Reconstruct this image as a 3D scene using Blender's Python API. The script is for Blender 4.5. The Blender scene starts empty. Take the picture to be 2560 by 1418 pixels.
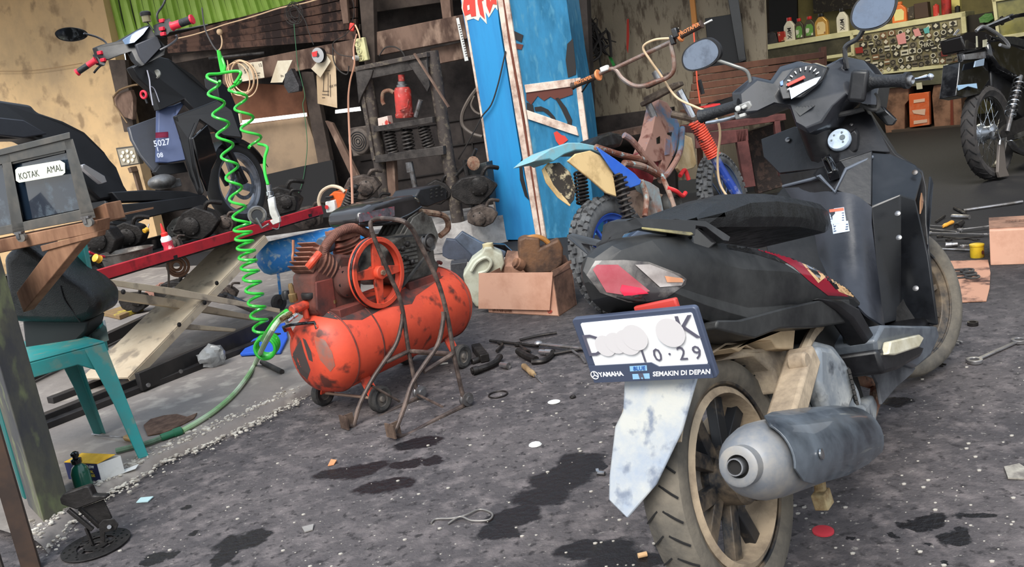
import bpy, bmesh, math, random
from mathutils import Vector, Matrix, noise
from mathutils.bvhtree import BVHTree
random.seed(7)
scn = bpy.context.scene
# ---------------------------------------------------------------- camera
FPX, PITCH, ROLL, CH = 2104.0, math.radians(11.75), math.radians(8.75), 1.055
_fw = Vector((0, math.cos(PITCH), -math.sin(PITCH))); _up = Vector((0, math.sin(PITCH), math.cos(PITCH))); _ri = Vector((1, 0, 0))
CR = _ri*math.cos(ROLL) - _up*math.sin(ROLL); CU = _ri*math.sin(ROLL) + _up*math.cos(ROLL); CF = _fw
CAMP = Vector((0, 0, CH))
cd = bpy.data.cameras.new('camera'); cam = bpy.data.objects.new('camera', cd); scn.collection.objects.link(cam)
cam.matrix_world = Matrix(((CR.x, CU.x, -CF.x, 0), (CR.y, CU.y, -CF.y, 0), (CR.z, CU.z, -CF.z, CH), (0, 0, 0, 1)))
cd.sensor_width = 36; cd.lens = 36*FPX/2560; cd.clip_start = .05; cd.clip_end = 200
scn.camera = cam
# ---------------------------------------------------------------- light
W = bpy.data.worlds.new('overcast_sky'); scn.world = W; W.use_nodes = True
_n = W.node_tree.nodes; _bg = _n['Background']
_tc = _n.new('ShaderNodeTexCoord'); _sp = _n.new('ShaderNodeSeparateXYZ'); _mr = _n.new('ShaderNodeMapRange'); _rp = _n.new('ShaderNodeValToRGB')
W.node_tree.links.new(_tc.outputs['Generated'], _sp.inputs[0]); W.node_tree.links.new(_sp.outputs['Z'], _mr.inputs[0])
_mr.inputs[1].default_value = -.1; _mr.inputs[2].default_value = 1
W.node_tree.links.new(_mr.outputs[0], _rp.inputs[0]); W.node_tree.links.new(_rp.outputs[0], _bg.inputs[0])
_rp.color_ramp.elements[0].color = (.80, .80, .78, 1); _rp.color_ramp.elements[1].color = (.62, .78, 1.0, 1)
_bg.inputs[1].default_value = .85
sd = bpy.data.lights.new('sun', 'SUN'); sd.energy = 2.7; sd.angle = math.radians(35); sd.color = (1, .96, .9)
so = bpy.data.objects.new('sun', sd); scn.collection.objects.link(so)
so.rotation_euler = Vector((-.3, -.85, 1.0)).to_track_quat('Z', 'Y').to_euler()
ad = bpy.data.lights.new('shop_lamp', 'AREA'); ad.energy = 50; ad.size = 1.2; ad.color = (1, .93, .72)
ao = bpy.data.objects.new('shop_lamp', ad); scn.collection.objects.link(ao); ao.location = (4.3, 9.2, 2.85)
scn.view_settings.view_transform = 'Standard'; scn.view_settings.look = 'None'
scn.view_settings.exposure = 0.7; scn.view_settings.gamma = 1
# ---------------------------------------------------------------- pixel rays -> points in the place
def V(*a): return Vector(a)
def ray(u, v): return CF*FPX + CR*(u-1280) - CU*(v-709)
def G(u, v, z=0.0): d = ray(u, v); return CAMP + d*((z-CH)/d.z)
def D(u, v, Y): d = ray(u, v); return CAMP + d*(Y/d.y)
def PL(u, v, P, n): d = ray(u, v); n = Vector(n); return CAMP + d*((Vector(P)-CAMP).dot(n)/d.dot(n))
class Fr:
    """local frame: x ahead along heading, y left, z up, leaning by `lean`"""
    def __init__(s, o, head, lean=0.0):
        s.o = Vector(o); s.ex = V(math.sin(head), math.cos(head), 0)
        y0 = V(-math.cos(head), math.sin(head), 0); z0 = V(0, 0, 1)
        s.ey = y0*math.cos(lean) + z0*math.sin(lean); s.ez = -y0*math.sin(lean) + z0*math.cos(lean)
        s.m = Matrix(((s.ex.x, s.ey.x, s.ez.x, s.o.x), (s.ex.y, s.ey.y, s.ez.y, s.o.y), (s.ex.z, s.ey.z, s.ez.z, s.o.z), (0, 0, 0, 1)))
        s.i = s.m.inverted()
    def w(s, x, y, z): return s.m @ V(x, y, z)
    def y(s, u, v, y): return s.i @ PL(u, v, s.m @ V(0, y, 0), s.ey)
    def x(s, u, v, x): return s.i @ PL(u, v, s.m @ V(x, 0, 0), s.ex)
    def z(s, u, v, z): return s.i @ PL(u, v, s.m @ V(0, 0, z), s.ez)
# ---------------------------------------------------------------- materials
_mats = {}
def mat(name, col, rough=.6, metal=0.0, dirt=None, bump=0.0, scale=6.0, amt=.5, dcol2=None, spec=.5, coat=0.0, alpha=1.0, trans=0.0, emit=0.0, stretch=None, sharp=.12, detail=6):
    """principled material; dirt=(r,g,b) mixed in by noise of `scale`, covering about `amt`"""
    if name in _mats: return _mats[name]
    m = bpy.data.materials.new(name); m.use_nodes = True; t = m.node_tree; N = t.nodes; L = t.links
    b = N['Principled BSDF']; b.inputs['Base Color'].default_value = (*col, 1); b.inputs['Roughness'].default_value = rough
    b.inputs['Metallic'].default_value = metal; b.inputs['Specular IOR Level'].default_value = spec
    b.inputs['Coat Weight'].default_value = coat; b.inputs['Alpha'].default_value = alpha
    b.inputs['Transmission Weight'].default_value = trans
    if emit: b.inputs['Emission Color'].default_value = (*col, 1); b.inputs['Emission Strength'].default_value = emit
    if dirt or bump:
        tc = N.new('ShaderNodeTexCoord'); mp = N.new('ShaderNodeMapping'); L.new(tc.outputs['Object'], mp.inputs[0])
        if stretch: mp.inputs['Scale'].default_value = stretch
        nz = N.new('ShaderNodeTexNoise'); nz.inputs['Scale'].default_value = scale; nz.inputs['Detail'].default_value = detail; nz.inputs['Roughness'].default_value = .65
        L.new(mp.outputs[0], nz.inputs[0])
    if dirt:
        rp = N.new('ShaderNodeMapRange'); c = .5 + (.5-amt)*.42
        rp.inputs[1].default_value = c-sharp; rp.inputs[2].default_value = c+sharp; L.new(nz.outputs[0], rp.inputs[0])
        mx = N.new('ShaderNodeMix'); mx.data_type = 'RGBA'; mx.inputs[6].default_value = (*col, 1); mx.inputs[7].default_value = (*dirt, 1)
        L.new(rp.outputs[0], mx.inputs[0]); last = mx.outputs[2]
        if dcol2:
            n2 = N.new('ShaderNodeTexNoise'); n2.inputs['Scale'].default_value = scale*3.1; n2.inputs['Detail'].default_value = 4; L.new(mp.outputs[0], n2.inputs[0])
            r2 = N.new('ShaderNodeMapRange'); r2.inputs[1].default_value = .55; r2.inputs[2].default_value = .68; L.new(n2.outputs[0], r2.inputs[0])
            m2 = N.new('ShaderNodeMix'); m2.data_type = 'RGBA'; m2.inputs[7].default_value = (*dcol2, 1); L.new(last, m2.inputs[6]); L.new(r2.outputs[0], m2.inputs[0]); last = m2.outputs[2]
        L.new(last, b.inputs['Base Color'])
        rr = N.new('ShaderNodeMapRange'); rr.inputs[3].default_value = rough; rr.inputs[4].default_value = min(1, rough+.3); L.new(rp.outputs[0], rr.inputs[0]); L.new(rr.outputs[0], b.inputs['Roughness'])
    if bump:
        bp = N.new('ShaderNodeBump'); bp.inputs['Strength'].default_value = bump; bp.inputs['Distance'].default_value = .01
        n3 = N.new('ShaderNodeTexNoise'); n3.inputs['Scale'].default_value = scale*8; n3.inputs['Detail'].default_value = 5; L.new(mp.outputs[0], n3.inputs[0])
        L.new(n3.outputs[0], bp.inputs['Height']); L.new(bp.outputs[0], b.inputs['Normal'])
    _mats[name] = m; return m
def srgb(r, g, b):
    f = lambda c: (c/255/12.92) if c/255 <= .04045 else ((c/255+.055)/1.055)**2.4
    return (f(r), f(g), f(b))
# ---------------------------------------------------------------- objects
def setp(o, label=None, cat=None, group=None, kind=None):
    if label: o['label'] = label
    if cat: o['category'] = cat
    if group: o['group'] = group
    if kind: o['kind'] = kind
    return o
def thing(name, label, cat, loc, group=None):
    o = bpy.data.objects.new(name, None); scn.collection.objects.link(o); o.location = loc; o.empty_display_size = .05
    return setp(o, label, cat, group)
def root_of(p):
    o = Vector((0, 0, 0))
    while p is not None: o += p.location; p = p.parent
    return o
def catmull(P, k=6, closed=False):
    P = [Vector(p) for p in P]; n = len(P)
    if n < 3 or k < 2: return P
    out = []
    for i in range(n if closed else n-1):
        if closed: a, b, c, d = P[(i-1) % n], P[i], P[(i+1) % n], P[(i+2) % n]
        else: a, b, c, d = P[max(i-1, 0)], P[i], P[i+1], P[min(i+2, n-1)]
        for j in range(k):
            t = j/k; out.append(.5*((2*b)+(c-a)*t+(2*a-5*b+4*c-d)*t*t+(3*b-a-3*c+d)*t**3))
    if not closed: out.append(P[-1])
    return out
class MB:
    def __init__(s, M=None):
        s.b = bmesh.new(); s.M = M.m if isinstance(M, Fr) else (M or Matrix())
    def v(s, p): return s.b.verts.new(s.M @ Vector(p))
    def f(s, vs):
        try: return s.b.faces.new(vs)
        except ValueError: return None
    def poly(s, P): s.f([s.v(p) for p in P]); return s
    def loft(s, loops, closed=True, cap=True):
        R = [[s.v(p) for p in l] for l in loops]; n = len(R[0])
        for a, b in zip(R, R[1:]):
            for i in range(n if closed else n-1): s.f([a[i], a[(i+1) % n], b[(i+1) % n], b[i]])
        if cap: s.f(list(reversed(R[0]))); s.f(R[-1])
        return s
    def prism(s, P, vec):
        vec = Vector(vec); P = [Vector(p) for p in P]; return s.loft([P, [p+vec for p in P]])
    def box(s, c, sz, rot=None):
        c = Vector(c); x, y, z = [q/2 for q in sz]; r = rot or Matrix.Identity(3)
        L = [[c + r @ V(a, b, d) for a, b in ((-x, -y), (x, -y), (x, y), (-x, y))] for d in (-z, z)]
        return s.loft(L)
    def bar(s, a, b, w, h, up=(0, 0, 1)):
        a = Vector(a); b = Vector(b); d = (b-a).normalized(); up = Vector(up); sd_ = d.cross(up)
        if sd_.length < 1e-4: sd_ = d.cross(V(1, 0, 0))
        sd_.normalize(); u2 = sd_.cross(d); 
        l = lambda p: [p-sd_*w/2-u2*h/2, p+sd_*w/2-u2*h/2, p+sd_*w/2+u2*h/2, p-sd_*w/2+u2*h/2]
        return s.loft([l(a), l(b)])
    def ring(s, c, n, r, k, xd=None, ry=None):
        n = Vector(n).normalized(); x = Vector(xd) if xd else (V(0, 0, 1) if abs(n.z) < .9 else V(1, 0, 0)); y = n.cross(x).normalized(); x = y.cross(n)
        return [Vector(c) + x*(r*math.cos(2*math.pi*i/k)) + y*((ry or r)*math.sin(2*math.pi*i/k)) for i in range(k)]
    def cyl(s, a, b, r0, r1=None, n=16, cap=True):
        a = Vector(a); b = Vector(b); d = b-a; return s.loft([s.ring(a, d, r0, n), s.ring(b, d, r0 if r1 is None else r1, n)], cap=cap)
    def lathe(s, c, ax, prof, n=24, cap=True):
        c = Vector(c); ax = Vector(ax).normalized(); return s.loft([s.ring(c+ax*h, ax, max(r, .0004), n) for r, h in prof], cap=cap)
    def annulus(s, c, ax, prof, n=40):
        """closed profile of (r,h) revolved about ax"""
        c = Vector(c); ax = Vector(ax).normalized(); L = [s.ring(c+ax*h, ax, r, n) for r, h in prof]; return s.loft(L+[L[0]], cap=False) if False else s._closed(L)
    def _closed(s, L):
        R = [[s.v(p) for p in l] for l in L]; n = len(R[0]); m = len(R)
        for j in range(m):
            a, b = R[j], R[(j+1) % m]
            for i in range(n): s.f([a[i], a[(i+1) % n], b[(i+1) % n], b[i]])
        return s
    def tube(s, P, r, n=8, k=0, closed=False):
        P = catmull(P, k, closed) if k else [Vector(p) for p in P]
        if closed and not k: P = P[:]
        m = len(P); rr = r if isinstance(r, (list, tuple)) else None; loops = []; prev = None
        for i, p in enumerate(P):
            a = P[(i-1) % m] if (closed or i > 0) else P[0]; b = P[(i+1) % m] if (closed or i < m-1) else P[-1]
            t = (b-a).normalized()
            if prev is None: x = t.orthogonal().normalized()
            else:
                x = prev - t*prev.dot(t); x = x.normalized() if x.length > 1e-6 else t.orthogonal().normalized()
            prev = x; y = t.cross(x)
            q = rr[min(int(i/(m-1)*(len(rr)-1)+.5), len(rr)-1)] if rr else r
            loops.append([p+x*q*math.cos(2*math.pi*j/n)+y*q*math.sin(2*math.pi*j/n) for j in range(n)])
        if closed: return s._closed(loops)
        return s.loft(loops)
    def sph(s, c, r, n=14, m=9, rot=None):
        c = Vector(c); r = r if isinstance(r, (tuple, list)) else (r, r, r); R = rot or Matrix.Identity(3); L = []
        for j in range(m+1):
            t = math.pi*j/m; q = max(math.sin(t), .01)
            L.append([c+R @ V(r[0]*q*math.cos(2*math.pi*i/n), r[1]*q*math.sin(2*math.pi*i/n), -r[2]*math.cos(t)) for i in range(n)])
        return s.loft(L)
    def torus(s, c, ax, R_, r, n=32, m=8, ry=None):
        return s.annulus(c, ax, [(R_+r*math.cos(2*math.pi*i/m), (ry or r)*math.sin(2*math.pi*i/m)) for i in range(m)], n)
    def helix(s, a, b, R_, r, turns, n=6, per=14, R1=None):
        a = Vector(a); b = Vector(b); d = b-a; ax = d.normalized(); x = ax.orthogonal().normalized(); y = ax.cross(x); T = int(turns*per)
        return s.tube([a+d*(i/T)+(x*math.cos(2*math.pi*i/per)+y*math.sin(2*math.pi*i/per))*(R_+((R1 or R_)-R_)*i/T) for i in range(T+1)], r, n)
    def grid(s, rows):
        R = [[s.v(p) for p in r] for r in rows]
        for a, b in zip(R, R[1:]):
            for i in range(len(a)-1): s.f([a[i], a[i+1], b[i+1], b[i]])
        return s
    def bvh(s): return BVHTree.FromBMesh(s.b)
    def jitter(s, amp, sc=3.0):
        for v in s.b.verts: v.co += noise.noise_vector(v.co*sc)*amp
        return s
    def build(s, name, m, parent=None, bevel=0, solid=0, sub=0, ang=35, label=None, seg=2, soff=0.0):
        bm = s.b; bmesh.ops.remove_doubles(bm, verts=bm.verts, dist=1e-6)
        bmesh.ops.recalc_face_normals(bm, faces=bm.faces)
        if solid: bmesh.ops.solidify(bm, geom=bm.faces[:], thickness=solid); bmesh.ops.recalc_face_normals(bm, faces=bm.faces)
        off = root_of(parent)
        if parent is None:
            xs = [v.co for v in bm.verts]; off = V((min(p.x for p in xs)+max(p.x for p in xs))/2, (min(p.y for p in xs)+max(p.y for p in xs))/2, min(p.z for p in xs))
        for v in bm.verts: v.co -= off
        me = bpy.data.meshes.new(name); bm.to_mesh(me); bm.free(); me.materials.append(m)
        me.shade_smooth(); me.set_sharp_from_angle(angle=math.radians(ang))
        o = bpy.data.objects.new(name, me); scn.collection.objects.link(o)
        if parent is None: o.location = off
        else: o.parent = parent
        if bevel: md = o.modifiers.new('bevel', 'BEVEL'); md.width = bevel; md.segments = seg; md.limit_method = 'ANGLE'; md.angle_limit = math.radians(30); md.harden_normals = False
        if sub: md = o.modifiers.new('sub', 'SUBSURF'); md.levels = sub; md.render_levels = sub
        if label: o['label'] = label
        return o
def struct(mb, name, m, **k): o = mb.build(name, m, **k); o['kind'] = 'structure'; return o
def single(mb, name, m, label, cat, group=None, kind=None, **k): return setp(mb.build(name, m, **k), label, cat, group, kind)
def decal(mb, px, bvhs, off=.002, cuts=3):
    """sticker or paint shape given by its outline, laid on the surface it sticks to"""
    t = bmesh.new(); vs = [t.verts.new((u, v, 0)) for u, v in px]; t.faces.new(vs)
    bmesh.ops.triangulate(t, faces=t.faces); 
    for _ in range(cuts): bmesh.ops.subdivide_edges(t, edges=[e for e in t.edges if e.calc_length() > 6], cuts=1); bmesh.ops.triangulate(t, faces=[f for f in t.faces if len(f.verts) > 3])
    mp = {}
    for v in t.verts:
        d = ray(v.co.x, v.co.y).normalized(); best = None
        for b in bvhs:
            h = b.ray_cast(CAMP, d)
            if h[0] is not None and (best is None or h[3] < best[3]): best = h
        if best is None: mp[v] = None; continue
        n = best[1] if best[1].dot(d) < 0 else -best[1]
        mp[v] = mb.b.verts.new(best[0]+n*off-d*off*.5)
    for f in t.faces:
        q = [mp[v] for v in f.verts]
        if all(q) and max((a.co-b.co).length for a in q for b in q) < .25: mb.f(q)
    t.free(); return mb
def text(mb, s_, c, xd, yd, size, ext=.0005, align='CENTER', shear=0, bold=0):
    """flat raised lettering, centred on c, reading along xd with yd up"""
    cu = bpy.data.curves.new('t', 'FONT'); cu.body = s_; cu.size = size; cu.extrude = ext; cu.align_x = align; cu.align_y = 'CENTER'; cu.shear = shear; cu.offset = bold; cu.resolution_u = 2
    o = bpy.data.objects.new('t', cu); scn.collection.objects.link(o); dg = bpy.context.evaluated_depsgraph_get(); me = bpy.data.meshes.new_from_object(o.evaluated_get(dg))
    xd = Vector(xd).normalized(); yd = Vector(yd); yd = (yd-xd*yd.dot(xd)).normalized(); zd = xd.cross(yd); c = Vector(c)
    vs = [mb.v(c+xd*v.co.x+yd*v.co.y+zd*v.co.z) for v in me.vertices]
    for p in me.polygons: mb.f([vs[i] for i in p.vertices])
    bpy.data.objects.remove(o); bpy.data.curves.remove(cu); bpy.data.meshes.remove(me); return mb
# common materials
BLK = mat('black_plastic', srgb(11, 11, 13), .32, dirt=srgb(34, 34, 38), scale=5, amt=.32, bump=.08, sharp=.2)
BLK2 = mat('black_gloss', srgb(16, 16, 18), .14, coat=.6, dirt=srgb(50, 50, 52), scale=8, amt=.25)
RUB = mat('tyre_rubber', srgb(52, 51, 50), .75, dirt=srgb(125, 117, 104), scale=7, amt=.5, bump=.2, sharp=.2)
RUBD = mat('dark_rubber', srgb(38, 38, 39), .8, dirt=srgb(74, 71, 67), scale=12, amt=.4, bump=.2)
STEEL = mat('worn_steel', srgb(150, 150, 152), .35, .9, dirt=srgb(84, 76, 70), scale=10, amt=.4)
CHROME = mat('chrome', srgb(205, 208, 212), .16, 1.0, dirt=srgb(120, 116, 110), scale=14, amt=.25)
DSTEEL = mat('greasy_steel', srgb(58, 55, 54), .45, .55, dirt=srgb(30, 28, 27), scale=12, amt=.5, bump=.15)
ALU = mat('cast_aluminium', srgb(128, 126, 120), .5, .6, dirt=srgb(62, 56, 52), scale=9, amt=.5, bump=.15)
RUST = mat('rusty_steel', srgb(112, 70, 52), .8, .15, dirt=srgb(148, 128, 108), scale=11, amt=.5, bump=.3, dcol2=srgb(60, 40, 34))
MIRR = mat('mirror_glass', srgb(140, 150, 166), .1, 1.0, dirt=srgb(100, 106, 118), scale=20, amt=.25)
CARD = mat('cardboard', srgb(204, 158, 134), .85, dirt=srgb(176, 128, 104), scale=4, amt=.35, bump=.06)
CARDD = mat('soiled_cardboard', srgb(158, 118, 96), .9, dirt=srgb(92, 68, 56), scale=5, amt=.45, bump=.1)
WOOD = mat('raw_wood', srgb(170, 128, 98), .8, dirt=srgb(110, 76, 56), scale=5, amt=.45, bump=.2, stretch=(1, 1, .3))
DWOOD = mat('dark_weathered_timber', srgb(88, 68, 58), .85, dirt=srgb(44, 33, 29), scale=5, amt=.5, bump=.3, dcol2=srgb(120, 95, 82))
WHITE = mat('white_plastic', srgb(220, 220, 216), .5, dirt=srgb(170, 166, 158), scale=8, amt=.3)
# ================================================================ the setting
NA = V(.438, .899, 0); UA = V(-.899, .438, 0)            # left workshop wall: normal away from camera, direction to the left
PA = V(-.09, 7.45, 0)
def A(u, v, off=0.0): return PL(u, v, PA - NA*off, NA)
NB = V(.643, .766, 0); UB = V(-.766, .643, 0)            # shop front on the right
PB = V(5.5, 10.5, 0)
def B(u, v, off=0.0): return PL(u, v, PB - NB*off, NB)
# floor material: oily dark packed earth with stains
def ground_mat():
    m = bpy.data.materials.new('oily_packed_earth'); m.use_nodes = True; t = m.node_tree; N = t.nodes; L = t.links; b = N['Principled BSDF']
    tc = N.new('ShaderNodeTexCoord'); co = tc.outputs['Object']
    def nz(sc, det=6, src=co, ro=.6):
        n = N.new('ShaderNodeTexNoise'); n.inputs['Scale'].default_value = sc; n.inputs['Detail'].default_value = det; n.inputs['Roughness'].default_value = ro; L.new(src, n.inputs[0]); return n
    def mr(src, a, c, lo=0, hi=1):
        r = N.new('ShaderNodeMapRange'); r.inputs[1].default_value = a; r.inputs[2].default_value = c; r.inputs[3].default_value = lo; r.inputs[4].default_value = hi; L.new(src, r.inputs[0]); return r.outputs[0]
    def mix(fac, a, c):
        x = N.new('ShaderNodeMix'); x.data_type = 'RGBA'
        L.new(fac, x.inputs[0])
        if isinstance(a, tuple): x.inputs[6].default_value = (*a, 1)
        else: L.new(a, x.inputs[6])
        x.inputs[7].default_value = (*c, 1); return x.outputs[2]
    c = mix(mr(nz(2.2).outputs[0], .38, .62), srgb(88, 82, 82), srgb(66, 62, 64))
    c = mix(mr(nz(14, 8).outputs[0], .48, .66), c, srgb(112, 104, 103))
    c = mix(mr(nz(60, 4).outputs[0], .62, .7), c, srgb(140, 134, 128))
    c = mix(mr(nz(33, 5).outputs[0], .55, .66), c, srgb(46, 42, 43))
    # colour darkens further in: blackened earth, with the roof's shade painted in too
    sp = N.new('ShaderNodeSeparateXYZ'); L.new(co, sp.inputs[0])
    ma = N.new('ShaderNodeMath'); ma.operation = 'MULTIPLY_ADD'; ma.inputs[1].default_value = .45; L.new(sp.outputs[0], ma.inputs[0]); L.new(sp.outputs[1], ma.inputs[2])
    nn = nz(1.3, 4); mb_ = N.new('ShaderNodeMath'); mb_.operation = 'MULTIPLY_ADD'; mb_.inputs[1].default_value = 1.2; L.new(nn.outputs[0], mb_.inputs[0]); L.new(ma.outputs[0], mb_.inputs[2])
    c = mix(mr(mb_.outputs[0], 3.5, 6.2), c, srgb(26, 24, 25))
    # oil stains
    dn = nz(9, 5); vm = N.new('ShaderNodeVectorMath'); vm.operation = 'MULTIPLY_ADD'; L.new(dn.outputs['Color'], vm.inputs[0]); vm.inputs[1].default_value = (.13, .13, 0); L.new(co, vm.inputs[2])
    last = None
    for (u, v, w, h_) in STAINS:
        p = G(u, v); q = G(u+w, v); r_ = G(u, v+h_); ax = (q-p).length; ay = abs((r_-p).y)
        s = N.new('ShaderNodeVectorMath'); s.operation = 'SUBTRACT'; L.new(vm.outputs[0], s.inputs[0]); s.inputs[1].default_value = (p.x+.065, p.y+.065, 0)
        k = N.new('ShaderNodeVectorMath'); k.operation = 'MULTIPLY'; L.new(s.outputs[0], k.inputs[0]); k.inputs[1].default_value = (1/ax, 1/ay, 0)
        l = N.new('ShaderNodeVectorMath'); l.operation = 'LENGTH'; L.new(k.outputs[0], l.inputs[0])
        if last is None: last = l.outputs['Value']
        else:
            mn = N.new('ShaderNodeMath'); mn.operation = 'MINIMUM'; L.new(last, mn.inputs[0]); L.new(l.outputs['Value'], mn.inputs[1]); last = mn.outputs[0]
    st = mr(last, 1.12, .92)
    c = mix(st, c, srgb(20, 18, 20))
    L.new(c, b.inputs['Base Color']); L.new(mr(st, 0, 1, .85, .38), b.inputs['Roughness'])
    bp = N.new('ShaderNodeBump'); bp.inputs['Strength'].default_value = .8; bp.inputs['Distance'].default_value = .012
    hs = nz(45, 8); L.new(hs.outputs[0], bp.inputs['Height']); L.new(bp.outputs[0], b.inputs['Normal'])
    return m
STAINS = [(1450, 1160, 60, 30), (1400, 1195, 75, 32), (1340, 1240, 80, 26), (1290, 1290, 70, 24), (1235, 1330, 50, 20), (1050, 1110, 55, 12), (1020, 1160, 38, 12), (1085, 1150, 25, 10),
          (880, 1180, 90, 16), (960, 1215, 70, 18), (600, 1360, 60, 20), (570, 1390, 30, 20), (640, 1340, 45, 16), (490, 1335, 12, 8), (470, 1265, 14, 8), (385, 1400, 22, 14), (420, 1390, 20, 8),
          (2340, 1300, 45, 16), (2290, 1312, 55, 12), (2370, 1340, 45, 18), (2440, 1292, 48, 10), (2400, 1330, 30, 10), (2232, 1345, 15, 8), (2132, 1353, 11, 5), (2368, 1409, 11, 6), (2313, 1358, 10, 5), (1480, 1375, 110, 26), (1580, 1400, 120, 30), (1500, 1165, 20, 12), (2255, 1010, 45, 14), (1700, 1350, 60, 40)]
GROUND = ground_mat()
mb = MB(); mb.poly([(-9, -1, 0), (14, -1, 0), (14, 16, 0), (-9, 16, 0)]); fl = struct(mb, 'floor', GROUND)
for v in fl.data.vertices: v.co.x += fl.location.x; v.co.y += fl.location.y
fl.location = (0, 0, 0)
# raised concrete slab under the lift, its broken edge facing the yard
CONC = mat('weathered_concrete', srgb(142, 134, 127), .85, dirt=srgb(112, 105, 101), scale=3, amt=.5, bump=.4, dcol2=srgb(158, 150, 141), sharp=.25)
edge_px = [(120, 1385), (200, 1300), (262, 1250), (330, 1212), (420, 1160), (520, 1118), (610, 1075), (690, 1035), (760, 1000), (860, 940), (960, 880), (1080, 800), (1180, 740), (1300, 640)]
epts = [G(u, v, .0) for u, v in edge_px]
mb = MB(); top = []; low = []
fine = catmull(epts, 12)
for i, p in enumerate(fine):
    j = noise.noise(p*9)*.03+noise.noise(p*30)*.014
    q = p + V(-.55, .35, 0).normalized()*(.045+j); top.append((q.x, q.y, .035)); low.append((p.x+j*.6, p.y-j*.6, 0.001))
mid = [((a[0]+b[0])/2, (a[1]+b[1])/2, .026) for a, b in zip(top, low)]
far = [(p[0]-6.5, p[1]+4.2, .035) for p in top]; bulk = [(p[0]-.8, p[1]+.55, .035) for p in top]
mb.grid([low, mid, top, bulk, far]); slab = struct(mb, 'floor', CONC); slab['label'] = 'raised grey concrete slab with a broken edge'
# crumbled white mortar along the slab edge: nobody could count it
mb = MB(); MORT = mat('crumbled_mortar', srgb(206, 200, 188), .9, dirt=srgb(140, 132, 122), scale=20, amt=.45, bump=.3)
for i in range(1500):
    k = random.random(); p = fine[int(k*(len(fine)*.62))]; q = fine[int(k*(len(fine)*.62))+1]; p = p.lerp(q, random.random()); d = random.gauss(0.015, .05); s_ = random.choice((.002, .003, .003, .004, .005, .008))
    c = V(p.x-.55*d*1.2-.02, p.y+.5*d*1.2+.015, (.036 if d > .03 else .012)+s_*.2) + V(random.uniform(-.02, .02), random.uniform(-.02, .02), 0)
    mb.sph(c, (s_*random.uniform(.8, 1.6), s_*random.uniform(.8, 1.4), s_*.6), 5, 3)
single(mb, 'mortar_rubble', MORT, 'white crumbled mortar and grit along the broken slab edge', 'rubble', kind='stuff', ang=20)
# pebbles and grit on the yard
mb = MB()
for i in range(420):
    u = random.uniform(250, 2560); v = random.uniform(900, 1418); p = G(u, v)
    if p.x < -.9 and p.y > 2.9-.9*(p.x+1.3): continue
    s_ = random.choice((.0015, .002, .002, .003, .0045)); mb.sph(p+V(0, 0, s_*.3), (s_*1.5, s_, s_*.6), 5, 3)
single(mb, 'grit', mat('pale_grit', srgb(176, 170, 160), .9), 'pale grit scattered over the dark yard floor', 'grit', kind='stuff')

# ---- left plaster wall, timber wall, green corrugated sheet
CREAM = mat('stained_cream_plaster', srgb(206, 172, 126), .85, dirt=srgb(176, 150, 116), scale=1.6, amt=.45, bump=.15, dcol2=srgb(150, 124, 92))
def wquad(u0, v0, u1, v1, off=0.0): return [A(u0, v0, off), A(u1, v0, off), A(u1, v1, off), A(u0, v1, off)]
def vwall(pts, off, th, name, m, fn=A, n=NA):
    mb = MB(); P = [fn(u, v, off) for u, v in pts]; mb.prism(P, n*th); return struct(mb, name, m)
def fixed(p0, p1, z0, z1, th, name, m, n):           # vertical wall between two ground points
    mb = MB(); p0 = Vector(p0); p1 = Vector(p1); mb.prism([V(p0.x, p0.y, z0), V(p1.x, p1.y, z0), V(p1.x, p1.y, z1), V(p0.x, p0.y, z1)], n*th); return struct(mb, name, m)
vwall([(-420, -160), (236, -100), (262, 20), (300, 200), (330, 330), (420, 700), (-420, 900)], .12, .12, 'wall_left', CREAM)
vwall([(560, 320), (765, 292), (812, 432), (500, 560)], .10, .05, 'wall_left_2', mat('dusty_plaster_panel', srgb(142, 120, 96), .9, dirt=srgb(112, 96, 80), scale=2.2, amt=.4, bump=.1))
vwall([(300, 40), (1460, -160), (1500, 760), (420, 900)], -.28, .1, 'wall_back', mat('soot_dark_blockwork', srgb(56, 49, 46), .9, dirt=srgb(36, 31, 30), scale=5, amt=.5, bump=.2))
# block joints of the dark wall
mb = MB()
for v in (330, 392, 455, 520): mb.bar(A(900, v+10, -.27), A(1262, v-48, -.27), .012, .01)
for i, (u, v) in enumerate([(1150, 300), (1180, 355), (1140, 420), (1185, 480), (1215, 300)]): mb.bar(A(u, v, -.27), A(u+9, v+55, -.27), .012, .01)
single(mb, 'mortar_lines', mat('old_mortar', srgb(34, 30, 29), .95), 'mortar lines of the dark block wall behind the press', 'mortar', kind='stuff')
# brown board under the beams, white daylight gap strip
vwall([(560, 205), (760, 215), (772, 300), (520, 335)], .06, .02, 'wall_board', mat('brown_hardboard', srgb(108, 66, 42), .8, dirt=srgb(80, 48, 32), scale=2, amt=.4))
fixedmat = mat('translucent_sheet', srgb(244, 240, 232), .5, emit=.9)
GR = mat('green_painted_sheet', srgb(160, 192, 84), .55, dirt=srgb(132, 166, 64), scale=2, amt=.4)
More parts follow.
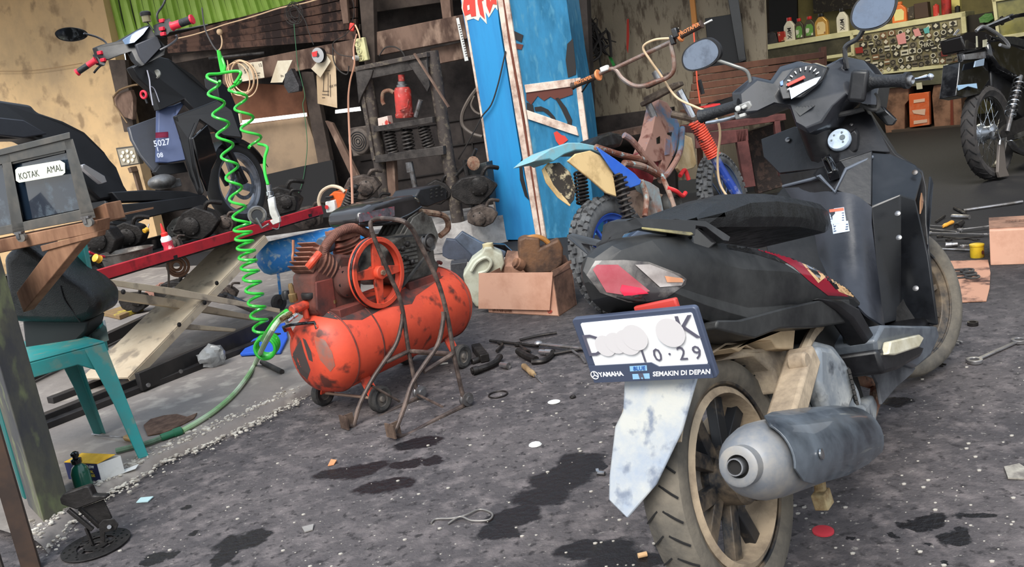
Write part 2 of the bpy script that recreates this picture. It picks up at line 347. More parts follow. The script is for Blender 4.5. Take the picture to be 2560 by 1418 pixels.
# corrugated sheet: real ribs
mb = MB(); a0 = A(238, -60, .02); b0 = A(985, -60, .02)
nrib = 26; row_t = []; row_b = []
for i in range(nrib*4+1):
    k = i/(nrib*4); u = 238+(985-238)*k; ph = i % 4; off = .02 + (.035 if ph in (1, 2) else 0)
    row_t.append(A(u-14, -70, off)); row_b.append(A(u+34 if u < 330 else u+20, (106 - (u-268)*.213)+4, off))
mb.grid([row_t, row_b]); GRO = struct(mb, 'wall_cladding', GR, solid=.004, ang=20); GRO['label'] = 'light green corrugated metal cladding above the beams'
mb = MB()
for i in range(1, nrib):
    u = 238+(985-238)*i/nrib; mb.bar(A(u-14, -70, .03), A(u+22, (106-(u-268)*.213)+2, .03), .012, .004, up=NA)
struct(mb, 'wall_cladding_seams', mat('dark_seam', srgb(40, 48, 30), .9))
# unseen roof sheet, added to keep sky light off the deep right part
ROOF = mat('dark_underside_roof', srgb(70, 62, 54), .9, dirt=srgb(50, 44, 40), scale=3, amt=.5)
mb = MB(); mb.prism([(1.6, 5.2, 3.3), (12.5, 3.2, 3.3), (13.5, 14, 3.0), (-.5, 14, 3.0)], (0, 0, .06)); struct(mb, 'sky_blocking_roof', ROOF)
mb = MB(); mb.prism([(-6.5, 10.9, 3.1), (-5.6, 8.6, 3.1), (1.6, 5.9, 3.1), (1.6, 9.0, 3.1)], (0, 0, .06)); struct(mb, 'sky_blocking_roof', ROOF)  # second unseen sheet, put in to cut the fill light
# grey plaster wall right of the pillar, door opening, yellow shop wall
GREYW = mat('scuffed_grey_plaster', srgb(150, 138, 118), .88, dirt=srgb(104, 92, 78), scale=9, amt=.36, bump=.2, sharp=.05, stretch=(1.6, 1.6, .45))
def W2(u, v, off=0.0): return PL(u, v, V(1.2, 8.3, 0) - NA*off, NA)
mb = MB(); mb.prism([W2(1300, -150), W2(1906, -150), W2(1922, 300), W2(1930, 430), W2(1380, 480)], NA*.1); struct(mb, 'wall_right', GREYW)
YEL = mat('dull_yellow_plaster', srgb(158, 146, 96), .88, dirt=srgb(120, 112, 80), scale=2, amt=.35, bump=.1)
mb = MB(); P = [B(1996, -150, -1.6), B(2900, -250, -1.6), B(2900, 300, -1.6), B(1980, 340, -1.6)]; mb.prism(P, NB*.1); struct(mb, 'wall_shop', YEL)
mb = MB(); mb.prism([B(1850, -150, -1.75), B(2010, -150, -1.75), B(2010, 400, -1.75), B(1850, 400, -1.75)], NB*.1); struct(mb, 'wall_shop_side', mat('dim_brown_plaster', srgb(92, 80, 64), .9, dirt=srgb(56, 48, 42), scale=2))
mb = MB(); mb.prism([B(1918, -150, -1.5), B(1990, -150, -1.5), B(1994, 120, -1.5), B(1925, 130, -1.5)], NB*.05); struct(mb, 'door_1', mat('black_door', srgb(18, 17, 19), .6))
mb = MB(); mb.prism([(12.2, 3.5, 0), (13.4, 12, 0), (13.4, 12, 3.2), (12.2, 3.5, 3.2)], (.1, 0, 0)); struct(mb, 'wall_far_right', YEL)
# pale plastered kerb wall under the bench and the pillar
PLAS = mat('patchy_whitewash', srgb(190, 186, 182), .88, dirt=srgb(112, 106, 104), scale=4, amt=.42, bump=.3)
k0 = G(1110, 650); k1 = G(1275, 590); 
mb = MB(); mb.prism([V(-2.3, 7.9, 0), V(-1.5, 7.0, 0), V(-.62, 6.7, 0), V(-.25, 6.62, 0), V(.02, 6.75, 0), V(.1, 7.6, 0)], (0, 0, .22)); struct(mb, 'wall_low', PLAS)
# ================================================================ the black scooter in front
S = Fr((.4041, 1.552, .0161), .6812, -.21)
def sx(pts): return [S.x(*p) for p in pts]
def sy(pts): return [S.y(*p) for p in pts]
sc_ = thing('scooter', 'dusty black scooter with white number plate, parked in the foreground on the right', 'scooter', S.w(.5, 0, 0)*1.0)
sc_.location.z = 0
TAN = mat('mud_dusted_metal', srgb(186, 166, 140), .85, dirt=srgb(122, 108, 92), scale=8, amt=.35, bump=.15)
DUSTG = mat('dusty_grey_metal', srgb(128, 134, 140), .55, .35, dirt=srgb(176, 176, 172), scale=7, amt=.4, bump=.1, dcol2=srgb(70, 74, 80))
GREYP = mat('dusty_black_panel', srgb(19, 20, 22), .4, dirt=srgb(54, 54, 53), scale=6, amt=.42, bump=.06, sharp=.2)
FLAPM = mat('dusty_grey_mudflap', srgb(150, 160, 174), .6, dirt=srgb(184, 184, 178), scale=9, amt=.45, bump=.06, dcol2=srgb(120, 128, 142))
def wheel(F, c, R, w, rimr, name, parent, tyre_m, rim_m, spokes=5, sw_=.03, hubr=.045, hubm=None, ax=(0, 1, 0), knob=0, dust=None, spoke_th=.018, ysp=True):
    """cast wheel: rim with spokes, tyre as sub-part"""
    c = Vector(c); ax = Vector(ax).normalized(); x = V(1, 0, 0) if abs(ax.x) < .5 else V(0, 1, 0); x = (x-ax*x.dot(ax)).normalized(); z = ax.cross(x)
    mb = MB(F); h = w*.36
    mb.annulus(c, ax, [(rimr, -h), (rimr+.008, -h*1.05), (rimr-.004, -h*.7), (rimr-.022, -h*.55), (rimr-.026, 0), (rimr-.022, h*.55), (rimr-.004, h*.7), (rimr+.008, h*1.05), (rimr, h), (rimr+.004, 0)], 48)
    mb.annulus(c, ax, [(hubr, -h*.9), (hubr, h*.9), (.012, h*.9), (.012, -h*.9)], 24)
    for i in range(spokes):
        a = 2*math.pi*i/spokes+.35; d = x*math.cos(a)+z*math.sin(a); t = ax.cross(d)
        for s_ in ((-1, 1) if ysp else (0,)):
            p0 = c+d*hubr*.8; p1 = c+d*(rimr-.02)+t*s_*.05*(rimr/.18)
            mb.bar(p0, p1, sw_*.62 if ysp else sw_, spoke_th, up=ax)
    wo = mb.build(name, rim_m, parent, bevel=.002)
    mb = MB(F); k = 72 if not knob else 64
    prof = []
    for i in range(13):
        t = math.pi*i/12; prof.append((rimr+.004+(R-rimr-.004)*min(1, math.sin(t)**.75 if t > 0 and t < math.pi else 0), -w/2*math.cos(t)*(1 if i in (0, 12) else 1)))
    prof = [(rimr+.002, -w*.34), (rimr+.014, -w*.44), (rimr+(R-rimr)*.45, -w*.5), (rimr+(R-rimr)*.78, -w*.44), (R-.008, -w*.30), (R-.001, -w*.12), (R, 0), (R-.001, w*.12), (R-.008, w*.30), (rimr+(R-rimr)*.78, w*.44), (rimr+(R-rimr)*.45, w*.5), (rimr+.014, w*.44), (rimr+.002, w*.34)]
    if knob: prof = [(r-(.014 if r > R-.02 else 0), y) for r, y in prof]
    mb.annulus(c, ax, prof, k); mb.build('tyre', tyre_m, wo, ang=50)
    if knob:
        mb = MB(F)
        for i in range(knob):
            for row, (oy, tw) in enumerate(((-.40, .22), (-.17, .2), (.06, .2), (.19, .18), (.41, .22))):
                if (i+row) % 2 and row not in (0, 4): continue
                a = 2*math.pi*(i+(.5 if row in (0, 4) else 0))/knob; d = x*math.cos(a)+z*math.sin(a); t = ax.cross(d)
                rr = R-.008-(abs(oy)**2)*.085; R3 = Matrix((d, ax, t)).transposed()
                tilt = Matrix.Rotation(-oy*1.6, 3, 'Z')
                mb.box(c+d*rr+ax*(oy*w), (.022, tw*w, 2*math.pi*R/knob*.58), R3 @ tilt)
        mb.build('tread', tyre_m, wo, bevel=.0015)
    return wo, x, z
# --- rear wheel
BRIM = mat('dusty_black_rim', srgb(34, 36, 40), .4, .2, dirt=srgb(128, 112, 92), scale=7, amt=.38, sharp=.1)
rw, _x, _z = wheel(S, (0, 0, .25), .25, .092, .186, 'rear_wheel', sc_, RUB, BRIM, spokes=5, sw_=.05, hubr=.05, spoke_th=.024)
mb = MB(S); mb.annulus((0, 0, .25), (0, 1, 0), [(.168, -.037), (.182, -.03), (.182, .03), (.168, .037), (.160, 0)], 48); mb.build('rim_dust_band', TAN, rw, label='tan mud band inside the rim')
mb = MB(S)
for i in range(34):       # tread sipes
    a = 2*math.pi*i/34
    for s_ in (-1, 1):
        pp = []
        for k in range(4):
            b_ = a+s_*0+.10*k/3*(1); yy = s_*(.006+.032*k/3); rr = .2495-(abs(yy)/.046)**2*.012
            pp.append((rr*math.cos(b_), yy, .25+rr*math.sin(b_)))
        mb.tube(pp, .0022, 4)
mb.build('tread_grooves', mat('groove_black', srgb(26, 25, 25), .9), rw)
mb = MB(S); mb.lathe((0, .02, .25), (0, 1, 0), [(.02, .0), (.088, .004), (.092, .012), (.092, .03), (.05, .05)], 32); mb.build('brake_drum', mat('dusty_drum', srgb(168, 162, 156), .6, .2, dirt=srgb(116, 106, 98), scale=9), rw)
mb = MB(S); mb.lathe((0, -.05, .25), (0, 1, 0), [(.02, -.014), (.05, -.008), (.056, .0), (.056, .05)], 28); mb.build('hub_cover', BRIM, rw); mb = MB(S); mb.lathe((0, -.065, .25), (0, 1, 0), [(.012, -.01), (.016, -.005), (.016, .01)], 6); mb.build('axle_nut', STEEL, rw)
mb = MB(S); mb.bar((-.02, .06, .16), (-.09, .062, .09), .02, .008, up=(0, 1, 0)); mb.helix((-.085, .066, .10), (.03, .07, .16), .010, .002, 12); mb.build('brake_arm', STEEL, rw)
# --- body cover, lofted through sections down the length
def bsec(x, w, zt, zb, yo=0):
    h_ = zt-zb; L = [(0, zt+.012), (.5, zt+.006), (.80, zt-.06*h_), (.93, zt-.22*h_), (1.0, zt-.36*h_), (.985, zt-.55*h_), (.90, zt-.74*h_), (.93, zt-.86*h_), (.80, zb), (0, zb)]
    R = [V(x, -w*a+yo, b) for a, b in L]; Lf = [V(x, w*a+yo, b) for a, b in reversed(L[1:-1])]
    return R+Lf
secs = [(-.262, .006, .745, .735, -.012), (-.245, .025, .765, .700, -.018), (-.215, .05, .776, .676, -.03), (-.16, .082, .776, .652, -.036), (-.09, .112, .768, .600, -.022), (-.02, .136, .750, .560, -.006), (.06, .148, .722, .520), (.14, .152, .696, .500), (.24, .158, .662, .478), (.34, .163, .620, .452), (.44, .168, .570, .428), (.52, .170, .510, .418), (.58, .165, .440, .410)]
mb = MB(S); mb.loft([bsec(*s_) for s_ in secs]); bv = mb.bvh(); body = mb.build('body_cover', GREYP, sc_, bevel=.003, ang=24)
# raised upper side strip and lower skirt
mb = MB(S)
def dc(px, m, name, parent, off=.002, cuts=3, bvs=None, **k):
    mb = MB(); decal(mb, px, bvs or [bv], off, cuts)
    if len(mb.b.faces) == 0: print('EMPTY DECAL', name); mb.b.free(); return None
    return mb.build(name, m, parent, **k)
dc([(1812, 604), (1880, 606), (1960, 616), (2040, 650), (2110, 700), (2150, 752), (2080, 738), (2010, 690), (1960, 658), (1890, 636), (1820, 622)], BLK2, 'side_trim', body, .003, label='glossy black stripe on the side')
dc([(1840, 605), (1900, 605), (1960, 618), (1995, 640), (2020, 672), (2045, 700), (2070, 684), (2092, 722), (2122, 742), (2070, 739), (2022, 702), (1985, 668), (1940, 640), (1880, 620)], mat('red_sticker', srgb(138, 20, 42), .3), 'red_sticker', body, .005)
dc([(1965, 618), (2010, 626), (2060, 650), (2108, 690), (2134, 725), (2144, 748), (2130, 742), (2108, 706), (2098, 730), (2070, 688), (2046, 708), (2018, 674), (1992, 642)], mat('gold_sticker', srgb(214, 172, 126), .35), 'gold_sticker', body, .0065)
dc([(1998, 640), (2030, 660), (2052, 690), (2050, 700), (2024, 674)], BLK2, 'black_chevron', body, .008); dc([(2040, 655), (2080, 690), (2098, 722), (2090, 724), (2062, 690)], BLK2, 'black_chevron', body, .008)
# model lettering along the stripe
for s_, u, v in (('M', 1893, 610.5), ('i', 1913, 613), ('O', 1938, 616.5), ('.', 1962, 622)):
    h_ = bv.ray_cast(CAMP, ray(u, v).normalized())
    if h_[0]:
        mb = MB(); text(mb, s_, h_[0]-ray(u, v).normalized()*.007, S.ex-S.ez*.22, S.ez+S.ex*.22-S.ey*.5, .018, bold=.0008); mb.build('lettering', mat('white_letter', (.85, .85, .85), .4), body)
# lower skirt panel under the body
mb = MB(S)
sk = sy([(1795, 800, -.135), (1850, 800, -.145), (1960, 770, -.155), (2060, 748, -.165), (2125, 748, -.168), (2128, 806, -.165), (2040, 818, -.155), (1950, 822, -.15), (1890, 846, -.145), (1850, 838, -.14), (1790, 822, -.13)])
mb.loft([sk, [V(p.x, p.y*.4, p.z) for p in sk]]); mb.build('side_skirt', GREYP, sc_, bevel=.004)
mb = MB(S); mb.loft([[V(p.x, -p.y, p.z) for p in sk], [V(p.x, -p.y*.4, p.z) for p in sk]]); mb.build('side_skirt', GREYP, sc_, bevel=.004)
# --- tail lamp wraps round the tail
red = mat('tail_red', srgb(150, 28, 48), .18, coat=.5, dirt=srgb(178, 104, 110), scale=12, amt=.4, sharp=.3); clr = mat('tail_clear', srgb(176, 168, 164), .15, coat=.6, dirt=srgb(120, 112, 108), scale=10, amt=.4)
dc([(1466, 688), (1488, 652), (1560, 650), (1622, 655), (1700, 685), (1717, 698), (1714, 712), (1665, 746), (1600, 758), (1570, 756), (1500, 732)], mat('lamp_housing', srgb(52, 48, 50), .25, dirt=srgb(140, 134, 128), scale=10, amt=.4, coat=.4), 'tail_light', sc_, .004, 3)
tl = sc_.children[-1]
dc([(1482, 674), (1492, 662), (1545, 662), (1625, 728), (1580, 741), (1516, 731)], red, 'red_lens', tl, .009)
dc([(1588, 662), (1625, 661), (1684, 684), (1712, 700), (1704, 714), (1650, 718)], clr, 'clear_lens', tl, .009)
dc([(1662, 690), (1706, 696), (1708, 706), (1668, 706)], mat('amber_lens', srgb(226, 160, 120), .2, coat=.5), 'amber_bulb', tl, .012)
dc([(1555, 712), (1602, 720), (1622, 734), (1560, 740), (1550, 726)], mat('bright_red', srgb(226, 44, 74), .3), 'reflector', tl, .012)
mb = MB(S); a = S.x(1642, 770, -.215); mb.box(a, (.012, .085, .022)); mb.build('rear_reflector', mat('reflector_red', srgb(196, 66, 58), .35), sc_, bevel=.003)
# --- seat
def ssec(x, w, zt, zb): 
    L = [(0, zt+.004), (.55, zt), (.85, zt-.012), (1, zt-.035), (1, zb+.02), (.92, zb), (0, zb)]
    return [V(x, -w*a, b) for a, b in L]+[V(x, w*a, b) for a, b in reversed(L[1:-1])]
SEAT = mat('black_seat_vinyl', srgb(13, 14, 15), .4, bump=.2, scale=30, dirt=srgb(26, 27, 28), amt=.35)
mb = MB(S); mb.loft([ssec(*q) for q in [(.03, .10, .782, .75), (.10, .125, .797, .735), (.20, .14, .795, .71), (.32, .145, .775, .685), (.44, .14, .748, .66), (.56, .128, .72, .63), (.66, .112, .700, .605), (.76, .09, .68, .60), (.82, .05, .655, .61)]])
mb.build('seat', SEAT, sc_, bevel=.008, seg=3)
# --- grab rail: angular bars both sides meeting behind
def ypoly(pts, dy, nm, m, bevel=.003):
    P = sy(pts); mb = MB(S); mb.loft([P, [p+V(0, dy, 0) for p in P]]); return mb.build(nm, m, sc_, bevel=bevel)
ypoly([(1532, 556, -.03), (1545, 548, -.05), (1590, 545, -.09), (1765, 552, -.14), (1826, 592, -.145), (1822, 603, -.145), (1808, 601, -.145), (1765, 568, -.14), (1740, 564, -.14), (1738, 588, -.135), (1726, 588, -.135), (1610, 568, -.09), (1562, 582, -.05), (1546, 613, -.02), (1532, 619, -.01), (1514, 616, .0), (1514, 602, 0), (1527, 594, -.02)], .022, 'grab_rail', BLK2)
ypoly([(1516, 602, 0), (1534, 619, -.01), (1476, 608, .04), (1500, 634, .03), (1488, 638, .035), (1429, 590, .10), (1432, 581, .10)], .015, 'grab_rail', BLK2)
ypoly([(1726, 575, -.12), (1742, 566, -.13), (1800, 600, -.13), (1775, 622, -.13), (1735, 624, -.12)], .02, 'rail_bracket', BLK2)
ypoly([(1552, 612, -.02), (1600, 574, -.03), (1660, 582, -.04), (1700, 590, -.05), (1600, 618, -.03)], .05, 'tail_top', mat('sky_sheen_black', srgb(52, 62, 80), .25, coat=.5))  # blue of the reflected sky is painted into this black
ypoly([(1566, 622, -.06), (1684, 592, -.09), (1698, 603, -.10), (1600, 622, -.08)], .01, 'rail_bracket', mat('yellowed_bracket', srgb(150, 140, 96), .5, dirt=srgb(70, 66, 56), scale=14))
ypoly([(1606, 567, -.093), (1730, 580, -.138), (1736, 586, -.138), (1726, 589, -.138), (1608, 573, -.093)], .004, 'rail_edge', mat('yellowed_bracket', (0, 0, 0)))
# --- number plate with its frame
pc = [S.x(1475, 795, -.235), S.x(1783, 765, -.235), S.x(1765, 930, -.215), S.x(1455, 945, -.215)]
PO = sum(pc, V(0, 0, 0))/4; pxd = ((pc[1]-pc[0])+(pc[2]-pc[3])).normalized(); pyd = ((pc[0]-pc[3])+(pc[1]-pc[2])); PH = pyd.length/2; pyd = (pyd-pxd*pyd.dot(pxd)).normalized(); PW = ((pc[1]-pc[0]).length+(pc[2]-pc[3]).length)/2; pn = pxd.cross(pyd)
def pp(a, b, c=0): return PO+pxd*a*PW/2+pyd*b*PH/2+pn*c
mb = MB(S)
def rrect(x0, y0, x1, y1, z, r=.06):
    P = []
    for cx, cy, a0 in ((x1-r, y1-r*1.7, 0), (x0+r, y1-r*1.7, 90), (x0+r, y0+r*1.7, 180), (x1-r, y0+r*1.7, 270)):
        for i in range(5): t = math.radians(a0+i*22.5); P.append(pp(cx+r*math.cos(t), cy+r*1.7*math.sin(t), z))
    return P
FRM = mat('blue_grey_plate_frame', srgb(70, 78, 98), .35)
mb.loft([rrect(-1, -1, 1, 1, 0), rrect(-1, -1, 1, 1, .012)]); plate = mb.build('number_plate', FRM, sc_, bevel=.002, label='blue-grey plate holder')
mb = MB(S); mb.poly(rrect(-.86, -.58, .93, .86, .0135, .03)); mb.build('plate_face', mat('white_plate', (.92, .92, .92), .4), plate, solid=.0015, label='white plate')
mb = MB(S); mb.poly([pp(-.96, -.94, .0155), pp(.96, -.94, .0155), pp(.96, -.55, .0155), pp(.2, -.55, .0155), pp(.1, -.42, .0155), pp(-.96, -.42, .0155)]); mb.build('frame_band', FRM, plate, solid=.002)
LET = mat('grey_character', srgb(92, 90, 104), .5); WLET = mat('white_letter', (.85, .85, .85), .4)
def wl(s_, a, b, size, m, z=.0175, nm='lettering', parent=plate, sh=0, bold=0): mb = MB(S); text(mb, s_, pp(a, b, z), pxd, pyd, size, shear=sh, bold=bold); return mb.build(nm, m, parent)
u_ = PH
wl('1 0 \u00b7 2 9', .42, -.24, .036, LET, .0155, 'plate_characters'); wl('D', -.74, .16, .062, LET, .0155, 'plate_characters'); wl('K', .80, .46, .062, LET, .0155, 'plate_characters')
BLR = mat('blurred_grey_patch', srgb(214, 210, 210), .6)
mb = MB(S)
def disc_(a, b, r, z): return [pp(a+r*math.cos(t*math.pi/12)/PW*2, b+r*math.sin(t*math.pi/12)/PH*2, z) for t in range(24)]
for a, b, r in ((-.55, .16, .021), (-.36, .22, .021), (-.16, .22, .025), (-.02, .34, .025), (.55, .40, .027)): mb.poly(disc_(a, b, r, .0172+.0004*len(mb.b.faces)))
mb.build('obscured_characters', BLR, plate, label='greyed-out round patches over the plate characters')
wl('YAMAHA', -.62, -.70, .0125, WLET, bold=.0004); wl('SEMAKIN DI DEPAN', .50, -.76, .0125, WLET, sh=.3, bold=.0003)
mb = MB(S); mb.annulus(pp(-.90, -.70, .018), pn, [(.0085, 0), (.0085, .0008), (.0068, .0008), (.0068, 0)], 24)
for k in range(3): t = math.radians(90+120*k); mb.bar(pp(-.90, -.70, .0182), pp(-.90, -.70, .0182)+pxd*.0075*math.cos(t)+pyd*.0075*math.sin(t), .0016, .0008, up=pn)
mb.build('tuning_fork_emblem', WLET, plate)
for b in (-.56, -.80): mb = MB(S); mb.poly([pp(-.28, b-.08, .018), pp(.0, b-.08, .018), pp(.02, b+.08, .018), pp(-.26, b+.08, .018)]); mb.build('blue_badge', mat('pale_blue_badge', srgb(150, 196, 226), .3), plate)
wl('FI', -.12, -.80, .014, LET, .0188, bold=.0006); wl('BLUE', -.12, -.56, .011, mat('blue_letter', srgb(40, 90, 170), .4), .0188, sh=.3)
mb = MB(S); mb.bar(pp(0, .3, -.03), V(-.12, -.0, .66), .1, .02); mb.build('plate_bracket', BLK, sc_)
# --- mudflap
fo = [(1560, 945, -.20), (1745, 938, -.20), (1730, 990, -.215), (1705, 1080, -.235), (1640, 1215, -.27), (1568, 1300, -.29), (1520, 1252, -.28), (1522, 1190, -.265), (1536, 1070, -.235), (1556, 1030, -.225)]
F0 = sx(fo); mb = MB(S); mb.loft([F0, [p+V(.012, 0, .003) for p in F0]]); mb.build('mudflap', FLAPM, sc_, bevel=.004)
F1 = [V(-.17, .09, .60), V(-.17, -.10, .60), S.x(1745, 938, -.19), S.x(1560, 945, -.19)]; mb = MB(S); mb.loft([F1, [p+V(.05, 0, .0) for p in F1]]); mb.build('rear_fender', GREYP, sc_, bevel=.004)
mb = MB(S); L = []
for i in range(9):
    a = math.radians(10+i*15); r0 = .285
    L.append([V(-r0*math.cos(a)*1.0, y, .25+r0*math.sin(a)+(.0 if abs(y) < .05 else -.018)) for y in (-.07, -.05, 0, .05, .07)])
mb.grid(L[2:]); mb.build('inner_fender', TAN, sc_, solid=.004)
# --- engine, swingarm, fan cover
mb = MB(S); o = sy([(1990, 1010, -.10), (1998, 900, -.10), (2040, 850, -.12), (2085, 862, -.13), (2120, 905, -.14), (2150, 975, -.14), (2165, 1030, -.13), (2120, 1052, -.12), (2040, 1040, -.12)])
mb.loft([o, [V(p.x, .08, p.z) for p in o]]); eng = mb.build('engine', DUSTG, sc_, bevel=.012, seg=3)
o2 = sy([(2045, 862, -.15), (2085, 868, -.16), (2125, 915, -.165), (2145, 985, -.16), (2120, 1035, -.15), (2075, 1030, -.15), (2050, 960, -.15)])
mb = MB(S); mb.loft([o2, [V(p.x, -.11, p.z) for p in o2]]); mb.build('fan_cover', DUSTG, eng, bevel=.015, seg=3)
mb = MB(S)
for i in range(7): p = S.y(2128+i*3.2, 925+i*13, -.168); mb.bar(p+V(-.012, 0, .0), p+V(.03, .02, -.006), .006, .010)
mb.build('cooling_slots', mat('slot_dark', srgb(40, 38, 36), .8), eng)
mb = MB(S); mb.bar(S.y(2010, 890, -.13), S.y(1960, 1060, -.15), .05, .06, up=(0, 1, 0)); mb.bar(S.y(1960, 1060, -.12), V(.02, -.08, .25), .04, .06); mb.bar(V(.0, .09, .25), V(.35, .06, .30), .05, .09); mb.build('swingarm', TAN, sc_, bevel=.008)
mb = MB(S); mb.lathe(S.y(2003, 905, -.15), (0, 1, 0), [(.016, -.015), (.02, -.01), (.02, .02)], 14); mb.tube([S.y(2000, 900, -.13), S.y(2030, 835, -.10), S.y(2070, 800, -.08)], .012, 8, 4); mb.tube([S.y(2010, 870, -.10), S.y(2050, 815, -.09)], .008, 8); mb.build('intake_hose', TAN, sc_)
tb = sy([(1830, 870, -.10), (1960, 822, -.10), (1990, 822, -.11), (1985, 875, -.11), (1945, 872, -.105), (1930, 850, -.1), (1880, 852, -.1), (1850, 880, -.1)]); mb = MB(S); mb.loft([tb, [V(p.x, .05, p.z) for p in tb]]); mb.build('tan_splash_guard', mat('tan_plastic', srgb(204, 180, 146), .7, dirt=srgb(168, 146, 116), scale=5), sc_, bevel=.004)
sg_ = sy([(1810, 900, -.07), (1860, 872, -.07), (1960, 868, -.08), (1998, 900, -.09), (1990, 960, -.09), (1950, 985, -.085), (1935, 930, -.08), (1890, 890, -.07)]); mb = MB(S); mb.loft([sg_, [V(p.x, .06, p.z) for p in sg_]]); mb.build('air_box', mat('muddy_box', srgb(128, 116, 102), .85, dirt=srgb(186, 170, 146), scale=10, amt=.5, bump=.2), sc_, bevel=.008)
mb = MB(S); mb.tube([(.13, .1, .52), (.02, .1, .26)], .014, 8); mb.helix((.125, .1, .51), (.035, .1, .3), .026, .005, 7); mb.build('rear_shock', DSTEEL, sc_)
# --- exhaust
e0 = S.y(1848, 1166, -.235); e1 = S.y(2120, 1098, -.20); ax = (e1-e0).normalized(); EL = (e1-e0).length
mb = MB(S); mb.lathe(e0, ax, [(.018, .02), (.018, -.006), (.0285, -.006), (.0315, -.004), (.0315, .018), (.040, .022), (.054, .045), (.062, .08), (.064, .12), (.063, EL*.75), (.052, EL*.95), (.03, EL*1.02)], 28); ex_ = mb.build('exhaust', mat('dusty_exhaust', srgb(122, 126, 132), .5, .4, dirt=srgb(168, 160, 148), scale=8, amt=.4), sc_)
mb = MB(S); mb.annulus(e0, ax, [(.0115, -.018), (.0135, -.018), (.0135, .012), (.0115, .012)], 20); mb.build('tail_pipe', STEEL, ex_)
mb = MB(S); mb.cyl(e0+ax*.004, e0+ax*.006, .028, n=20); mb.cyl(e0-ax*.010, e0-ax*.0085, .0115, n=16); mb.build('pipe_opening', mat('soot', srgb(28, 26, 25), .9), ex_)
# heat shield: wraps the outer upper half
oy = V(0, -1, 0); oy = (oy-ax*oy.dot(ax)).normalized(); oz = ax.cross(oy); oz = oz if oz.z > 0 else -oz
rows = []
for h_, lo, hi, r_ in ((.055, -.2, 1.0, .068), (.09, -.52, 1.35, .073), (.16, -.72, 1.55, .075), (EL*.62, -.8, 1.7, .075), (EL*.85, -.7, 1.7, .072), (EL*1.03, -.5, 1.5, .066)):
    rows.append([e0+ax*h_+(oy*math.cos(lo+(hi-lo)*k/8)+oz*math.sin(lo+(hi-lo)*k/8))*r_ for k in range(9)])
mb = MB(S); mb.grid(rows); mb.build('heat_shield', mat('dusty_black_shield', srgb(28, 34, 42), .3, dirt=srgb(104, 112, 120), scale=6, amt=.45, coat=.3, sharp=.2), ex_, solid=.004, bevel=.001)
mb = MB(S); q = e0+ax*.15+oy*.076; mb.lathe(q, oy, [(.009, 0), (.009, .003), (.005, .004)], 14); mb.build('bolt', CHROME, ex_)
gp = sy([(2078, 1030, -.17), (2130, 1045, -.17), (2185, 985, -.12), (2196, 1010, -.11), (2190, 1080, -.12), (2170, 1100, -.15), (2120, 1090, -.19)]); mb = MB(S); mb.loft([gp, [p+V(-.01, .05, .0) for p in gp]]); mb.build('pipe_guard', DUSTG, ex_, bevel=.012, seg=3)
mb = MB(S); mb.tube([e1, S.y(2170, 1050, -.1), S.y(2180, 960, -.03), V(.5, 0, .3)], .016, 10, 4); mb.build('exhaust_pipe', RUST, ex_)
# --- centre stand folded, side stand down
mb = MB(S); f0 = S.y(2052, 1235, -.12); mb.tube([S.y(2040, 1120, -.10), f0], .013, 8); mb.tube([V(.35, .1, .2), V(f0.x, .12, f0.z)], .013, 8); mb.bar(f0+V(-.02, 0, -.012), f0+V(.02, 0, -.012), .03, .035); mb.build('centre_stand', mat('muddy_stand', srgb(190, 172, 130), .8, dirt=srgb(120, 88, 54), scale=14, amt=.4), sc_, bevel=.003)
gp_ = S.i @ V(*(S.w(.52, .17, .09)).xy, 0); mb = MB(S); mb.tube([(.52, .08, .22), (.5, .13, .12), gp_+V(0, 0, .012)], .011, 8); mb.box(gp_+V(0, 0, .008), (.05, .035, .008)); mb.build('side_stand', DSTEEL, sc_)
# --- floor and leg shield
mb = MB(S); mb.loft([[V(x, y, z) for y, z in ((-.20, z0), (.20, z0), (.20, z0-.06), (-.20, z0-.06))] for x, z0 in ((.50, .33), (.62, .30), (.80, .27), (.97, .275))]); mb.build('footboard', BLK, sc_, bevel=.01)
tn = [(.50, .09, .52), (.56, .09, .48), (.64, .085, .42), (.74, .08, .40), (.88, .085, .40), (1.0, .09, .42)]
mb = MB(S); mb.loft([[V(x, -w*1.15, .28), V(x, -w, zt-.05), V(x, -w*.6, zt), V(x, w*.6, zt), V(x, w, zt-.05), V(x, w*1.15, .28)] for x, w, zt in tn]); bvt = mb.bvh(); tun = mb.build('centre_tunnel', mat('grey_black_plastic', srgb(34, 36, 42), .3, dirt=srgb(56, 59, 68), scale=5, amt=.4, bump=.06, sharp=.2), sc_, bevel=.006)
# inner shield: faceted sheet with x (depth) per corner
def sheet(polys, name, m, parent, th=.008, bev=.003):
    mb = MB(S)
    for P in polys: mb.poly([S.x(*p) for p in P])
    return mb.build(name, m, parent, solid=th, bevel=bev, ang=15)
a_ = {'tl': (1905, 350, 1.20), 'tl2': (1990, 318, 1.20), 'tm': (2050, 330, 1.17), 'tc': (2110, 290, 1.19), 'tr': (2150, 278, 1.20), 'tr2': (2178, 292, 1.20), 'r1': (2225, 385, 1.17), 'rw': (2290, 412, 1.13), 'rw2': (2306, 440, 1.10), 'ri': (2255, 425, 1.12),
      'll': (1912, 395, 1.18), 'll2': (1952, 436, 1.14), 'lm': (2050, 425, 1.08), 'vL': (2040, 440, 1.03), 'v': (2088, 476, .99), 'vR': (2112, 425, 1.03), 'rm': (2100, 408, 1.06), 'rr': (2180, 380, 1.1),
      'lb': (1965, 470, 1.12), 'lb2': (2030, 545, 1.05), 'c1': (2178, 518, .99), 'c2': (2250, 488, 1.02), 'c3': (2288, 500, 1.04), 'b1': (2205, 812, .90), 'b2': (2343, 812, .93), 'bc': (2250, 800, .98), 'e1': (2320, 640, .98)}
def pk(*n): return [a_[k] for k in n]
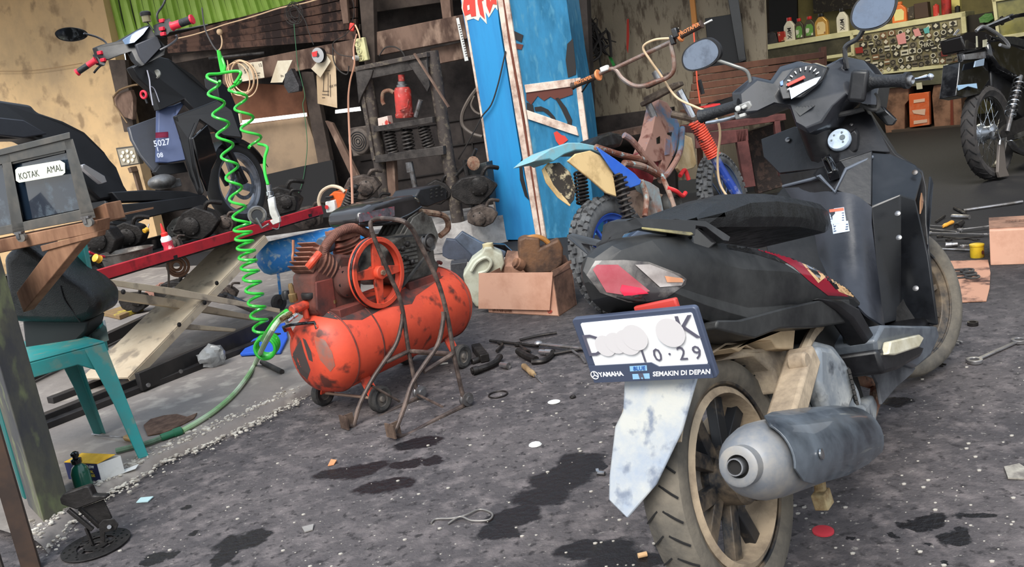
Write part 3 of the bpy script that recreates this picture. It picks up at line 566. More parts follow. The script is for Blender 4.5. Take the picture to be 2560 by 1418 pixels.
sheet([pk('tl', 'tl2', 'tm', 'lm', 'll2', 'll'), pk('tm', 'tc', 'rm', 'lm'), pk('tc', 'tr', 'tr2', 'r1', 'rr', 'rm')], 'leg_shield_top', BLK, sc_)
sheet([pk('ll2', 'lm', 'vL', 'v', 'lb2', 'lb'), pk('lm', 'rm', 'vR', 'v', 'vL'), pk('rm', 'rr', 'c1', 'v', 'vR')], 'leg_shield_middle', BLK, sc_)
sh = sheet([pk('rr', 'r1', 'rw', 'ri', 'c2', 'c1'), pk('ri', 'rw', 'rw2', 'c3', 'c2'), pk('c1', 'c2', 'bc', 'b1'), pk('c2', 'c3', 'e1', 'b2', 'bc')], 'leg_shield', mat('black_leg_shield', srgb(12, 13, 16), .25, dirt=srgb(34, 37, 43), scale=4, amt=.35, sharp=.2), sc_)
rows_ = [[(1965, 470, 1.10), (2025, 470, 1.06), (2088, 480, .99), (2135, 490, .985), (2178, 518, .985)], [(2000, 520, 1.06), (2045, 525, 1.0), (2090, 530, .95), (2135, 530, .95), (2176, 560, .97)], [(2040, 580, .98), (2066, 590, .93), (2100, 600, .90), (2145, 600, .90), (2182, 620, .94)], [(2050, 640, .90), (2082, 650, .86), (2115, 665, .84), (2155, 670, .85), (2190, 690, .91)], [(2070, 690, .84), (2102, 705, .80), (2135, 720, .79), (2168, 740, .80), (2198, 760, .88)], [(2105, 735, .76), (2140, 765, .73), (2162, 790, .72), (2185, 805, .75), (2207, 818, .87)]]
mb = MB(S); mb.grid([catmull([S.x(*q) for q in r_], 5) for r_ in rows_]); bvg = mb.bvh(); mb.build('tunnel_cover', mat('grey_black_plastic', (.1, .1, .1)), sc_, solid=.006, ang=60)
mb = MB(S); mb.tube([S.x(*q) for q in ((1958, 466, 1.12), (2030, 448, 1.03), (2050, 440, 1.02), (2088, 480, .975), (2114, 424, 1.02), (2182, 392, 1.09))], .005, 8); mb.build('shield_ridge', mat('grey_ridge', srgb(96, 102, 112), .35), sc_)
for L_, m_ in (([(2072, 523), (2110, 518), (2116, 556), (2078, 561)], mat('label_white', srgb(196, 208, 226), .4)), ([(2079, 560), (2120, 552), (2124, 578), (2083, 585)], mat('label_white', (.8, .8, .8)))): dc(L_, m_, 'warning_label', sc_, .020, 1, [bvg], label='white warning label')
dc([(2073, 524), (2109, 519), (2110, 526), (2074, 531)], mat('orange_label_head', srgb(232, 110, 84), .4), 'warning_label', sc_, .0215, 1, [bvg])
for k in range(4): dc([(2076, 535+k*6), (2110, 531+k*6), (2110, 533+k*6), (2076, 537+k*6)], mat('label_print', srgb(70, 84, 110), .5), 'label_print', sc_, .0215, 0, [bvg])
for k in range(3): dc([(2084, 565+k*6), (2120, 559+k*6), (2120, 562+k*6), (2084, 568+k*6)], mat('label_print', (.1, .1, .1)), 'label_print', sc_, .0215, 0, [bvg])
# front cowl ahead of the shield
o = [S.x(*q) for q in [(2160, 272, 1.21), (2235, 385, 1.19), (2306, 430, 1.13), (2314, 470, 1.10), (2316, 560, 1.06), (2330, 700, 1.0), (2345, 815, .94)]]
Rr = [V(p.x, min(p.y, -.06), p.z) for p in o]; loop = Rr+[V(p.x, -p.y, p.z) for p in reversed(Rr)]
mb = MB(S); mb.loft([[p+V(.008, 0, 0) for p in loop], [V(p.x+.09, p.y*.92, p.z*.98+.01) for p in loop], [V(p.x*.3+1.32*.7, p.y*.45, .60+(p.z-.60)*.6) for p in loop]]); bvf = mb.bvh(); fc = mb.build('front_cowl', BLK, sc_, bevel=.004)
mb = MB(S); P = [S.y(2322, 442, -.21), S.y(2328, 460, -.215), S.y(2316, 600, -.225), S.y(2312, 680, -.22), S.y(2308, 600, -.21)]; mb.prism(P, (0, -.006, 0)); mb.build('cowl_fin', BLK, fc, bevel=.001)
mb = MB(S); P = [S.y(2303, 478, -.232), S.y(2308, 484, -.232), S.y(2304, 520, -.234), S.y(2299, 535, -.234), S.y(2299, 505, -.234)]; mb.prism(P, (0, -.003, 0)); mb.build('cowl_sticker', mat('dim_gold_sticker', srgb(150, 112, 84), .4, dirt=srgb(90, 24, 34), scale=30, amt=.4, sharp=.02), fc)
# lower nose: lamp unit, belly and hanging torn cover
mb = MB(S); q = sy([(2208, 812, -.20), (2345, 815, -.22), (2350, 840, -.21), (2330, 890, -.20), (2290, 920, -.18), (2235, 895, -.19), (2195, 890, -.19), (2190, 850, -.2)]); mb.loft([q, [V(p.x, p.y*.3, p.z) for p in q]]); bvb = mb.bvh(); bel = mb.build('lower_cowl', mat('dusty_grey_cowl', srgb(70, 76, 84), .35, dirt=srgb(112, 118, 124), scale=5, amt=.4, coat=.3), sc_, bevel=.008)
mb = MB(S); q = sy([(2228, 853, -.215), (2300, 836, -.222), (2312, 845, -.222), (2300, 868, -.222), (2240, 888, -.215), (2222, 886, -.213)]); mb.loft([q, [V(p.x, p.y+.02, p.z) for p in q]]); mb.build('lamp_lens', mat('yellowed_lens', srgb(214, 208, 186), .25, coat=.5, dirt=srgb(170, 160, 130), scale=10), bel, bevel=.004)
mb = MB(S); q = sy([(2185, 905, -.15), (2230, 900, -.17), (2290, 920, -.17), (2280, 935, -.16), (2240, 970, -.15), (2205, 1012, -.14), (2196, 960, -.14), (2182, 930, -.15)]); mb.loft([q, [V(p.x, p.y+.008, p.z) for p in q]]); mb.build('torn_belly_cover', mat('scuffed_grey_plastic', srgb(84, 86, 90), .6, dirt=srgb(50, 50, 54), scale=8), sc_, bevel=.002)
mb = MB(S); q = sy([(2050, 745, -.17), (2110, 748, -.185), (2150, 770, -.19), (2195, 850, -.19), (2200, 900, -.18), (2165, 850, -.18), (2130, 800, -.18), (2100, 775, -.175)]); mb.loft([q, [V(p.x, p.y+.05, p.z) for p in q]]); mb.build('side_cover', BLK, sc_, bevel=.008)
mb = MB(S); q = sy([(2128, 800, -.16), (2150, 815, -.16), (2170, 880, -.15), (2160, 898, -.15), (2140, 860, -.15)]); mb.loft([q, [V(p.x, p.y+.03, p.z) for p in q]]); mb.build('pillion_peg_bracket', GREYP, sc_, bevel=.003)
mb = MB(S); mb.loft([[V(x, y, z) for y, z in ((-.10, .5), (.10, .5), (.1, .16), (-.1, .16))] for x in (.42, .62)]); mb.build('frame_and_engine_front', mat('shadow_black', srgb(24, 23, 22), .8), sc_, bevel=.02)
# ignition lock
ic = S.x(2108, 360, 1.12); nx = V(-.86, -.05, .5).normalized()
mb = MB(S); mb.loft([[S.x(u, v, 1.125) for u, v in ((2075, 392), (2090, 355), (2142, 318), (2150, 332), (2148, 380), (2110, 408))], [S.x(u, v, 1.095) for u, v in ((2080, 388), (2094, 358), (2136, 326), (2143, 336), (2142, 374), (2108, 402))]]); ig = mb.build('ignition_housing', BLK, sc_, bevel=.003)
mb = MB(S); mb.lathe(ic+nx*.02, nx, [(.030, 0), (.034, .006), (.034, .014), (.031, .02), (0.001, .021)], 32); ik = mb.build('ignition_ring', mat('pale_blue_ring', srgb(196, 212, 228), .35, dirt=srgb(140, 154, 170), scale=14), ig)
mb = MB(S)
for a, r in ((0, .02), (.9, .018), (2.2, .02), (4, .019)): mb.lathe(ic+nx*.0405+V(0, 1, 0)*r*math.cos(a)+V(.5, 0, .86)*r*math.sin(a), nx, [(.003, 0), (.003, .002)], 8)
mb.lathe(ic+nx*.0405+V(0, -.012, 0), nx, [(.008, 0), (.008, .002)], 14); mb.build('key_slot', mat('slot_grey', srgb(90, 100, 104), .5), ik)
mb = MB(S)
mb.b.free()
for u, v, x in ((1970, 350, 1.18), (2128, 315, 1.17), (2288, 432, 1.10), (2245, 535, 1.0), (2248, 595, .985), (2290, 722, .95)): mb = MB(S); p = S.x(u, v, x-.012); mb.lathe(p, nx, [(.008, 0), (.008, .004), (.004, .006)], 12); mb.build('screw', STEEL, sc_)
mb = MB(S); mb.bar(S.x(2066, 398, 1.06), S.x(2085, 440, .985), .03, .03); mb.tube([S.x(2060, 400, 1.04), S.x(2072, 398, 1.01), S.x(2088, 430, .97)], .008, 8, 4); mb.build('bag_hook', BLK2, sc_, bevel=.006)
# --- handlebar cowl, steered
def hx(u, v, x): return S.x(u, v, x)
low = [(1985, 315, 1.07), (2020, 330, 1.05), (2060, 318, 1.06), (2098, 270, 1.12), (2110, 240, 1.16)]
backs = [hx(*q) for q in [(1880, 190, 1.02), (1925, 200, 1.00), (1950, 165, 1.05), (1995, 152, 1.08), (2060, 165, 1.10), (2110, 140, 1.14), (2160, 150, 1.20), (2200, 200, 1.17), (2190, 265, 1.12), (2140, 235, 1.12), (2100, 268, 1.10), (2068, 316, 1.06), (2022, 335, 1.02), (1992, 318, 1.02), (1975, 270, .99), (1930, 262, .98), (1880, 285, .98), (1835, 290, .99), (1828, 232, 1.0)]]
fr = [p+V(.10, 0, -.02)*(1) for p in backs]; cen = sum(backs, V(0, 0, 0))/len(backs)
mb = MB(S); bk2 = [p+(cen-p)*.16+V(-.022, 0, 0) for p in backs]; mb.loft([bk2, backs, fr, [q+(cen+V(.12, 0, -.02)-q)*.35+V(.05, 0, 0) for q in fr]]); bvh_ = mb.bvh(); hc = mb.build('handlebar_cowl', mat('dusty_black_cowl', srgb(18, 20, 24), .22, dirt=srgb(46, 48, 56), scale=5, amt=.38, coat=.5, sharp=.2), sc_, bevel=.006, seg=2)
mb = MB(S); ins = [hx(*q) for q in [(1945, 215, .955), (1985, 168, .99), (2035, 158, 1.02), (2068, 170, 1.04), (2055, 200, 1.01), (2000, 245, .965), (1955, 250, .95)]]; mb.loft([[p+V(.03, 0, 0) for p in ins], ins]); ins_o = mb.build('speedometer', BLK2, hc, bevel=.004)
def onx(u, v, dx=0):
    # point on the plane of the dial face
    n = (ins[2]-ins[0]).cross(ins[5]-ins[0]).normalized(); return S.i @ PL(u, v, S.m @ (ins[0]-V(dx, 0, 0)), S.m.to_3x3() @ n)
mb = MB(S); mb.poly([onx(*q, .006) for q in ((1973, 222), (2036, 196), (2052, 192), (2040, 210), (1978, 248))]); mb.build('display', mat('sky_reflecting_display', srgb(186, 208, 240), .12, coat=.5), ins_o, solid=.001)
mb = MB(S); mb.bar(onx(1968, 213, .010), onx(2012, 192, .010), .010, .003, up=(1, 0, -.5)); mb.build('needle_hub', mat('orange_red', srgb(232, 70, 56), .5), ins_o, bevel=.001)
mb = MB(S)
for i in range(10):
    t = math.radians(200-i*20); cx, cy = 2008, 202; a = onx(cx+34*math.cos(t), cy-26*math.sin(t)-math.cos(t)*9, .008); b = onx(cx+42*math.cos(t), cy-34*math.sin(t)-math.cos(t)*11, .008); mb.bar(a, b, .003, .001, up=(1, 0, -.5))
mb.build('dial_marks', WLET, ins_o)
mb = MB(S); mb.poly([onx(*q, .006) for q in ((1950, 205), (1957, 201), (1958, 212), (1952, 214))]); mb.build('indicator', mat('blue_lamp', srgb(70, 120, 220), .3), ins_o, solid=.001)
decs = [([(1975, 262), (2040, 225), (2075, 195), (2110, 170), (2090, 225), (2040, 262), (2000, 290)], mat('satin_grey_panel', srgb(116, 116, 112), .3, dirt=srgb(80, 82, 86), scale=4, coat=.3), 'centre_panel')]
for P, m_, n_ in decs: dc(P, m_, n_, hc, .003, 3, [bvh_])
# grips, levers, switches
GRIP = mat('grip_rubber', srgb(26, 27, 30), .45, bump=.3, scale=20, dirt=srgb(44, 46, 50), amt=.4)
rg0 = hx(2150, 205, 1.13); rg1 = hx(2272, 201, 1.09); d = (rg1-rg0).normalized()
mb = MB(S); mb.lathe(rg0, d, [(.030, 0), (.033, .012), (.033, .022), (.026, .03), (.020, .045), (.0185, .06), (.0175, .10), (.019, (rg1-rg0).length-.012), (.023, (rg1-rg0).length-.010), (.023, (rg1-rg0).length), (.015, (rg1-rg0).length+.001)], 20); mb.build('throttle_grip', GRIP, hc)
mb = MB(S); mb.lathe(rg1, d, [(.014, 0), (.014, .008), (.010, .012), (.004, .006)], 16); mb.build('bar_end', STEEL, hc)
lg0 = hx(1850, 262, .99); lg1 = hx(1750, 292, 1.0); d2 = (lg1-lg0).normalized()
mb = MB(S); mb.lathe(lg0, d2, [(.020, 0), (.020, .01), (.017, .02), (.0175, .08), (.020, (lg1-lg0).length-.006), (.022, (lg1-lg0).length-.003), (.020, (lg1-lg0).length)], 20); mb.build('left_grip', GRIP, hc)
mb = MB(S); mb.tube([hx(2180, 215, 1.21), hx(2230, 205, 1.24), hx(2290, 198, 1.24), hx(2326, 192, 1.22)], [.006, .006, .0055, .008], 8, 4); mb.sph(hx(2326, 192, 1.22), .010, 10, 6); mb.build('brake_lever', CHROME, hc)
mb = MB(S); mb.tube([hx(1856, 285, 1.05), hx(1810, 300, 1.06), hx(1765, 308, 1.06)], .0055, 8, 3); mb.build('brake_lever', CHROME, hc)
mb = MB(S); q = [hx(*q, ) for q in ((1832, 268, .985), (1872, 252, .975), (1880, 265, .975), (1862, 296, .985), (1838, 300, .99))]; mb.loft([q, [p+V(.04, 0, 0) for p in q]]); sw = mb.build('switch_block', mat('grey_switch', srgb(150, 150, 148), .4), hc, bevel=.004)
mb = MB(S); p = hx(1846, 272, .972); mb.lathe(p, (-1, 0, .2), [(.009, 0), (.009, .006), (.004, .008)], 14); mb.bar(hx(1856, 270, .97), hx(1866, 264, .97), .012, .01); mb.bar(hx(1850, 290, .975), hx(1864, 286, .975), .014, .01); mb.build('switch_button', mat('pale_grey_button', srgb(190, 190, 186), .4), sw, bevel=.002)
mb = MB(S); mb.bar(hx(2122, 240, 1.085), hx(2142, 240, 1.09), .014, .018); mb.build('start_button', mat('pale_grey_button', (.5, .5, .5)), hc, bevel=.002)
mb = MB(S); mb.bar(hx(2152, 175, 1.09), hx(2140, 255, 1.08), .05, .02, up=(1, 0, 0)); mb.build('throttle_housing', BLK, hc, bevel=.012, seg=3)
mb = MB(S); mb.tube([hx(2150, 262, 1.12), hx(2190, 275, 1.13), hx(2195, 250, 1.14), hx(2185, 235, 1.14)], .007, 8, 4); mb.tube([hx(2060, 290, 1.12), hx(2110, 285, 1.12), hx(2160, 272, 1.12)], .008, 8, 3); mb.build('brake_hose', RUBD, hc)
mb = MB(S); q = [hx(*q) for q in ((2165, 262, 1.26), (2196, 258, 1.26), (2240, 300, 1.25), (2232, 314, 1.25), (2215, 314, 1.25))]; mb.loft([q, [p+V(.02, .0, 0) for p in q]]); mb.build('front_plate', BLK2, sc_, bevel=.003)
# mirrors
def mirror(F, P, back, nrm, stemp, parent, r=.006, stem_m=None, name='mirror'):
    cen = sum(P, V(0, 0, 0))/len(P); P = catmull(P, 5, True); nrm = Vector(nrm).normalized()
    mb = MB(F); mb.loft([[cen+(p-cen)*.97 for p in P], P, [p+nrm*.012 for p in P], [cen+(p-cen)*.75+nrm*.03 for p in P], [cen+(p-cen)*.35+nrm*.038 for p in P]]); mo = mb.build(name, BLK, parent)
    mb = MB(F); mb.poly([cen+(p-cen)*.90-nrm*.002 for p in P]); mb.build('mirror_glass', MIRR, mo, solid=.001)
    mb = MB(F); mb.tube(stemp, r, 10, 5); mb.build('mirror_stem', stem_m or BLK2, mo); return mo
mirror(S, [hx(*q) for q in ((2125, 50, 1.10), (2140, 5, 1.11), (2185, -22, 1.12), (2232, -25, 1.12), (2243, 5, 1.12), (2225, 50, 1.11), (2190, 72, 1.10), (2145, 75, 1.10))], 0, (1, .1, -.05), [hx(2165, 60, 1.13), hx(2145, 95, 1.13), hx(2115, 115, 1.13), hx(2113, 140, 1.13), hx(2118, 172, 1.13)], hc, .007)
mirror(S, [hx(*q) for q in ((1704, 150, .98), (1712, 125, .98), (1740, 103, .99), (1772, 94, .99), (1797, 112, .99), (1800, 140, .99), (1775, 165, .99), (1735, 178, .98), (1712, 172, .98))], 0, (1, -.15, -.05), [hx(1790, 150, 1.0), hx(1835, 165, 1.0), hx(1868, 180, 1.01), hx(1878, 215, 1.01)], hc, .0055, mat('grey_stem', srgb(120, 120, 116), .35, .5))
# neck, fork, front wheel and mudguard
mb = MB(S); mb.tube([(1.10, 0, .92), (1.16, 0, .62)], .045, 12); mb.build('steering_column', BLK, sc_)
st = .16; axw = V(math.sin(st)*1, math.cos(st), 0)
fwp = S.y(2256, 752, -.03); wheel(S, fwp, .25, .08, .186, 'front_wheel', sc_, RUB, BRIM, spokes=5, hubr=.04, ax=(.41, .91, -.04))
mb = MB(S)
for sg in (-1, 1): mb.tube([(1.17, sg*.07, .60), (fwp.x, sg*.07-.03, fwp.z)], .018, 10)
mb.build('fork', DSTEEL, sc_)
rows = []
for i in range(8): a = math.radians(25+i*17); rows.append([V(fwp.x+.272*math.cos(a), y-.03, fwp.z+.272*math.sin(a)-(.02 if abs(y) > .04 else 0)) for y in (-.06, -.045, 0, .045, .06)])
mb = MB(S); mb.grid(rows); mb.build('front_fender', BLK, sc_, solid=.004)
# ================================================================ the orange-red air compressor
K = Fr((-.764, 3.07, 0), .637)
cp = thing('air_compressor', 'orange-red belt-driven air compressor with a long tank on small wheels', 'air compressor', K.w(.37, 0, 0))
ORG = mat('orange_red_paint', srgb(222, 82, 54), .45, dirt=srgb(188, 62, 42), scale=5, amt=.35, dcol2=srgb(92, 46, 38), bump=.05, sharp=.2)
ORGD = mat('grimy_red_paint', srgb(142, 66, 54), .6, .2, dirt=srgb(60, 44, 42), scale=6, amt=.55, bump=.1, sharp=.2)
GRIME = mat('oily_grime', srgb(66, 48, 44), .7, dirt=srgb(112, 58, 46), scale=9, amt=.4, bump=.1, sharp=.25)
RTOP = mat('greasy_cast_iron', srgb(76, 60, 55), .65, .3, dirt=srgb(122, 66, 54), scale=8, amt=.45, bump=.2, sharp=.2)
FIN = mat('dusty_reddish_fins', srgb(150, 104, 86), .8, .1, dirt=srgb(104, 66, 54), scale=10, amt=.45, bump=.15)
TL, TR, TZ = .785, .164, .258
mb = MB(K); mb.lathe((0, 0, TZ), (1, 0, 0), [(.01, -.052), (.06, -.048), (.105, -.034), (.138, -.012), (.153, .018), (TR, .045), (TR, TL-.045), (.153, TL-.02), (.13, TL+.012), (.07, TL+.04), (.01, TL+.045)], 56)
bk = mb.bvh(); tank = mb.build('tank', ORG, cp)
for x in (.052, .19, TL-.05): mb = MB(K); mb.torus((x, 0, TZ), (1, 0, 0), TR, .0035, 48, 6); mb.build('weld_seam', ORGD, tank)
def kd(px, m, name, off=.002, cuts=3): 
    mb = MB(); decal(mb, px, [bk], off, cuts); return mb.build(name, m, tank)
SOOT = mat('black_scorch', srgb(62, 50, 48), .75, dirt=srgb(140, 62, 48), scale=14, amt=.33, sharp=.12)
kd([(790, 790), (860, 765), (960, 745), (1060, 700), (1110, 690), (1040, 740), (1030, 760), (960, 770), (905, 800), (850, 800)], SOOT, 'grease_patch')
kd([(722, 925), (724, 900), (744, 862), (752, 850), (760, 880), (776, 925), (768, 950), (756, 915), (745, 905), (732, 915)], mat('burnt_black', srgb(66, 56, 54), .8), 'black_mark')
kd([(756, 845), (764, 850), (778, 880), (782, 905), (772, 900)], mat('burnt_black', (0, 0, 0)), 'black_mark')
kd([(785, 840), (812, 850), (830, 880), (838, 915), (826, 930), (800, 900), (790, 870)], mat('bare_metal_patch', srgb(132, 104, 96), .6, .2, dirt=srgb(180, 92, 70), scale=16, amt=.5), 'bare_patch')
# wheels, legs
def cwheel(c, r, w): 
    mb = MB(K); mb.annulus(c, (0, 1, 0), [(r*.55, -w*.4), (r*.8, -w*.5), (r*.96, -w*.4), (r, 0), (r*.96, w*.4), (r*.8, w*.5), (r*.55, w*.4)], 28); o = mb.build('wheel', RUBD, cp)
    mb = MB(K); mb.lathe(c, (0, 1, 0), [(.005, -w*.5), (r*.2, -w*.48), (r*.25, -w*.25), (r*.5, -w*.2), (r*.56, -w*.35), (r*.56, w*.35), (r*.2, w*.5)], 20); mb.build('hub', mat('grey_hub', srgb(80, 78, 76), .6, dirt=srgb(120, 110, 100), scale=20), o)
w1 = K.y(947, 980, -.165); w2 = K.y(1150, 866, -.165); w1.z = .052; w2.z = .052
for c in (w1, w2, V(w1.x-.0, .155, .052), V(w2.x, .165, .052)): cwheel(c, .052, .034)
for c in (w1, w2):
    for sg in (-1, 1): mb = MB(K); mb.bar((c.x, sg*.085, .17), (c.x, sg*.14, .055), .05, .006, up=(0, 1, 0)); mb.bar((c.x, sg*.14, .06), (c.x, sg*.15, .052), .012, .012); mb.build('wheel_bracket', ORG, cp)
    mb = MB(K); mb.cyl((c.x, -.165, .052), (c.x, .165, .052), .006, n=8); mb.build('axle', mat('bare_axle', srgb(180, 150, 130), .5, .4), cp)
mb = MB(K); mb.tube([K.y(713, 828, .09), K.y(708, 818, .08), K.y(730, 812, .04), K.y(786, 806, -.04), K.y(792, 822, -.05)], .006, 8); mb.build('handle', BLK2, cp)
for q in ((713, 826, .09), (790, 818, -.05)): mb = MB(K); p = K.y(*q); mb.tube([p, p+V(.02, 0, .0), p+V(.03, 0, -.04)], .008, 8); mb.build('handle_bracket', ORG, cp)
mb = MB(K); p = K.y(1098, 672, -.02); mb.tube([p+V(.02, 0, -.03), p, p+V(-.015, .0, .015), p+V(.0, 0, .03), p+V(.02, 0, .02)], .008, 8, 3); mb.build('lifting_hook', ORGD, cp)
# saddle plates
for (a, b, c_, d_) in (((848, 775), (958, 738), (962, 762), (853, 796)), ((1022, 708), (1100, 680), (1106, 700), (1026, 730))):
    P = [K.y(*q, -.10) for q in (a, b, c_, d_)]; mb = MB(K); mb.loft([P, [V(p.x, .10, p.z) for p in P]]); mb.build('saddle_plate', ORGD, cp, bevel=.003)
# pump crankcase
q = [K.y(*t, -.045) for t in ((786, 770), (782, 690), (800, 668), (838, 660), (850, 635), (895, 640), (905, 690), (905, 760), (870, 775), (800, 790))]
mb = MB(K); mb.loft([q, [V(p.x, .075, p.z) for p in q]]); pump = mb.build('crankcase', RTOP, cp, bevel=.012, seg=3)
q = [K.y(*t, -.05) for t in ((793, 775), (790, 705), (832, 695), (842, 770), (835, 788), (808, 792))]; mb = MB(K); mb.loft([q, [V(p.x, p.y+.02, p.z) for p in q]]); mb.build('painted_cover', ORGD, pump, bevel=.004)
c = K.y(868, 705, -.055); mb = MB(K); mb.lathe(c, (0, -1, 0), [(.06, -.02), (.06, .008), (.035, .03), (.02, .05)], 24); mb.build('bearing_cover', GRIME, pump)
for k in range(6):
    t = k*math.pi/3; mb = MB(K); mb.lathe(c+V(.05*math.cos(t), -.008, .05*math.sin(t)), (0, -1, 0), [(.006, 0), (.006, .008)], 6); mb.build('bolt', DSTEEL, pump)
def fincyl(F, a, b, r, n, parent, m=FIN, th=.004, hd=True, name='cylinder'):
    a = Vector(a); b = Vector(b); d = (b-a); L = d.length; d.normalize(); mb = MB(F); prof = [(r*.72, 0)]
    for i in range(n):
        h0 = L*(i+.25)/n; prof += [(r*.72, h0), (r*(.86+.14*i/n), h0+.0005), (r*(.86+.14*i/n), h0+th), (r*.72, h0+th+.0005)]
    prof.append((r*.72, L)); mb.lathe(a, d, prof, 28); return mb.build(name, m, parent), d
a = K.y(832, 692, .01); b = K.y(775, 652, .01); cy1, d1 = fincyl(K, a, b, .072, 6, cp)
mb = MB(K); hd = b+d1*.012
up_ = V(0, 1, 0); sd_ = d1.cross(up_).normalized(); R3 = Matrix((sd_, up_, d1)).transposed(); mb.box(hd, (.11, .10, .02), R3)
for k in range(6): mb.box(hd+d1*.022+sd_*(-.05+.02*k), (.005, .098, .03), R3)
mb.build('cylinder_head', FIN, cy1, bevel=.002)
mb = MB(K); e = hd+d1*.02+sd_*.02+V(0, -.06, 0); mb.tube([e+V(-.01, .02, -.02), e, e+V(.035, 0, .02)], .014, 10, 3); mb.build('outlet_elbow', ORG, cy1)
a = K.y(876, 640, .04); b = K.y(860, 598, .04); cy2, d3 = fincyl(K, a, b, .066, 5, cp, mat('red_fins', srgb(160, 74, 60), .7, dirt=srgb(120, 84, 70), scale=8))
mb = MB(K); mb.box(b+V(0, 0, .012), (.11, .09, .018)); 
for k in range(6): mb.box(b+V(-.05+.02*k, 0, .03), (.006, .088, .026))
mb.build('cylinder_head', FIN, cy2, bevel=.002)
mb = MB(K); mb.lathe(b+V(-.06, .02, -.005), (-1, 0, 0), [(.03, 0), (.034, .01), (.034, .04), (.028, .045)], 18); mb.build('air_filter', mat('blue_grey_filter', srgb(74, 88, 104), .5), cy2)
hp = [K.y(806, 655, -.03), K.y(812, 620, -.03), K.y(840, 585, -.02), K.y(880, 570, -.01), K.y(915, 582, .0), K.y(940, 602, .01)]
mb = MB(K); mb.tube(hp, .0165, 12, 8); hh = mb.build('intercooler_hose', mat('taped_hose', srgb(132, 88, 74), .8, dirt=srgb(88, 62, 56), scale=12, bump=.3), cp)
P = catmull(hp, 10); mb = MB(K)
for i in range(1, len(P)-1): mb.torus(P[i], P[i+1]-P[i-1], .0165, .0028, 14, 5)
mb.build('hose_ribs', mat('taped_hose', (0, 0, 0)), hh)
mb = MB(K); mb.tube([K.y(733, 600, .05), K.y(733, 630, .05), K.y(732, 650, .05), K.y(745, 670, .05), K.y(750, 690, .05), K.y(744, 725, .05)], .005, 8, 4); mb.build('copper_pipe', mat('copper', srgb(176, 120, 92), .45, .6), cp)
# flywheel
fwc = K.y(942, 682, -.115)
mb = MB(K); FR = .139
mb.annulus(fwc, (0, 1, 0), [(FR-.020, -.016), (FR, -.016), (FR, -.009), (FR-.009, 0), (FR, .009), (FR, .016), (FR-.020, .016), (FR-.014, 0)], 64)
mb.lathe(fwc, (0, 1, 0), [(.012, -.03), (.026, -.028), (.026, .03)], 20)
for k in range(4):
    t = math.radians(84+90*k); d = V(math.cos(t), 0, math.sin(t)); n = V(-d.z, 0, d.x)
    P = [fwc+d*.02-n*.024, fwc+d*(FR-.015)-n*.014, fwc+d*(FR-.015)+n*.014, fwc+d*.02+n*.024]; mb.loft([[p+V(0, -.008, 0) for p in P], [p+V(0, .004, 0) for p in P]])
fw_ = mb.build('flywheel', ORG, cp, bevel=.002)
mb = MB(K); mb.lathe(fwc+V(0, -.03, 0), (0, -1, 0), [(.011, 0), (.011, .01)], 6); mb.build('hub_nut', RUST, fw_)
mb = MB(K); mb.torus(fwc, (0, 1, 0), FR-.002, .0035, 64, 6, ry=.006); mb.build('belt_groove', BLK2, fw_)
# engine
plc = K.y(1071, 606, -.115)
q = [K.y(*t, -.09) for t in ((952, 690), (960, 640), (985, 600), (1010, 585), (1060, 575), (1085, 610), (1090, 650), (1100, 660), (1092, 690), (1000, 712))]
mb = MB(K); mb.loft([q, [V(p.x, .13, p.z) for p in q]]); en = mb.build('engine_block', mat('greasy_engine_alloy', srgb(102, 98, 92), .5, .5, dirt=srgb(52, 48, 45), scale=9, amt=.5, bump=.2), cp, bevel=.012, seg=3)
for i in range(7): mb = MB(K); mb.bar(K.y(990+i*1, 622+i*10, -.094), K.y(1040+i*1, 612+i*10, -.094), .005, .01); mb.build('cooling_rib', ALU, en)
q = [K.y(*t, -.08) for t in ((1000, 600), (1030, 545), (1052, 530), (1075, 545), (1092, 590), (1085, 615))]
for k in range(7): y = -.09+k*.025; mb = MB(K); mb.loft([[V(p.x, y, p.z) for p in q], [V(p.x, y+.007, p.z) for p in q]]); mb.build('cylinder_fin', ALU, en)
for (u, v) in ((1006, 622), (1018, 610), (1014, 645), (1030, 655)): mb = MB(K); p = K.y(u, v, -.1); mb.lathe(p, (0, -1, 0), [(.012, -.01), (.012, .006), (.007, .012)], 10); mb.build('bolt', DSTEEL, en)
mb = MB(K); mb.lathe(plc, (0, 1, 0), [(.012, -.014), (.02, -.012), (.022, -.004), (.034, -.004), (.036, -.014), (.036, -.006), (.028, 0), (.036, .006), (.036, .014), (.02, .03)], 28); mb.build('pulley', STEEL, cp)
mb = MB(K)
dv = (plc-fwc); dd = dv.normalized(); nn = V(-dd.z, 0, dd.x)
for sg, f in ((1, 1), (-1, 1)): mb.bar(fwc+nn*sg*FR*.97+dd*.02, plc+nn*sg*.033, .011, .008, up=nn)
mb.build('drive_belt', RUBD, cp)
q = [K.y(*t, -.03) for t in ((893, 555), (896, 528), (920, 512), (990, 494), (1035, 487), (1052, 500), (1052, 520), (1040, 548), (1010, 560), (940, 566), (905, 568))]
mb = MB(K); cq = sum(q, V(0, 0, 0))/len(q)
mb.loft([[cq+(p-cq)*.85+V(0, -.02, 0) for p in q], q, [V(p.x, .14, p.z) for p in q], [V((cq+(p-cq)*.85).x, .16, (cq+(p-cq)*.85).z) for p in q]]); ft = mb.build('fuel_tank', mat('black_scuffed_tank', srgb(16, 16, 18), .2, coat=.6, dirt=srgb(48, 42, 42), scale=5, amt=.4, sharp=.25), cp, bevel=.014, seg=3)
mb = MB(K); P = [K.y(898, 560, -.052), K.y(960, 560, -.052), K.y(1020, 538, -.052), K.y(1054, 517, -.052)]; mb.tube([p for p in P], .004, 6, 4); mb.build('tank_seam', BLK2, ft)
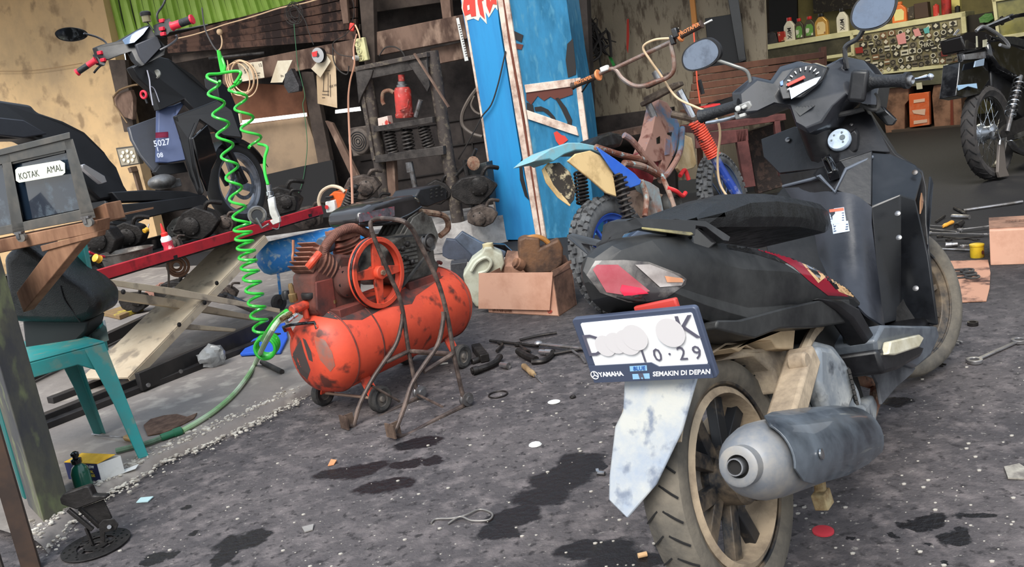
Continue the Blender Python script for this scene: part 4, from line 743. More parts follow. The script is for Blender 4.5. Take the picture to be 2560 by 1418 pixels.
mb = MB(K); p = K.y(970, 503, .05); mb.lathe(p, (0, 0, 1), [(.028, -.01), (.032, 0), (.030, .014), (.01, .018)], 20); mb.build('fuel_cap', CHROME, ft)
mb = MB(K); P = [K.y(*t, -.052) for t in ((897, 535), (985, 516), (986, 540), (898, 556))]; mb.prism(P, (0, -.002, 0)); mb.build('worn_label', mat('scratched_label', srgb(108, 100, 108), .4, dirt=srgb(48, 44, 46), scale=16, amt=.5, dcol2=srgb(150, 60, 70)), ft)
q = [K.y(*t, -.0) for t in ((1040, 490), (1050, 472), (1100, 462), (1116, 470), (1118, 500), (1070, 518), (1052, 515))]; mb = MB(K); mb.loft([q, [V(p.x, .15, p.z) for p in q]]); mf = mb.build('muffler_guard', BLK, cp, bevel=.006)
for i in range(3):
    for j in range(3): mb = MB(K); p = K.y(1076+i*13, 476+j*9-i*2.5, -.003); mb.bar(p, p+V(.012, 0, .002), .004, .004); mb.build('vent_slot', mat('slot_dark', (.02, .02, .02)), mf)
mb = MB(K); mb.tube([K.y(1052, 530, .0), K.y(1110, 540, .0), K.y(1120, 570, .02), K.y(1100, 590, .03)], .014, 8, 4); mb.build('exhaust_elbow', RUST, cp)
# fittings at the near end
BRASS = mat('old_brass', srgb(152, 124, 84), .4, .7, dirt=srgb(84, 70, 54), scale=14, amt=.4)
p = K.y(832, 778, -.03); mb = MB(K); mb.cyl(p+V(0, 0, -.03), p, .012, n=10); mb.build('valve_stub', ORG, cp)
mb = MB(K); mb.lathe(p, (0, 0, 1), [(.012, 0), (.018, .004), (.018, .02), (.013, .024), (.022, .03), (.022, .042), (.012, .048)], 8); mb.tube([p+V(0, 0, .02), p+V(.04, 0, .02)], .009, 8); mb.build('check_valve', BRASS, cp)
mb = MB(K); mb.tube([p+V(.04, 0, .02), K.y(880, 752, -.03), K.y(905, 748, -.02)], .012, 10, 3); mb.build('delivery_pipe', RUST, cp)
p = K.y(750, 768, 0); mb = MB(K); mb.tube([p+V(-.04, .0, 0), p+V(.05, 0, .002)], .018, 10); mb.tube([p+V(.02, 0, -.05), p+V(.02, 0, 0)], .012, 8); rg = mb.build('regulator', ORG, cp, bevel=.003)
mb = MB(K); g = K.y(775, 745, -.01); mb.lathe(g, (0, 0, 1), [(.028, 0), (.030, .004), (.030, .018), (.028, .022)], 20); mb.build('pressure_gauge', DSTEEL, rg)
mb = MB(K); g = K.y(735, 755, .01); mb.lathe(g, (0, 0, 1), [(.013, 0), (.016, .004), (.016, .03), (.010, .034), (.010, .06), (.007, .07)], 8); mb.build('relief_valve', BRASS, rg)
for k, (u, v) in enumerate(((728, 782), (742, 786))):
    mb = MB(K); g = K.y(u, v, -.02); g2 = K.y(u-28, v+20, -.02); mb.lathe(g, g2-g, [(.007, 0), (.009, .002), (.009, .02), (.006, .022), (.006, .03), (.010, .032), (.010, .05)], 8); mb.build('hose_coupling', BRASS if k == 0 else CHROME, rg)
mb = MB(K); g = K.y(715, 735, .08); mb.lathe(g, (0, 0, 1), [(.016, -.02), (.018, .0), (.012, .012)], 10); mb.build('drain_knob', BLK, rg)
# ================================================================ paddock stand of black tube
A1 = G(872, 1072); A2 = G(1042, 1000); B1 = G(988, 1100); B2 = G(1160, 1018)
nL = V(-(A2-A1).y, (A2-A1).x, 0).normalized(); nR = V(-(B2-B1).y, (B2-B1).x, 0).normalized()
def LP(u, v): return PL(u, v, A1, nL)
def RP(u, v): return PL(u, v, B1, nR)
st_ = thing('paddock_stand', 'rusty black tubular motorcycle stand in front of the orange-red compressor', 'motorcycle stand', (A1+B2)/2)
TUB = mat('scuffed_black_tube', srgb(72, 62, 58), .5, .4, dirt=srgb(128, 110, 100), scale=14, amt=.35, bump=.1)
r_ = .0085
def tb_(P, nm, k=5, rr=r_): mb = MB(); mb.tube(P, rr, 9, k); return mb.build(nm, TUB, st_)
tb_([LP(1046, 998)+V(0, 0, .008), LP(1022, 880), LP(1003, 760), LP(975, 690), LP(945, 620), LP(930, 580)], 'leg'); 
tb_([RP(1162, 1012), RP(1137, 900), RP(1120, 800), RP(1098, 715), RP(1065, 640), RP(1040, 590)], 'leg')
tb_([LP(930, 580), LP(926, 560), LP(934, 550), (LP(955, 545)+RP(955, 547))/2, RP(1005, 552), RP(1028, 570), RP(1040, 590)], 'top_bar')
tb_([LP(884, 1064), LP(900, 1010), LP(930, 950), LP(960, 905), LP(990, 860), LP(1004, 810), LP(1006, 785)], 'leg')
tb_([RP(986, 1082), RP(1010, 1020), RP(1030, 960), RP(1062, 910), RP(1095, 860), RP(1108, 800), RP(1108, 780)], 'leg')
tb_([LP(874, 1066)+V(0, 0, .004), LP(892, 1072)+V(0, 0, .006), LP(920, 1060), LP(980, 1030)+V(0, 0, .004), LP(1046, 1000)+V(0, 0, .008)], 'base_rail')
tb_([RP(985, 1082), RP(992, 1092)+V(0, 0, .006), RP(1020, 1088), RP(1080, 1058)+V(0, 0, .004), RP(1160, 1020)+V(0, 0, .008)], 'base_rail')
tb_([LP(1023, 878), RP(1132, 885)], 'cross_bar', 0); tb_([LP(1023, 878), LP(965, 905)], 'brace', 0); tb_([RP(1132, 885), RP(1060, 930)], 'brace', 0)
tb_([LP(1000, 1010)+V(0, 0, .01), (LP(930, 965))], 'brace', 0, .005); tb_([RP(1108, 1030)+V(0, 0, .02), LP(1040, 985)], 'brace', 0, .005)
for P0, F_ in ((LP(862, 1066), LP), (RP(978, 1088), RP)):
    mb = MB(); n_ = nL if F_ is LP else nR; ax_ = (A2-A1).normalized(); mb.box(P0+V(0, 0, .015), (.05, .006, .05), Matrix.Rotation(math.atan2(n_.y, n_.x), 3, 'Z')); mb.box(P0+V(0, 0, .015)+ax_*.02, (.006, .04, .05), Matrix.Rotation(math.atan2(n_.y, n_.x), 3, 'Z')); mb.build('foot_plate', mat('bare_plate', srgb(118, 98, 84), .6, .3, dirt=srgb(70, 54, 46), scale=10), st_)
for c, n_ in ((RP(1166, 1008), nR), (LP(1050, 992), nL)):
    mb = MB(); n2 = -n_ if n_.y > 0 else n_; c = Vector(c); c.z = .027; mb.lathe(c, n2, [(.012, -.01), (.026, -.008), (.026, .0), (.022, .004), (.026, .008), (.026, .016), (.014, .018), (.014, .026)], 20); mb.build('roller', STEEL, st_)
# ================================================================ left: post, shelf, donation box, chair, lift
mb = MB(); c0, c1, c2 = G(118, 1332), G(183, 1290), G(78, 1288); c3 = c1+c2-c0
mb.prism([c0, c1, c3, c2], (0, 0, .90))
POST = mat('mossy_painted_post', srgb(70, 70, 72), .85, dirt=srgb(104, 102, 84), scale=5, amt=.42, bump=.2, dcol2=srgb(120, 126, 92), stretch=(1, 1, .5))
single(mb, 'wooden_post', POST, 'dark mossy square post holding up the wooden shelf on the left', 'post', bevel=.004)
mb = MB(); p = G(84, 1425); mb.box((p.x-.01, p.y+.01, .5), (.045, .045, 1.0), Matrix.Rotation(.5, 3, 'Z')); single(mb, 'iron_post', mat('brown_iron', srgb(66, 54, 48), .7, .3, dirt=srgb(96, 74, 60), scale=6, amt=.4), 'brown iron post at the left edge in front of the mossy post', 'post', bevel=.002)
mb = MB(); p = G(40, 1440); mb.box((p.x-.03, p.y-.02, .5), (.03, .03, 1.0), Matrix.Rotation(.5, 3, 'Z')); single(mb, 'gate_bar', mat('grey_iron', srgb(92, 86, 80), .6, .4, dirt=srgb(60, 52, 48), scale=8), 'thin grey iron gate bar in the bottom left corner', 'gate bar', bevel=.002)
# shelf
P0 = D(240, 560, 2.5); 
def Cb(u, v, off=0.0): return PL(u, v, P0 - NA*off, NA)
sh_ = thing('wooden_shelf', 'rough wooden shelf with a diagonal brace under the glass box', 'shelf', Cb(100, 600))
mb = MB(); mb.prism([Cb(-80, 615), Cb(242, 550), Cb(240, 582), Cb(-80, 650)], NA*.05); mb.build('beam', WOOD, sh_, bevel=.003)
mb = MB(); mb.prism([Cb(100, 615), Cb(245, 578), Cb(243, 592), Cb(105, 630)], NA*.03); mb.build('lower_batten', WOOD, sh_, bevel=.002)
a = Cb(238, 530, -.05); mb = MB(); mb.prism([Cb(206, 535, -.06), Cb(262, 508, -.06), Cb(275, 552, -.06), Cb(242, 562, -.06)], NA*.06); mb.build('end_block', WOOD, sh_, bevel=.003)
mb = MB(); mb.prism([Cb(130, 612, -.005), Cb(212, 592, -.005), Cb(58, 782, -.005), Cb(40, 732, -.005)], NA*.04); mb.build('brace', WOOD, sh_, bevel=.003)
mb = MB(); mb.prism([Cb(-80, 612, -.05), Cb(242, 548, -.05), Cb(242, 553, -.05), Cb(-80, 618, -.05)], NA*.22); mb.build('shelf_board', WOOD, sh_)
# donation box
GREYF = mat('grey_aluminium_frame', srgb(88, 88, 86), .5, .5, dirt=srgb(112, 108, 102), scale=12, amt=.35)
cb = thing('donation_box', 'grey framed glass donation box on small castors, white handwritten label', 'donation box', Cb(80, 560, -.05))
DV = V(-.5, .866, 0)
q = lambda pts, o=-.03: [Cb(u, v, o) for u, v in pts]
def fb(pts, o=-.03, d=.02, nm='frame_bar', m=GREYF, par=cb, **k): mb = MB(); mb.prism(q(pts, o), DV*d); return mb.build(nm, m, par, bevel=.0015, **k)
fb([(-60, 388), (174, 330), (176, 346), (-60, 404)], -.025, .20, 'lid')
fb([(-60, 404), (176, 346), (184, 372), (-60, 425)])
fb([(-60, 580), (232, 518), (240, 545), (-60, 600)])
fb([(160, 352), (182, 347), (240, 545), (205, 550)]); fb([(2, 390), (24, 385), (62, 578), (32, 585)]); fb([(24, 392), (162, 360), (163, 382), (26, 412)], -.034)
cd_ = thing
fb([(24, 405), (165, 372), (206, 522), (60, 552)], -.045, .003, 'glass_pane', mat('dark_blue_glass', srgb(26, 38, 52), .08, dirt=srgb(70, 84, 96), scale=16, amt=.28, coat=1, sharp=.06))
fb([(-60, 420), (4, 408), (34, 560), (-60, 580)], -.045, .003, 'glass_pane', mat('dark_blue_glass', (0, 0, 0)))
mb = MB(); mb.prism(q([(-55, 395), (170, 345), (232, 540), (-55, 598)], -.05), DV*.17); mb.build('box_body', mat('dark_inside', srgb(34, 36, 38), .7), cb)
lb = fb([(38, 425), (44, 419), (150, 401), (162, 408), (163, 432), (156, 438), (48, 457), (40, 452)], -.026, .001, 'paper_label', mat('cream_paper', srgb(232, 234, 214), .7, dirt=srgb(204, 208, 190), scale=14, amt=.3))
u0 = (Cb(160, 418, -.02)-Cb(40, 440, -.02)).normalized(); u1 = (Cb(100, 415, -.02)-Cb(106, 445, -.02)).normalized()
mb = MB(); text(mb, 'KOTAK', Cb(72, 438, -.0255), u0, u1, .028, .0002); mb.build('handwriting', mat('ink', srgb(60, 66, 60), .7), lb)
mb = MB(); text(mb, 'AMAL', Cb(136, 423, -.0255), u0, u1, .028, .0002); mb.build('handwriting', mat('ink', (0, 0, 0)), lb)
for (u, v) in ((55, 594), (222, 556)):
    mb = MB(); p = Cb(u, v, .02); mb.cyl(p+V(0, -.008, 0), p+V(0, .008, 0), .013, n=18); o = mb.build('castor_wheel', mat('grey_castor', srgb(112, 108, 102), .5), cb); mb = MB(); mb.box(p+V(-.004, 0, .016), (.022, .022, .006)); mb.box(p+V(-.006, -.011, .008), (.01, .002, .02)); mb.build('castor_fork', STEEL, o)
# green plastic chair
TEAL = mat('teal_plastic', srgb(30, 150, 150), .42, dirt=srgb(78, 128, 122), scale=6, amt=.42, sharp=.2, dcol2=srgb(110, 140, 128)); DTEAL = mat('shaded_teal_plastic', srgb(20, 100, 98), .5, dirt=srgb(50, 92, 88), scale=6, amt=.4)  # second teal is a darker copy: shade painted on the far legs
f1 = G(372, 1140, .035); f2 = G(258, 1082, .035); z1 = .46
t1 = G(262, 858, z1); t0 = G(60, 912, z1-.0); t2 = t1+(f2-f1)*.9
cr = thing('plastic_chair', 'teal plastic chair beside the mossy post, legs worn pale', 'chair', V((f1.x+t0.x)/2, (f1.y+t0.y)/2, .035))
def cleg(foot, top, ua, ub, wd, nm='leg', m=TEAL):
    """L-section leg, wide at the top"""
    mb = MB(); ua = Vector(ua).normalized(); ub = Vector(ub).normalized(); L = []
    for p, w in ((foot, wd*.62), (foot.lerp(top, .5), wd*.8), (top, wd*1.25)): L.append([p, p+ua*w, p+ua*w+ub*.006, p+(ua+ub)*.006, p+ub*w, p+ub*w+ua*.0])
    mb.loft([[l[0], l[1], l[2], l[3], l[4]] for l in L]); return mb.build(nm, m, cr, bevel=.002)
da = (t0-t1); da.z = 0; da.normalize(); db = (f2-f1); db.z = 0; db.normalize()
cleg(f1, t1+V(0, 0, 0), da, db, .055); cleg(f2, t2, da, -db, .055, m=DTEAL)
f3 = f1+da*.40; f4 = f2+da*.40; cleg(f3+V(0, 0, .0), t1+da*.36, -da, db, .055, m=DTEAL); cleg(f4, t2+da*.36, -da, -db, .055, m=DTEAL)
mb = MB(); P = [t1+V(0, 0, .0), t1+da*.40, t1+da*.40+V(0, 0, -.055), t1+da*.10+V(0, 0, -.05), t1+da*.05+V(0, 0, -.085), t1+V(0, 0, -.09)]; mb.prism(P, db*.008); mb.build('apron', TEAL, cr, bevel=.003)
mb = MB(); P = [t1, t2, t2+V(0, 0, -.06), t1+db*.06+V(0, 0, -.05), t1+V(0, 0, -.09)]; mb.prism(P, da*.008); mb.build('apron', TEAL, cr, bevel=.003)
mb = MB(); mb.prism([t1, t1+da*.42, t2+da*.42, t2], (0, 0, .008)); mb.build('seat', TEAL, cr, bevel=.004)
bb = t2+V(0, 0, .0); P = [PL(187, 612, t2, NA), PL(206, 606, t2, NA), PL(232, 735, t2, NA), PL(262, 880, t2, NA), PL(236, 880, t2, NA), PL(208, 740, t2, NA)]
mb = MB(); mb.prism(P, NA*.02); mb.build('back_post', TEAL, cr, bevel=.003)
mb = MB(); P2 = [PL(102, 902, t1, NA), PL(110, 860, t1+NA*.1, NA), PL(170, 870, t1+NA*.12, NA), PL(200, 830, t1+NA*.15, NA), PL(262, 800, t1+NA*.2, NA), PL(272, 850, t1+NA*.1, NA)]
mb.poly(P2); mb.build('seat_liner', mat('clear_film_grey', srgb(92, 108, 102), .25, dirt=srgb(130, 140, 134), scale=16, coat=.5), cr, solid=.002)
# scooter seat lying upside on the chair
sf = Fr(t1+da*.2+db*.2+V(0, 0, .03), .3)
ts = thing('saddle', 'removed black scooter saddle lying on the teal plastic chair', 'saddle', sf.o)
Y0 = (t1+db*.12).y
def Q(u, v, o=0.0): return D(u, v, Y0+o)
o = [Q(*t) for t in ((12, 640), (55, 600), (90, 620), (140, 655), (180, 690), (215, 712), (248, 740), (257, 768), (245, 790), (200, 806), (120, 806), (55, 804), (30, 800))]
cc = sum(o, V(0, 0, 0))/len(o)
mb = MB(); mb.loft([[cc+(p-cc)*.9+V(0, -.03, 0) for p in o], o, [p+V(0, .14, .0) for p in o], [cc+(p-cc)*.85+V(0, .2, 0) for p in o]]); mb.build('cushion', SEAT, ts, bevel=.02, seg=3)
o = [Q(*t, .02) for t in ((55, 800), (222, 802), (215, 830), (180, 865), (130, 872), (80, 878), (66, 900))]; mb = MB(); mb.loft([o, [p+V(0, .14, 0) for p in o]]); mb.build('seat_base', mat('matt_black', srgb(22, 22, 24), .6), ts, bevel=.008)
mb = MB(); mb.tube([Q(150, 715, -.032), Q(160, 750, -.034), Q(185, 785, -.03), Q(200, 805, -.02)], .003, 6, 4); mb.build('seam', mat('matt_black', (0, 0, 0)), ts)
# ---- scissor lift
Lf = Fr((-1.859, 3.710, 0), math.radians(23.6))
lift = thing('scissor_lift', 'red-edged scissor lift table with beige arms carrying the half-stripped scooter', 'lift table', Lf.w(.9, .3, .035))
REDP = mat('red_lift_paint', srgb(190, 32, 46), .42, dirt=srgb(160, 24, 38), scale=4, amt=.4, dcol2=srgb(120, 20, 30)); BEI = mat('beige_lift_paint', srgb(196, 182, 158), .5, dirt=srgb(168, 148, 124), scale=4, amt=.4, dcol2=srgb(140, 128, 112), sharp=.2)
BCH = mat('black_steel_channel', srgb(30, 28, 29), .5, .3, dirt=srgb(52, 48, 46), scale=5, amt=.35)
def ly(pts, y=0.0): return [Lf.y(u, v, y) for u, v in pts]
def lp(pts, y, d, nm, m, bevel=.002, par=None): mb = MB(Lf); mb.prism(ly(pts, y), (0, d, 0)); return mb.build(nm, m, par or lift, bevel=bevel)
lp([(219, 683), (804, 514), (809, 535), (222, 712)], 0, .03, 'side_rail', REDP)
lp([(434, 640), (443, 637), (445, 646), (436, 649)], -.002, .002, 'rail_slot', BCH, 0); lp([(771, 536), (779, 534), (781, 542), (773, 544)], -.002, .002, 'rail_slot', BCH, 0)
mb = MB(Lf); mb.box((.92, .30, .565), (1.80, .56, .012)); mb.box((.92, .585, .60), (1.83, .03, .07)); mb.build('deck', DSTEEL, lift)
mb = MB(Lf); mb.tube([(0.0, .03, .60), (1.0, .04, .61)], .006, 8); mb.build('tray_rod', CHROME, lift)
# wide arm, flanged
def arm(a, b, y0, y1, w, nm='scissor_arm', fl=.02):
    mb = MB(Lf); a = V(a[0], (y0+y1)/2, a[1]); b = V(b[0], (y0+y1)/2, b[1]); d = (b-a).normalized(); n = V(-d.z, 0, d.x)
    P = [a-n*w/2, b-n*w/2, b+n*w/2, a+n*w/2]; mb.loft([[V(p.x, y0, p.z) for p in P], [V(p.x, y1, p.z) for p in P]]); return mb.build(nm, BEI, lift, bevel=.002)
a0 = Lf.y(322, 948, .0); a1 = Lf.y(664, 592, .0)
d_ = (a1-a0).normalized(); n_ = V(-d_.z, 0, d_.x)
# the broad sloping plate between the two scissor legs, with a folded edge
mb = MB(Lf); P = [a0, a1, a1+n_*.012, a0+n_*.012]; mb.loft([[V(p.x, -.0, p.z) for p in P], [V(p.x, .30, p.z) for p in P]]); mb.build('wide_arm', BEI, lift, bevel=.002)
mb = MB(Lf); P = [a0-n_*.035, a1-n_*.035, a1+n_*.004, a0+n_*.004]; mb.prism([V(p.x, -.002, p.z) for p in P], (0, .006, 0)); mb.build('arm_flange', BEI, lift)
lp([(225, 690), (235, 706), (440, 740), (660, 775), (700, 783), (700, 772), (445, 722), (255, 696)], -.012, .008, 'scissor_arm', BEI)
lp([(225, 715), (430, 747), (640, 790), (640, 801), (430, 768), (250, 742)], .10, .04, 'scissor_arm', BEI)
lp([(450, 808), (590, 822), (588, 830), (448, 822)], .02, .03, 'scissor_arm', BEI)
for u, v in ((511, 757), (541, 708), (447, 812), (307, 730)): mb = MB(Lf); p = Lf.y(u, v, -.014); mb.lathe(p, (0, -1, 0), [(.012, 0), (.012, .005), (.006, .009)], 10); mb.build('pivot_bolt', DSTEEL, lift)
mb = MB(Lf); mb.cyl(Lf.y(528, 730, .12), Lf.y(560, 742, .12), .010, n=10); mb.cyl(Lf.y(560, 740, .12), Lf.y(630, 772, .12), .024, n=16); mb.build('hydraulic_ram', STEEL, lift)
# base channels
bs = Fr(G(150, 1075, .035), math.radians(29)); 
def bz(u, v, z=.035): return G(u, v, z)
def chan(px0, px1, h_, nm='base_channel', w=.05, z0=.035, m=BCH):
    a = G(*px0, z0); b = G(*px1, z0); n = V(-(b-a).y, (b-a).x, 0).normalized(); mb = MB(); P = [a, b, b+n*w, a+n*w]; mb.loft([P, [p+V(0, 0, h_) for p in P]]); return mb.build(nm, m, lift, bevel=.002)
chan((100, 1082), (705, 845), .028); chan((358, 978), (690, 828), .085, 'base_plate', .03, z0=.045); chan((135, 1010), (330, 935), .03); chan((60, 1090), (380, 960), .05)
a = G(60, 960, .05); b = G(560, 720, .05); n = V(-(b-a).y, (b-a).x, 0).normalized(); mb = MB(); mb.bar(a+V(0, 0, .03), b+V(0, 0, .03), .05, .06); mb.build('base_channel', BCH, lift)
for u, v in ((371, 962), (452, 928)): mb = MB(); p = G(u, v, .07)+V(0, -.005, 0); mb.lathe(p, (.8, -.6, 0), [(.010, 0), (.010, .006), (.004, .008)], 12); mb.build('bolt', STEEL, lift)
# ---- scooter on the lift
W_ = (-1.70387, 5.53486, .57)
T = Fr(W_, math.radians(23.6))
ls = thing('scooter', 'half-stripped black and blue scooter with red grips standing on the lift table', 'scooter', W_)
LBK = mat('matt_black_body', srgb(8, 8, 10), .35, dirt=srgb(20, 20, 24), scale=3, amt=.4, sharp=.25); LGR = mat('charcoal_panel', srgb(50, 52, 60), .4, dirt=srgb(36, 38, 44), scale=3, amt=.4); LBL = mat('slate_blue_panel', srgb(70, 86, 126), .35, dirt=srgb(50, 60, 92), scale=2.5, amt=.45, sharp=.3)
RED = mat('bright_red_rubber', srgb(226, 44, 66), .45)
def ty(pts): return [T.y(u, v, y) for u, v, y in pts]
def vol(pts, dy, nm, m, par=ls, bevel=.006, seg=2):
    P = ty(pts); mb = MB(T); mb.loft([P, [p+V(0, dy, 0) for p in P]]); return mb.build(nm, m, par, bevel=bevel, seg=seg)
RIMG = mat('grey_alloy_rim', srgb(150, 152, 158), .35, .5, dirt=srgb(90, 90, 94), scale=10, amt=.3)
wheel(T, (.05, 0, .264), .262, .085, .195, 'front_wheel', ls, mat('black_tyre', srgb(34, 34, 35), .7, dirt=srgb(56, 54, 52), scale=10), RIMG, spokes=3, sw_=.05, hubr=.04, ysp=False)
w0 = ls.children[-1]
mb = MB(T); mb.annulus((.05, -.055, .264), (0, 1, 0), [(.085, 0), (.11, 0), (.11, .004), (.085, .004)], 32); mb.build('brake_disc', STEEL, w0)
mb = MB(T); mb.tube([(.05, -.075, .264), (-.08, -.075, .58)], .02, 10); mb.tube([(.05, .075, .264), (-.08, .075, .58)], .02, 10); mb.build('fork', LBK, ls)
mb = MB(T); mb.box((.02, -.07, .30), (.05, .03, .09)); mb.build('brake_caliper', DSTEEL, ls, bevel=.006)
rows = []
for i in range(8): a = math.radians(20+i*17); rows.append([V(.05+.29*math.cos(a), y, .264+.29*math.sin(a)-(.03 if abs(y) > .05 else 0)) for y in (-.065, -.05, 0, .05, .065)])
mb = MB(T); mb.grid(rows); mb.build('front_fender', LBK, ls, solid=.005)
vol([(330, 168, .05), (350, 160, .02), (400, 142, 0), (422, 146, -.02), (480, 188, -.08), (560, 262, -.12), (578, 278, -.13), (540, 330, -.15), (485, 270, -.14), (462, 248, -.10), (402, 276, .0), (385, 230, .02), (345, 195, .05)], .05, 'upper_leg_shield', LBK)
vol([(322, 318, .20), (372, 300, .16), (398, 290, .12), (402, 400, .05), (392, 436, .05), (352, 388, .12), (330, 350, .18)], .02, 'left_leg_panel', LGR)
vol([(398, 272, .03), (440, 262, -.02), (468, 250, -.06), (444, 288, -.05), (450, 345, -.06), (470, 400, -.07), (420, 408, .0), (396, 406, .03)], .03, 'blue_centre_panel', LBL)
vol([(440, 290, -.12), (545, 250, -.20), (580, 275, -.20), (605, 345, -.20), (560, 340, -.21), (500, 300, -.21), (482, 345, -.2), (492, 420, -.19), (512, 478, -.16), (505, 490, -.14), (482, 440, -.12), (460, 350, -.10)], .03, 'right_leg_panel', LBK)
vol([(482, 345, -.215), (520, 310, -.22), (545, 395, -.215), (530, 425, -.2), (520, 480, -.17), (505, 440, -.19)], .02, 'side_fairing', mat('glossy_black_fairing', srgb(20, 20, 22), .15, coat=.6))
vol([(540, 190, -.05), (575, 225, -.06), (595, 275, -.07), (607, 342, -.07), (600, 362, -.06), (570, 330, -.06), (552, 270, -.06)], .10, 'front_cowl', LBK)
vol([(262, 500, -.10), (285, 512, -.12), (370, 505, -.16), (510, 487, -.2), (522, 498, -.2), (520, 515, -.2), (440, 528, -.19), (370, 545, -.17), (312, 572, -.15), (282, 560, -.13), (266, 535, -.1)], .2, 'underbelly', LBK)
vol([(360, 475, -.12), (470, 478, -.14), (505, 488, -.16), (440, 500, -.15), (300, 505, -.10), (280, 480, -.08)], .12, 'foot_floor', LBK)
vol([(-120, 250, .1), (0, 250, .1), (80, 262, .08), (95, 280, .06), (160, 302, .02), (215, 330, 0), (265, 380, 0), (285, 420, 0), (312, 462, -.02), (330, 490, -.04), (250, 505, -.06), (215, 470, -.06), (180, 400, -.04), (80, 345, 0), (-120, 350, 0)], .16, 'rear_body', LBK, bevel=.02, seg=3)
vol([(-80, 285, -.02), (60, 300, -.02), (120, 335, -.02), (60, 345, -.02), (-80, 330, -.02)], .03, 'side_panel', LGR)
vol([(205, 412, -.12), (212, 410, -.12), (262, 440, -.12), (268, 455, -.12), (255, 460, -.12), (240, 448, -.12), (208, 420, -.12)], .03, 'side_stand', mat('bright_metal', srgb(200, 200, 204), .3, .7), bevel=.003)
mb = MB(T); p = T.y(405, 455, .0); mb.sph(p, (.09, .07, .045), 16, 10); mb.box(p+V(.06, 0, -.02), (.08, .1, .05)); mb.build('engine_cover', mat('dull_silver', srgb(138, 138, 138), .4, .7, dirt=srgb(90, 88, 86), scale=9), ls, bevel=.006)
vol([(388, 430, .03), (402, 412, .03), (460, 405, -.03), (470, 430, -.03), (400, 440, .02)], .03, 'engine_bracket', LBK, bevel=.003)
vol([(242, 118, .25), (262, 110, .22), (300, 102, .12), (345, 76, .02), (372, 62, -.04), (392, 92, -.06), (415, 115, -.08), (412, 138, -.08), (355, 166, .0), (340, 150, .03), (330, 128, .06), (295, 140, .12), (275, 150, .2), (252, 148, .24)], .04, 'handlebar_cowl', LBK)
hcw = ls.children[-1]
vol([(305, 100, .10), (340, 78, .02), (368, 66, -.03), (352, 88, .0), (330, 108, .04), (312, 112, .08)], -.02, 'speedometer', mat('blue_reflecting_glass', srgb(96, 118, 146), .12, coat=.5), hcw, .002)
vol([(335, 112, .03), (388, 90, -.06), (400, 118, -.07), (358, 162, 0), (345, 140, .02)], -.015, 'centre_panel', LGR, hcw, .004)
def grip(a, b, ya, yb, r=.017):
    a = T.y(*a, ya); b = T.y(*b, yb); m_ = a.lerp(b, .45); d = (b-a).normalized()
    mb = MB(T); mb.lathe(a, d, [(r*1.25, 0), (r, .01), (r, (m_-a).length)], 16); g = mb.build('grip', RED, hcw); mb = MB(T); mb.cyl(m_, b, r, n=16); mb.build('grip_sleeve', GRIP, g); mb = MB(T); mb.lathe(b, d, [(r, -.004), (r*1.25, 0), (r*1.2, .01), (r*.6, .012)], 16); mb.build('grip_end', RED, g)
grip((240, 150), (195, 180), .26, .36); grip((430, 66), (478, 49), -.22, -.34, .022)
for (u, v, y) in ((250, 132, .24), (258, 150, .23), (405, 72, -.14), (408, 85, -.15), (405, 52, -.13)): mb = MB(T); p = T.y(u, v, y); mb.box(p, (.02, .03, .02)); mb.build('red_button', RED, hcw, bevel=.003)
vol([(240, 135, .27), (256, 128, .24), (268, 148, .22), (262, 165, .22), (248, 160, .25)], .03, 'switch_block', LBK, hcw, .003); vol([(392, 62, -.1), (425, 45, -.18), (432, 70, -.2), (415, 95, -.15), (396, 88, -.12)], .03, 'switch_block', LBK, hcw, .003)
mb = MB(T); mb.tube([T.y(262, 155, .24), T.y(245, 170, .27), T.y(235, 182, .3)], .006, 8, 3); mb.build('brake_lever', LBK, hcw); mb = MB(T); mb.tube([T.y(425, 80, -.18), T.y(470, 72, -.26), T.y(520, 62, -.36)], .006, 8, 3); mb.build('brake_lever', LBK, hcw)
mb = MB(T); mb.tube([T.y(400, 125, -.08), T.y(425, 112, -.12), T.y(442, 98, -.15), T.y(440, 88, -.16)], .006, 8, 4); mb.build('brake_hose', mat('braided_hose', srgb(120, 120, 122), .4, .5), hcw)
p = T.y(365, 42, -.05); mb = MB(T); mb.lathe(p, (0, 0, 1), [(.018, -.03), (.024, -.028), (.024, .006)], 16); rs_ = mb.build('fluid_reservoir', mat('amber_cup', srgb(120, 112, 80), .2, coat=.6), hcw); mb = MB(T); mb.lathe(p, (0, 0, 1), [(.029, .006), (.030, .01), (.030, .024), (.022, .03)], 16); mb.build('reservoir_cap', LBK, rs_); mb = MB(T); mb.tube([p+V(0, 0, -.03), p+V(0, -.03, -.08)], .004, 6); mb.build('reservoir_bracket', LBK, rs_)
mirror(T, [T.y(u, v, .30) for u, v in ((137, 84), (148, 73), (175, 68), (205, 74), (217, 86), (205, 98), (175, 104), (148, 98))], 0, (1, .2, 0), [T.y(210, 84, .30), T.y(240, 92, .27), T.y(262, 104, .24), T.y(270, 118, .22)], hcw, .006)
mb = MB(T); mb.tube([T.y(396, 55, -.1), T.y(393, 35, -.1), T.y(408, 12, -.11), T.y(420, -20, -.12)], .006, 8, 4); mb.build('mirror_stem', LBK, hcw)
p = T.y(404, 186, -.02)+V(-.03, 0, 0); mb = MB(T); mb.lathe(p, (-1, 0, .3), [(.026, 0), (.028, .008), (.024, .014), (.002, .015)], 24); mb.build('ignition_lock', mat('metal_lock', srgb(150, 150, 142), .35, .6), ls)
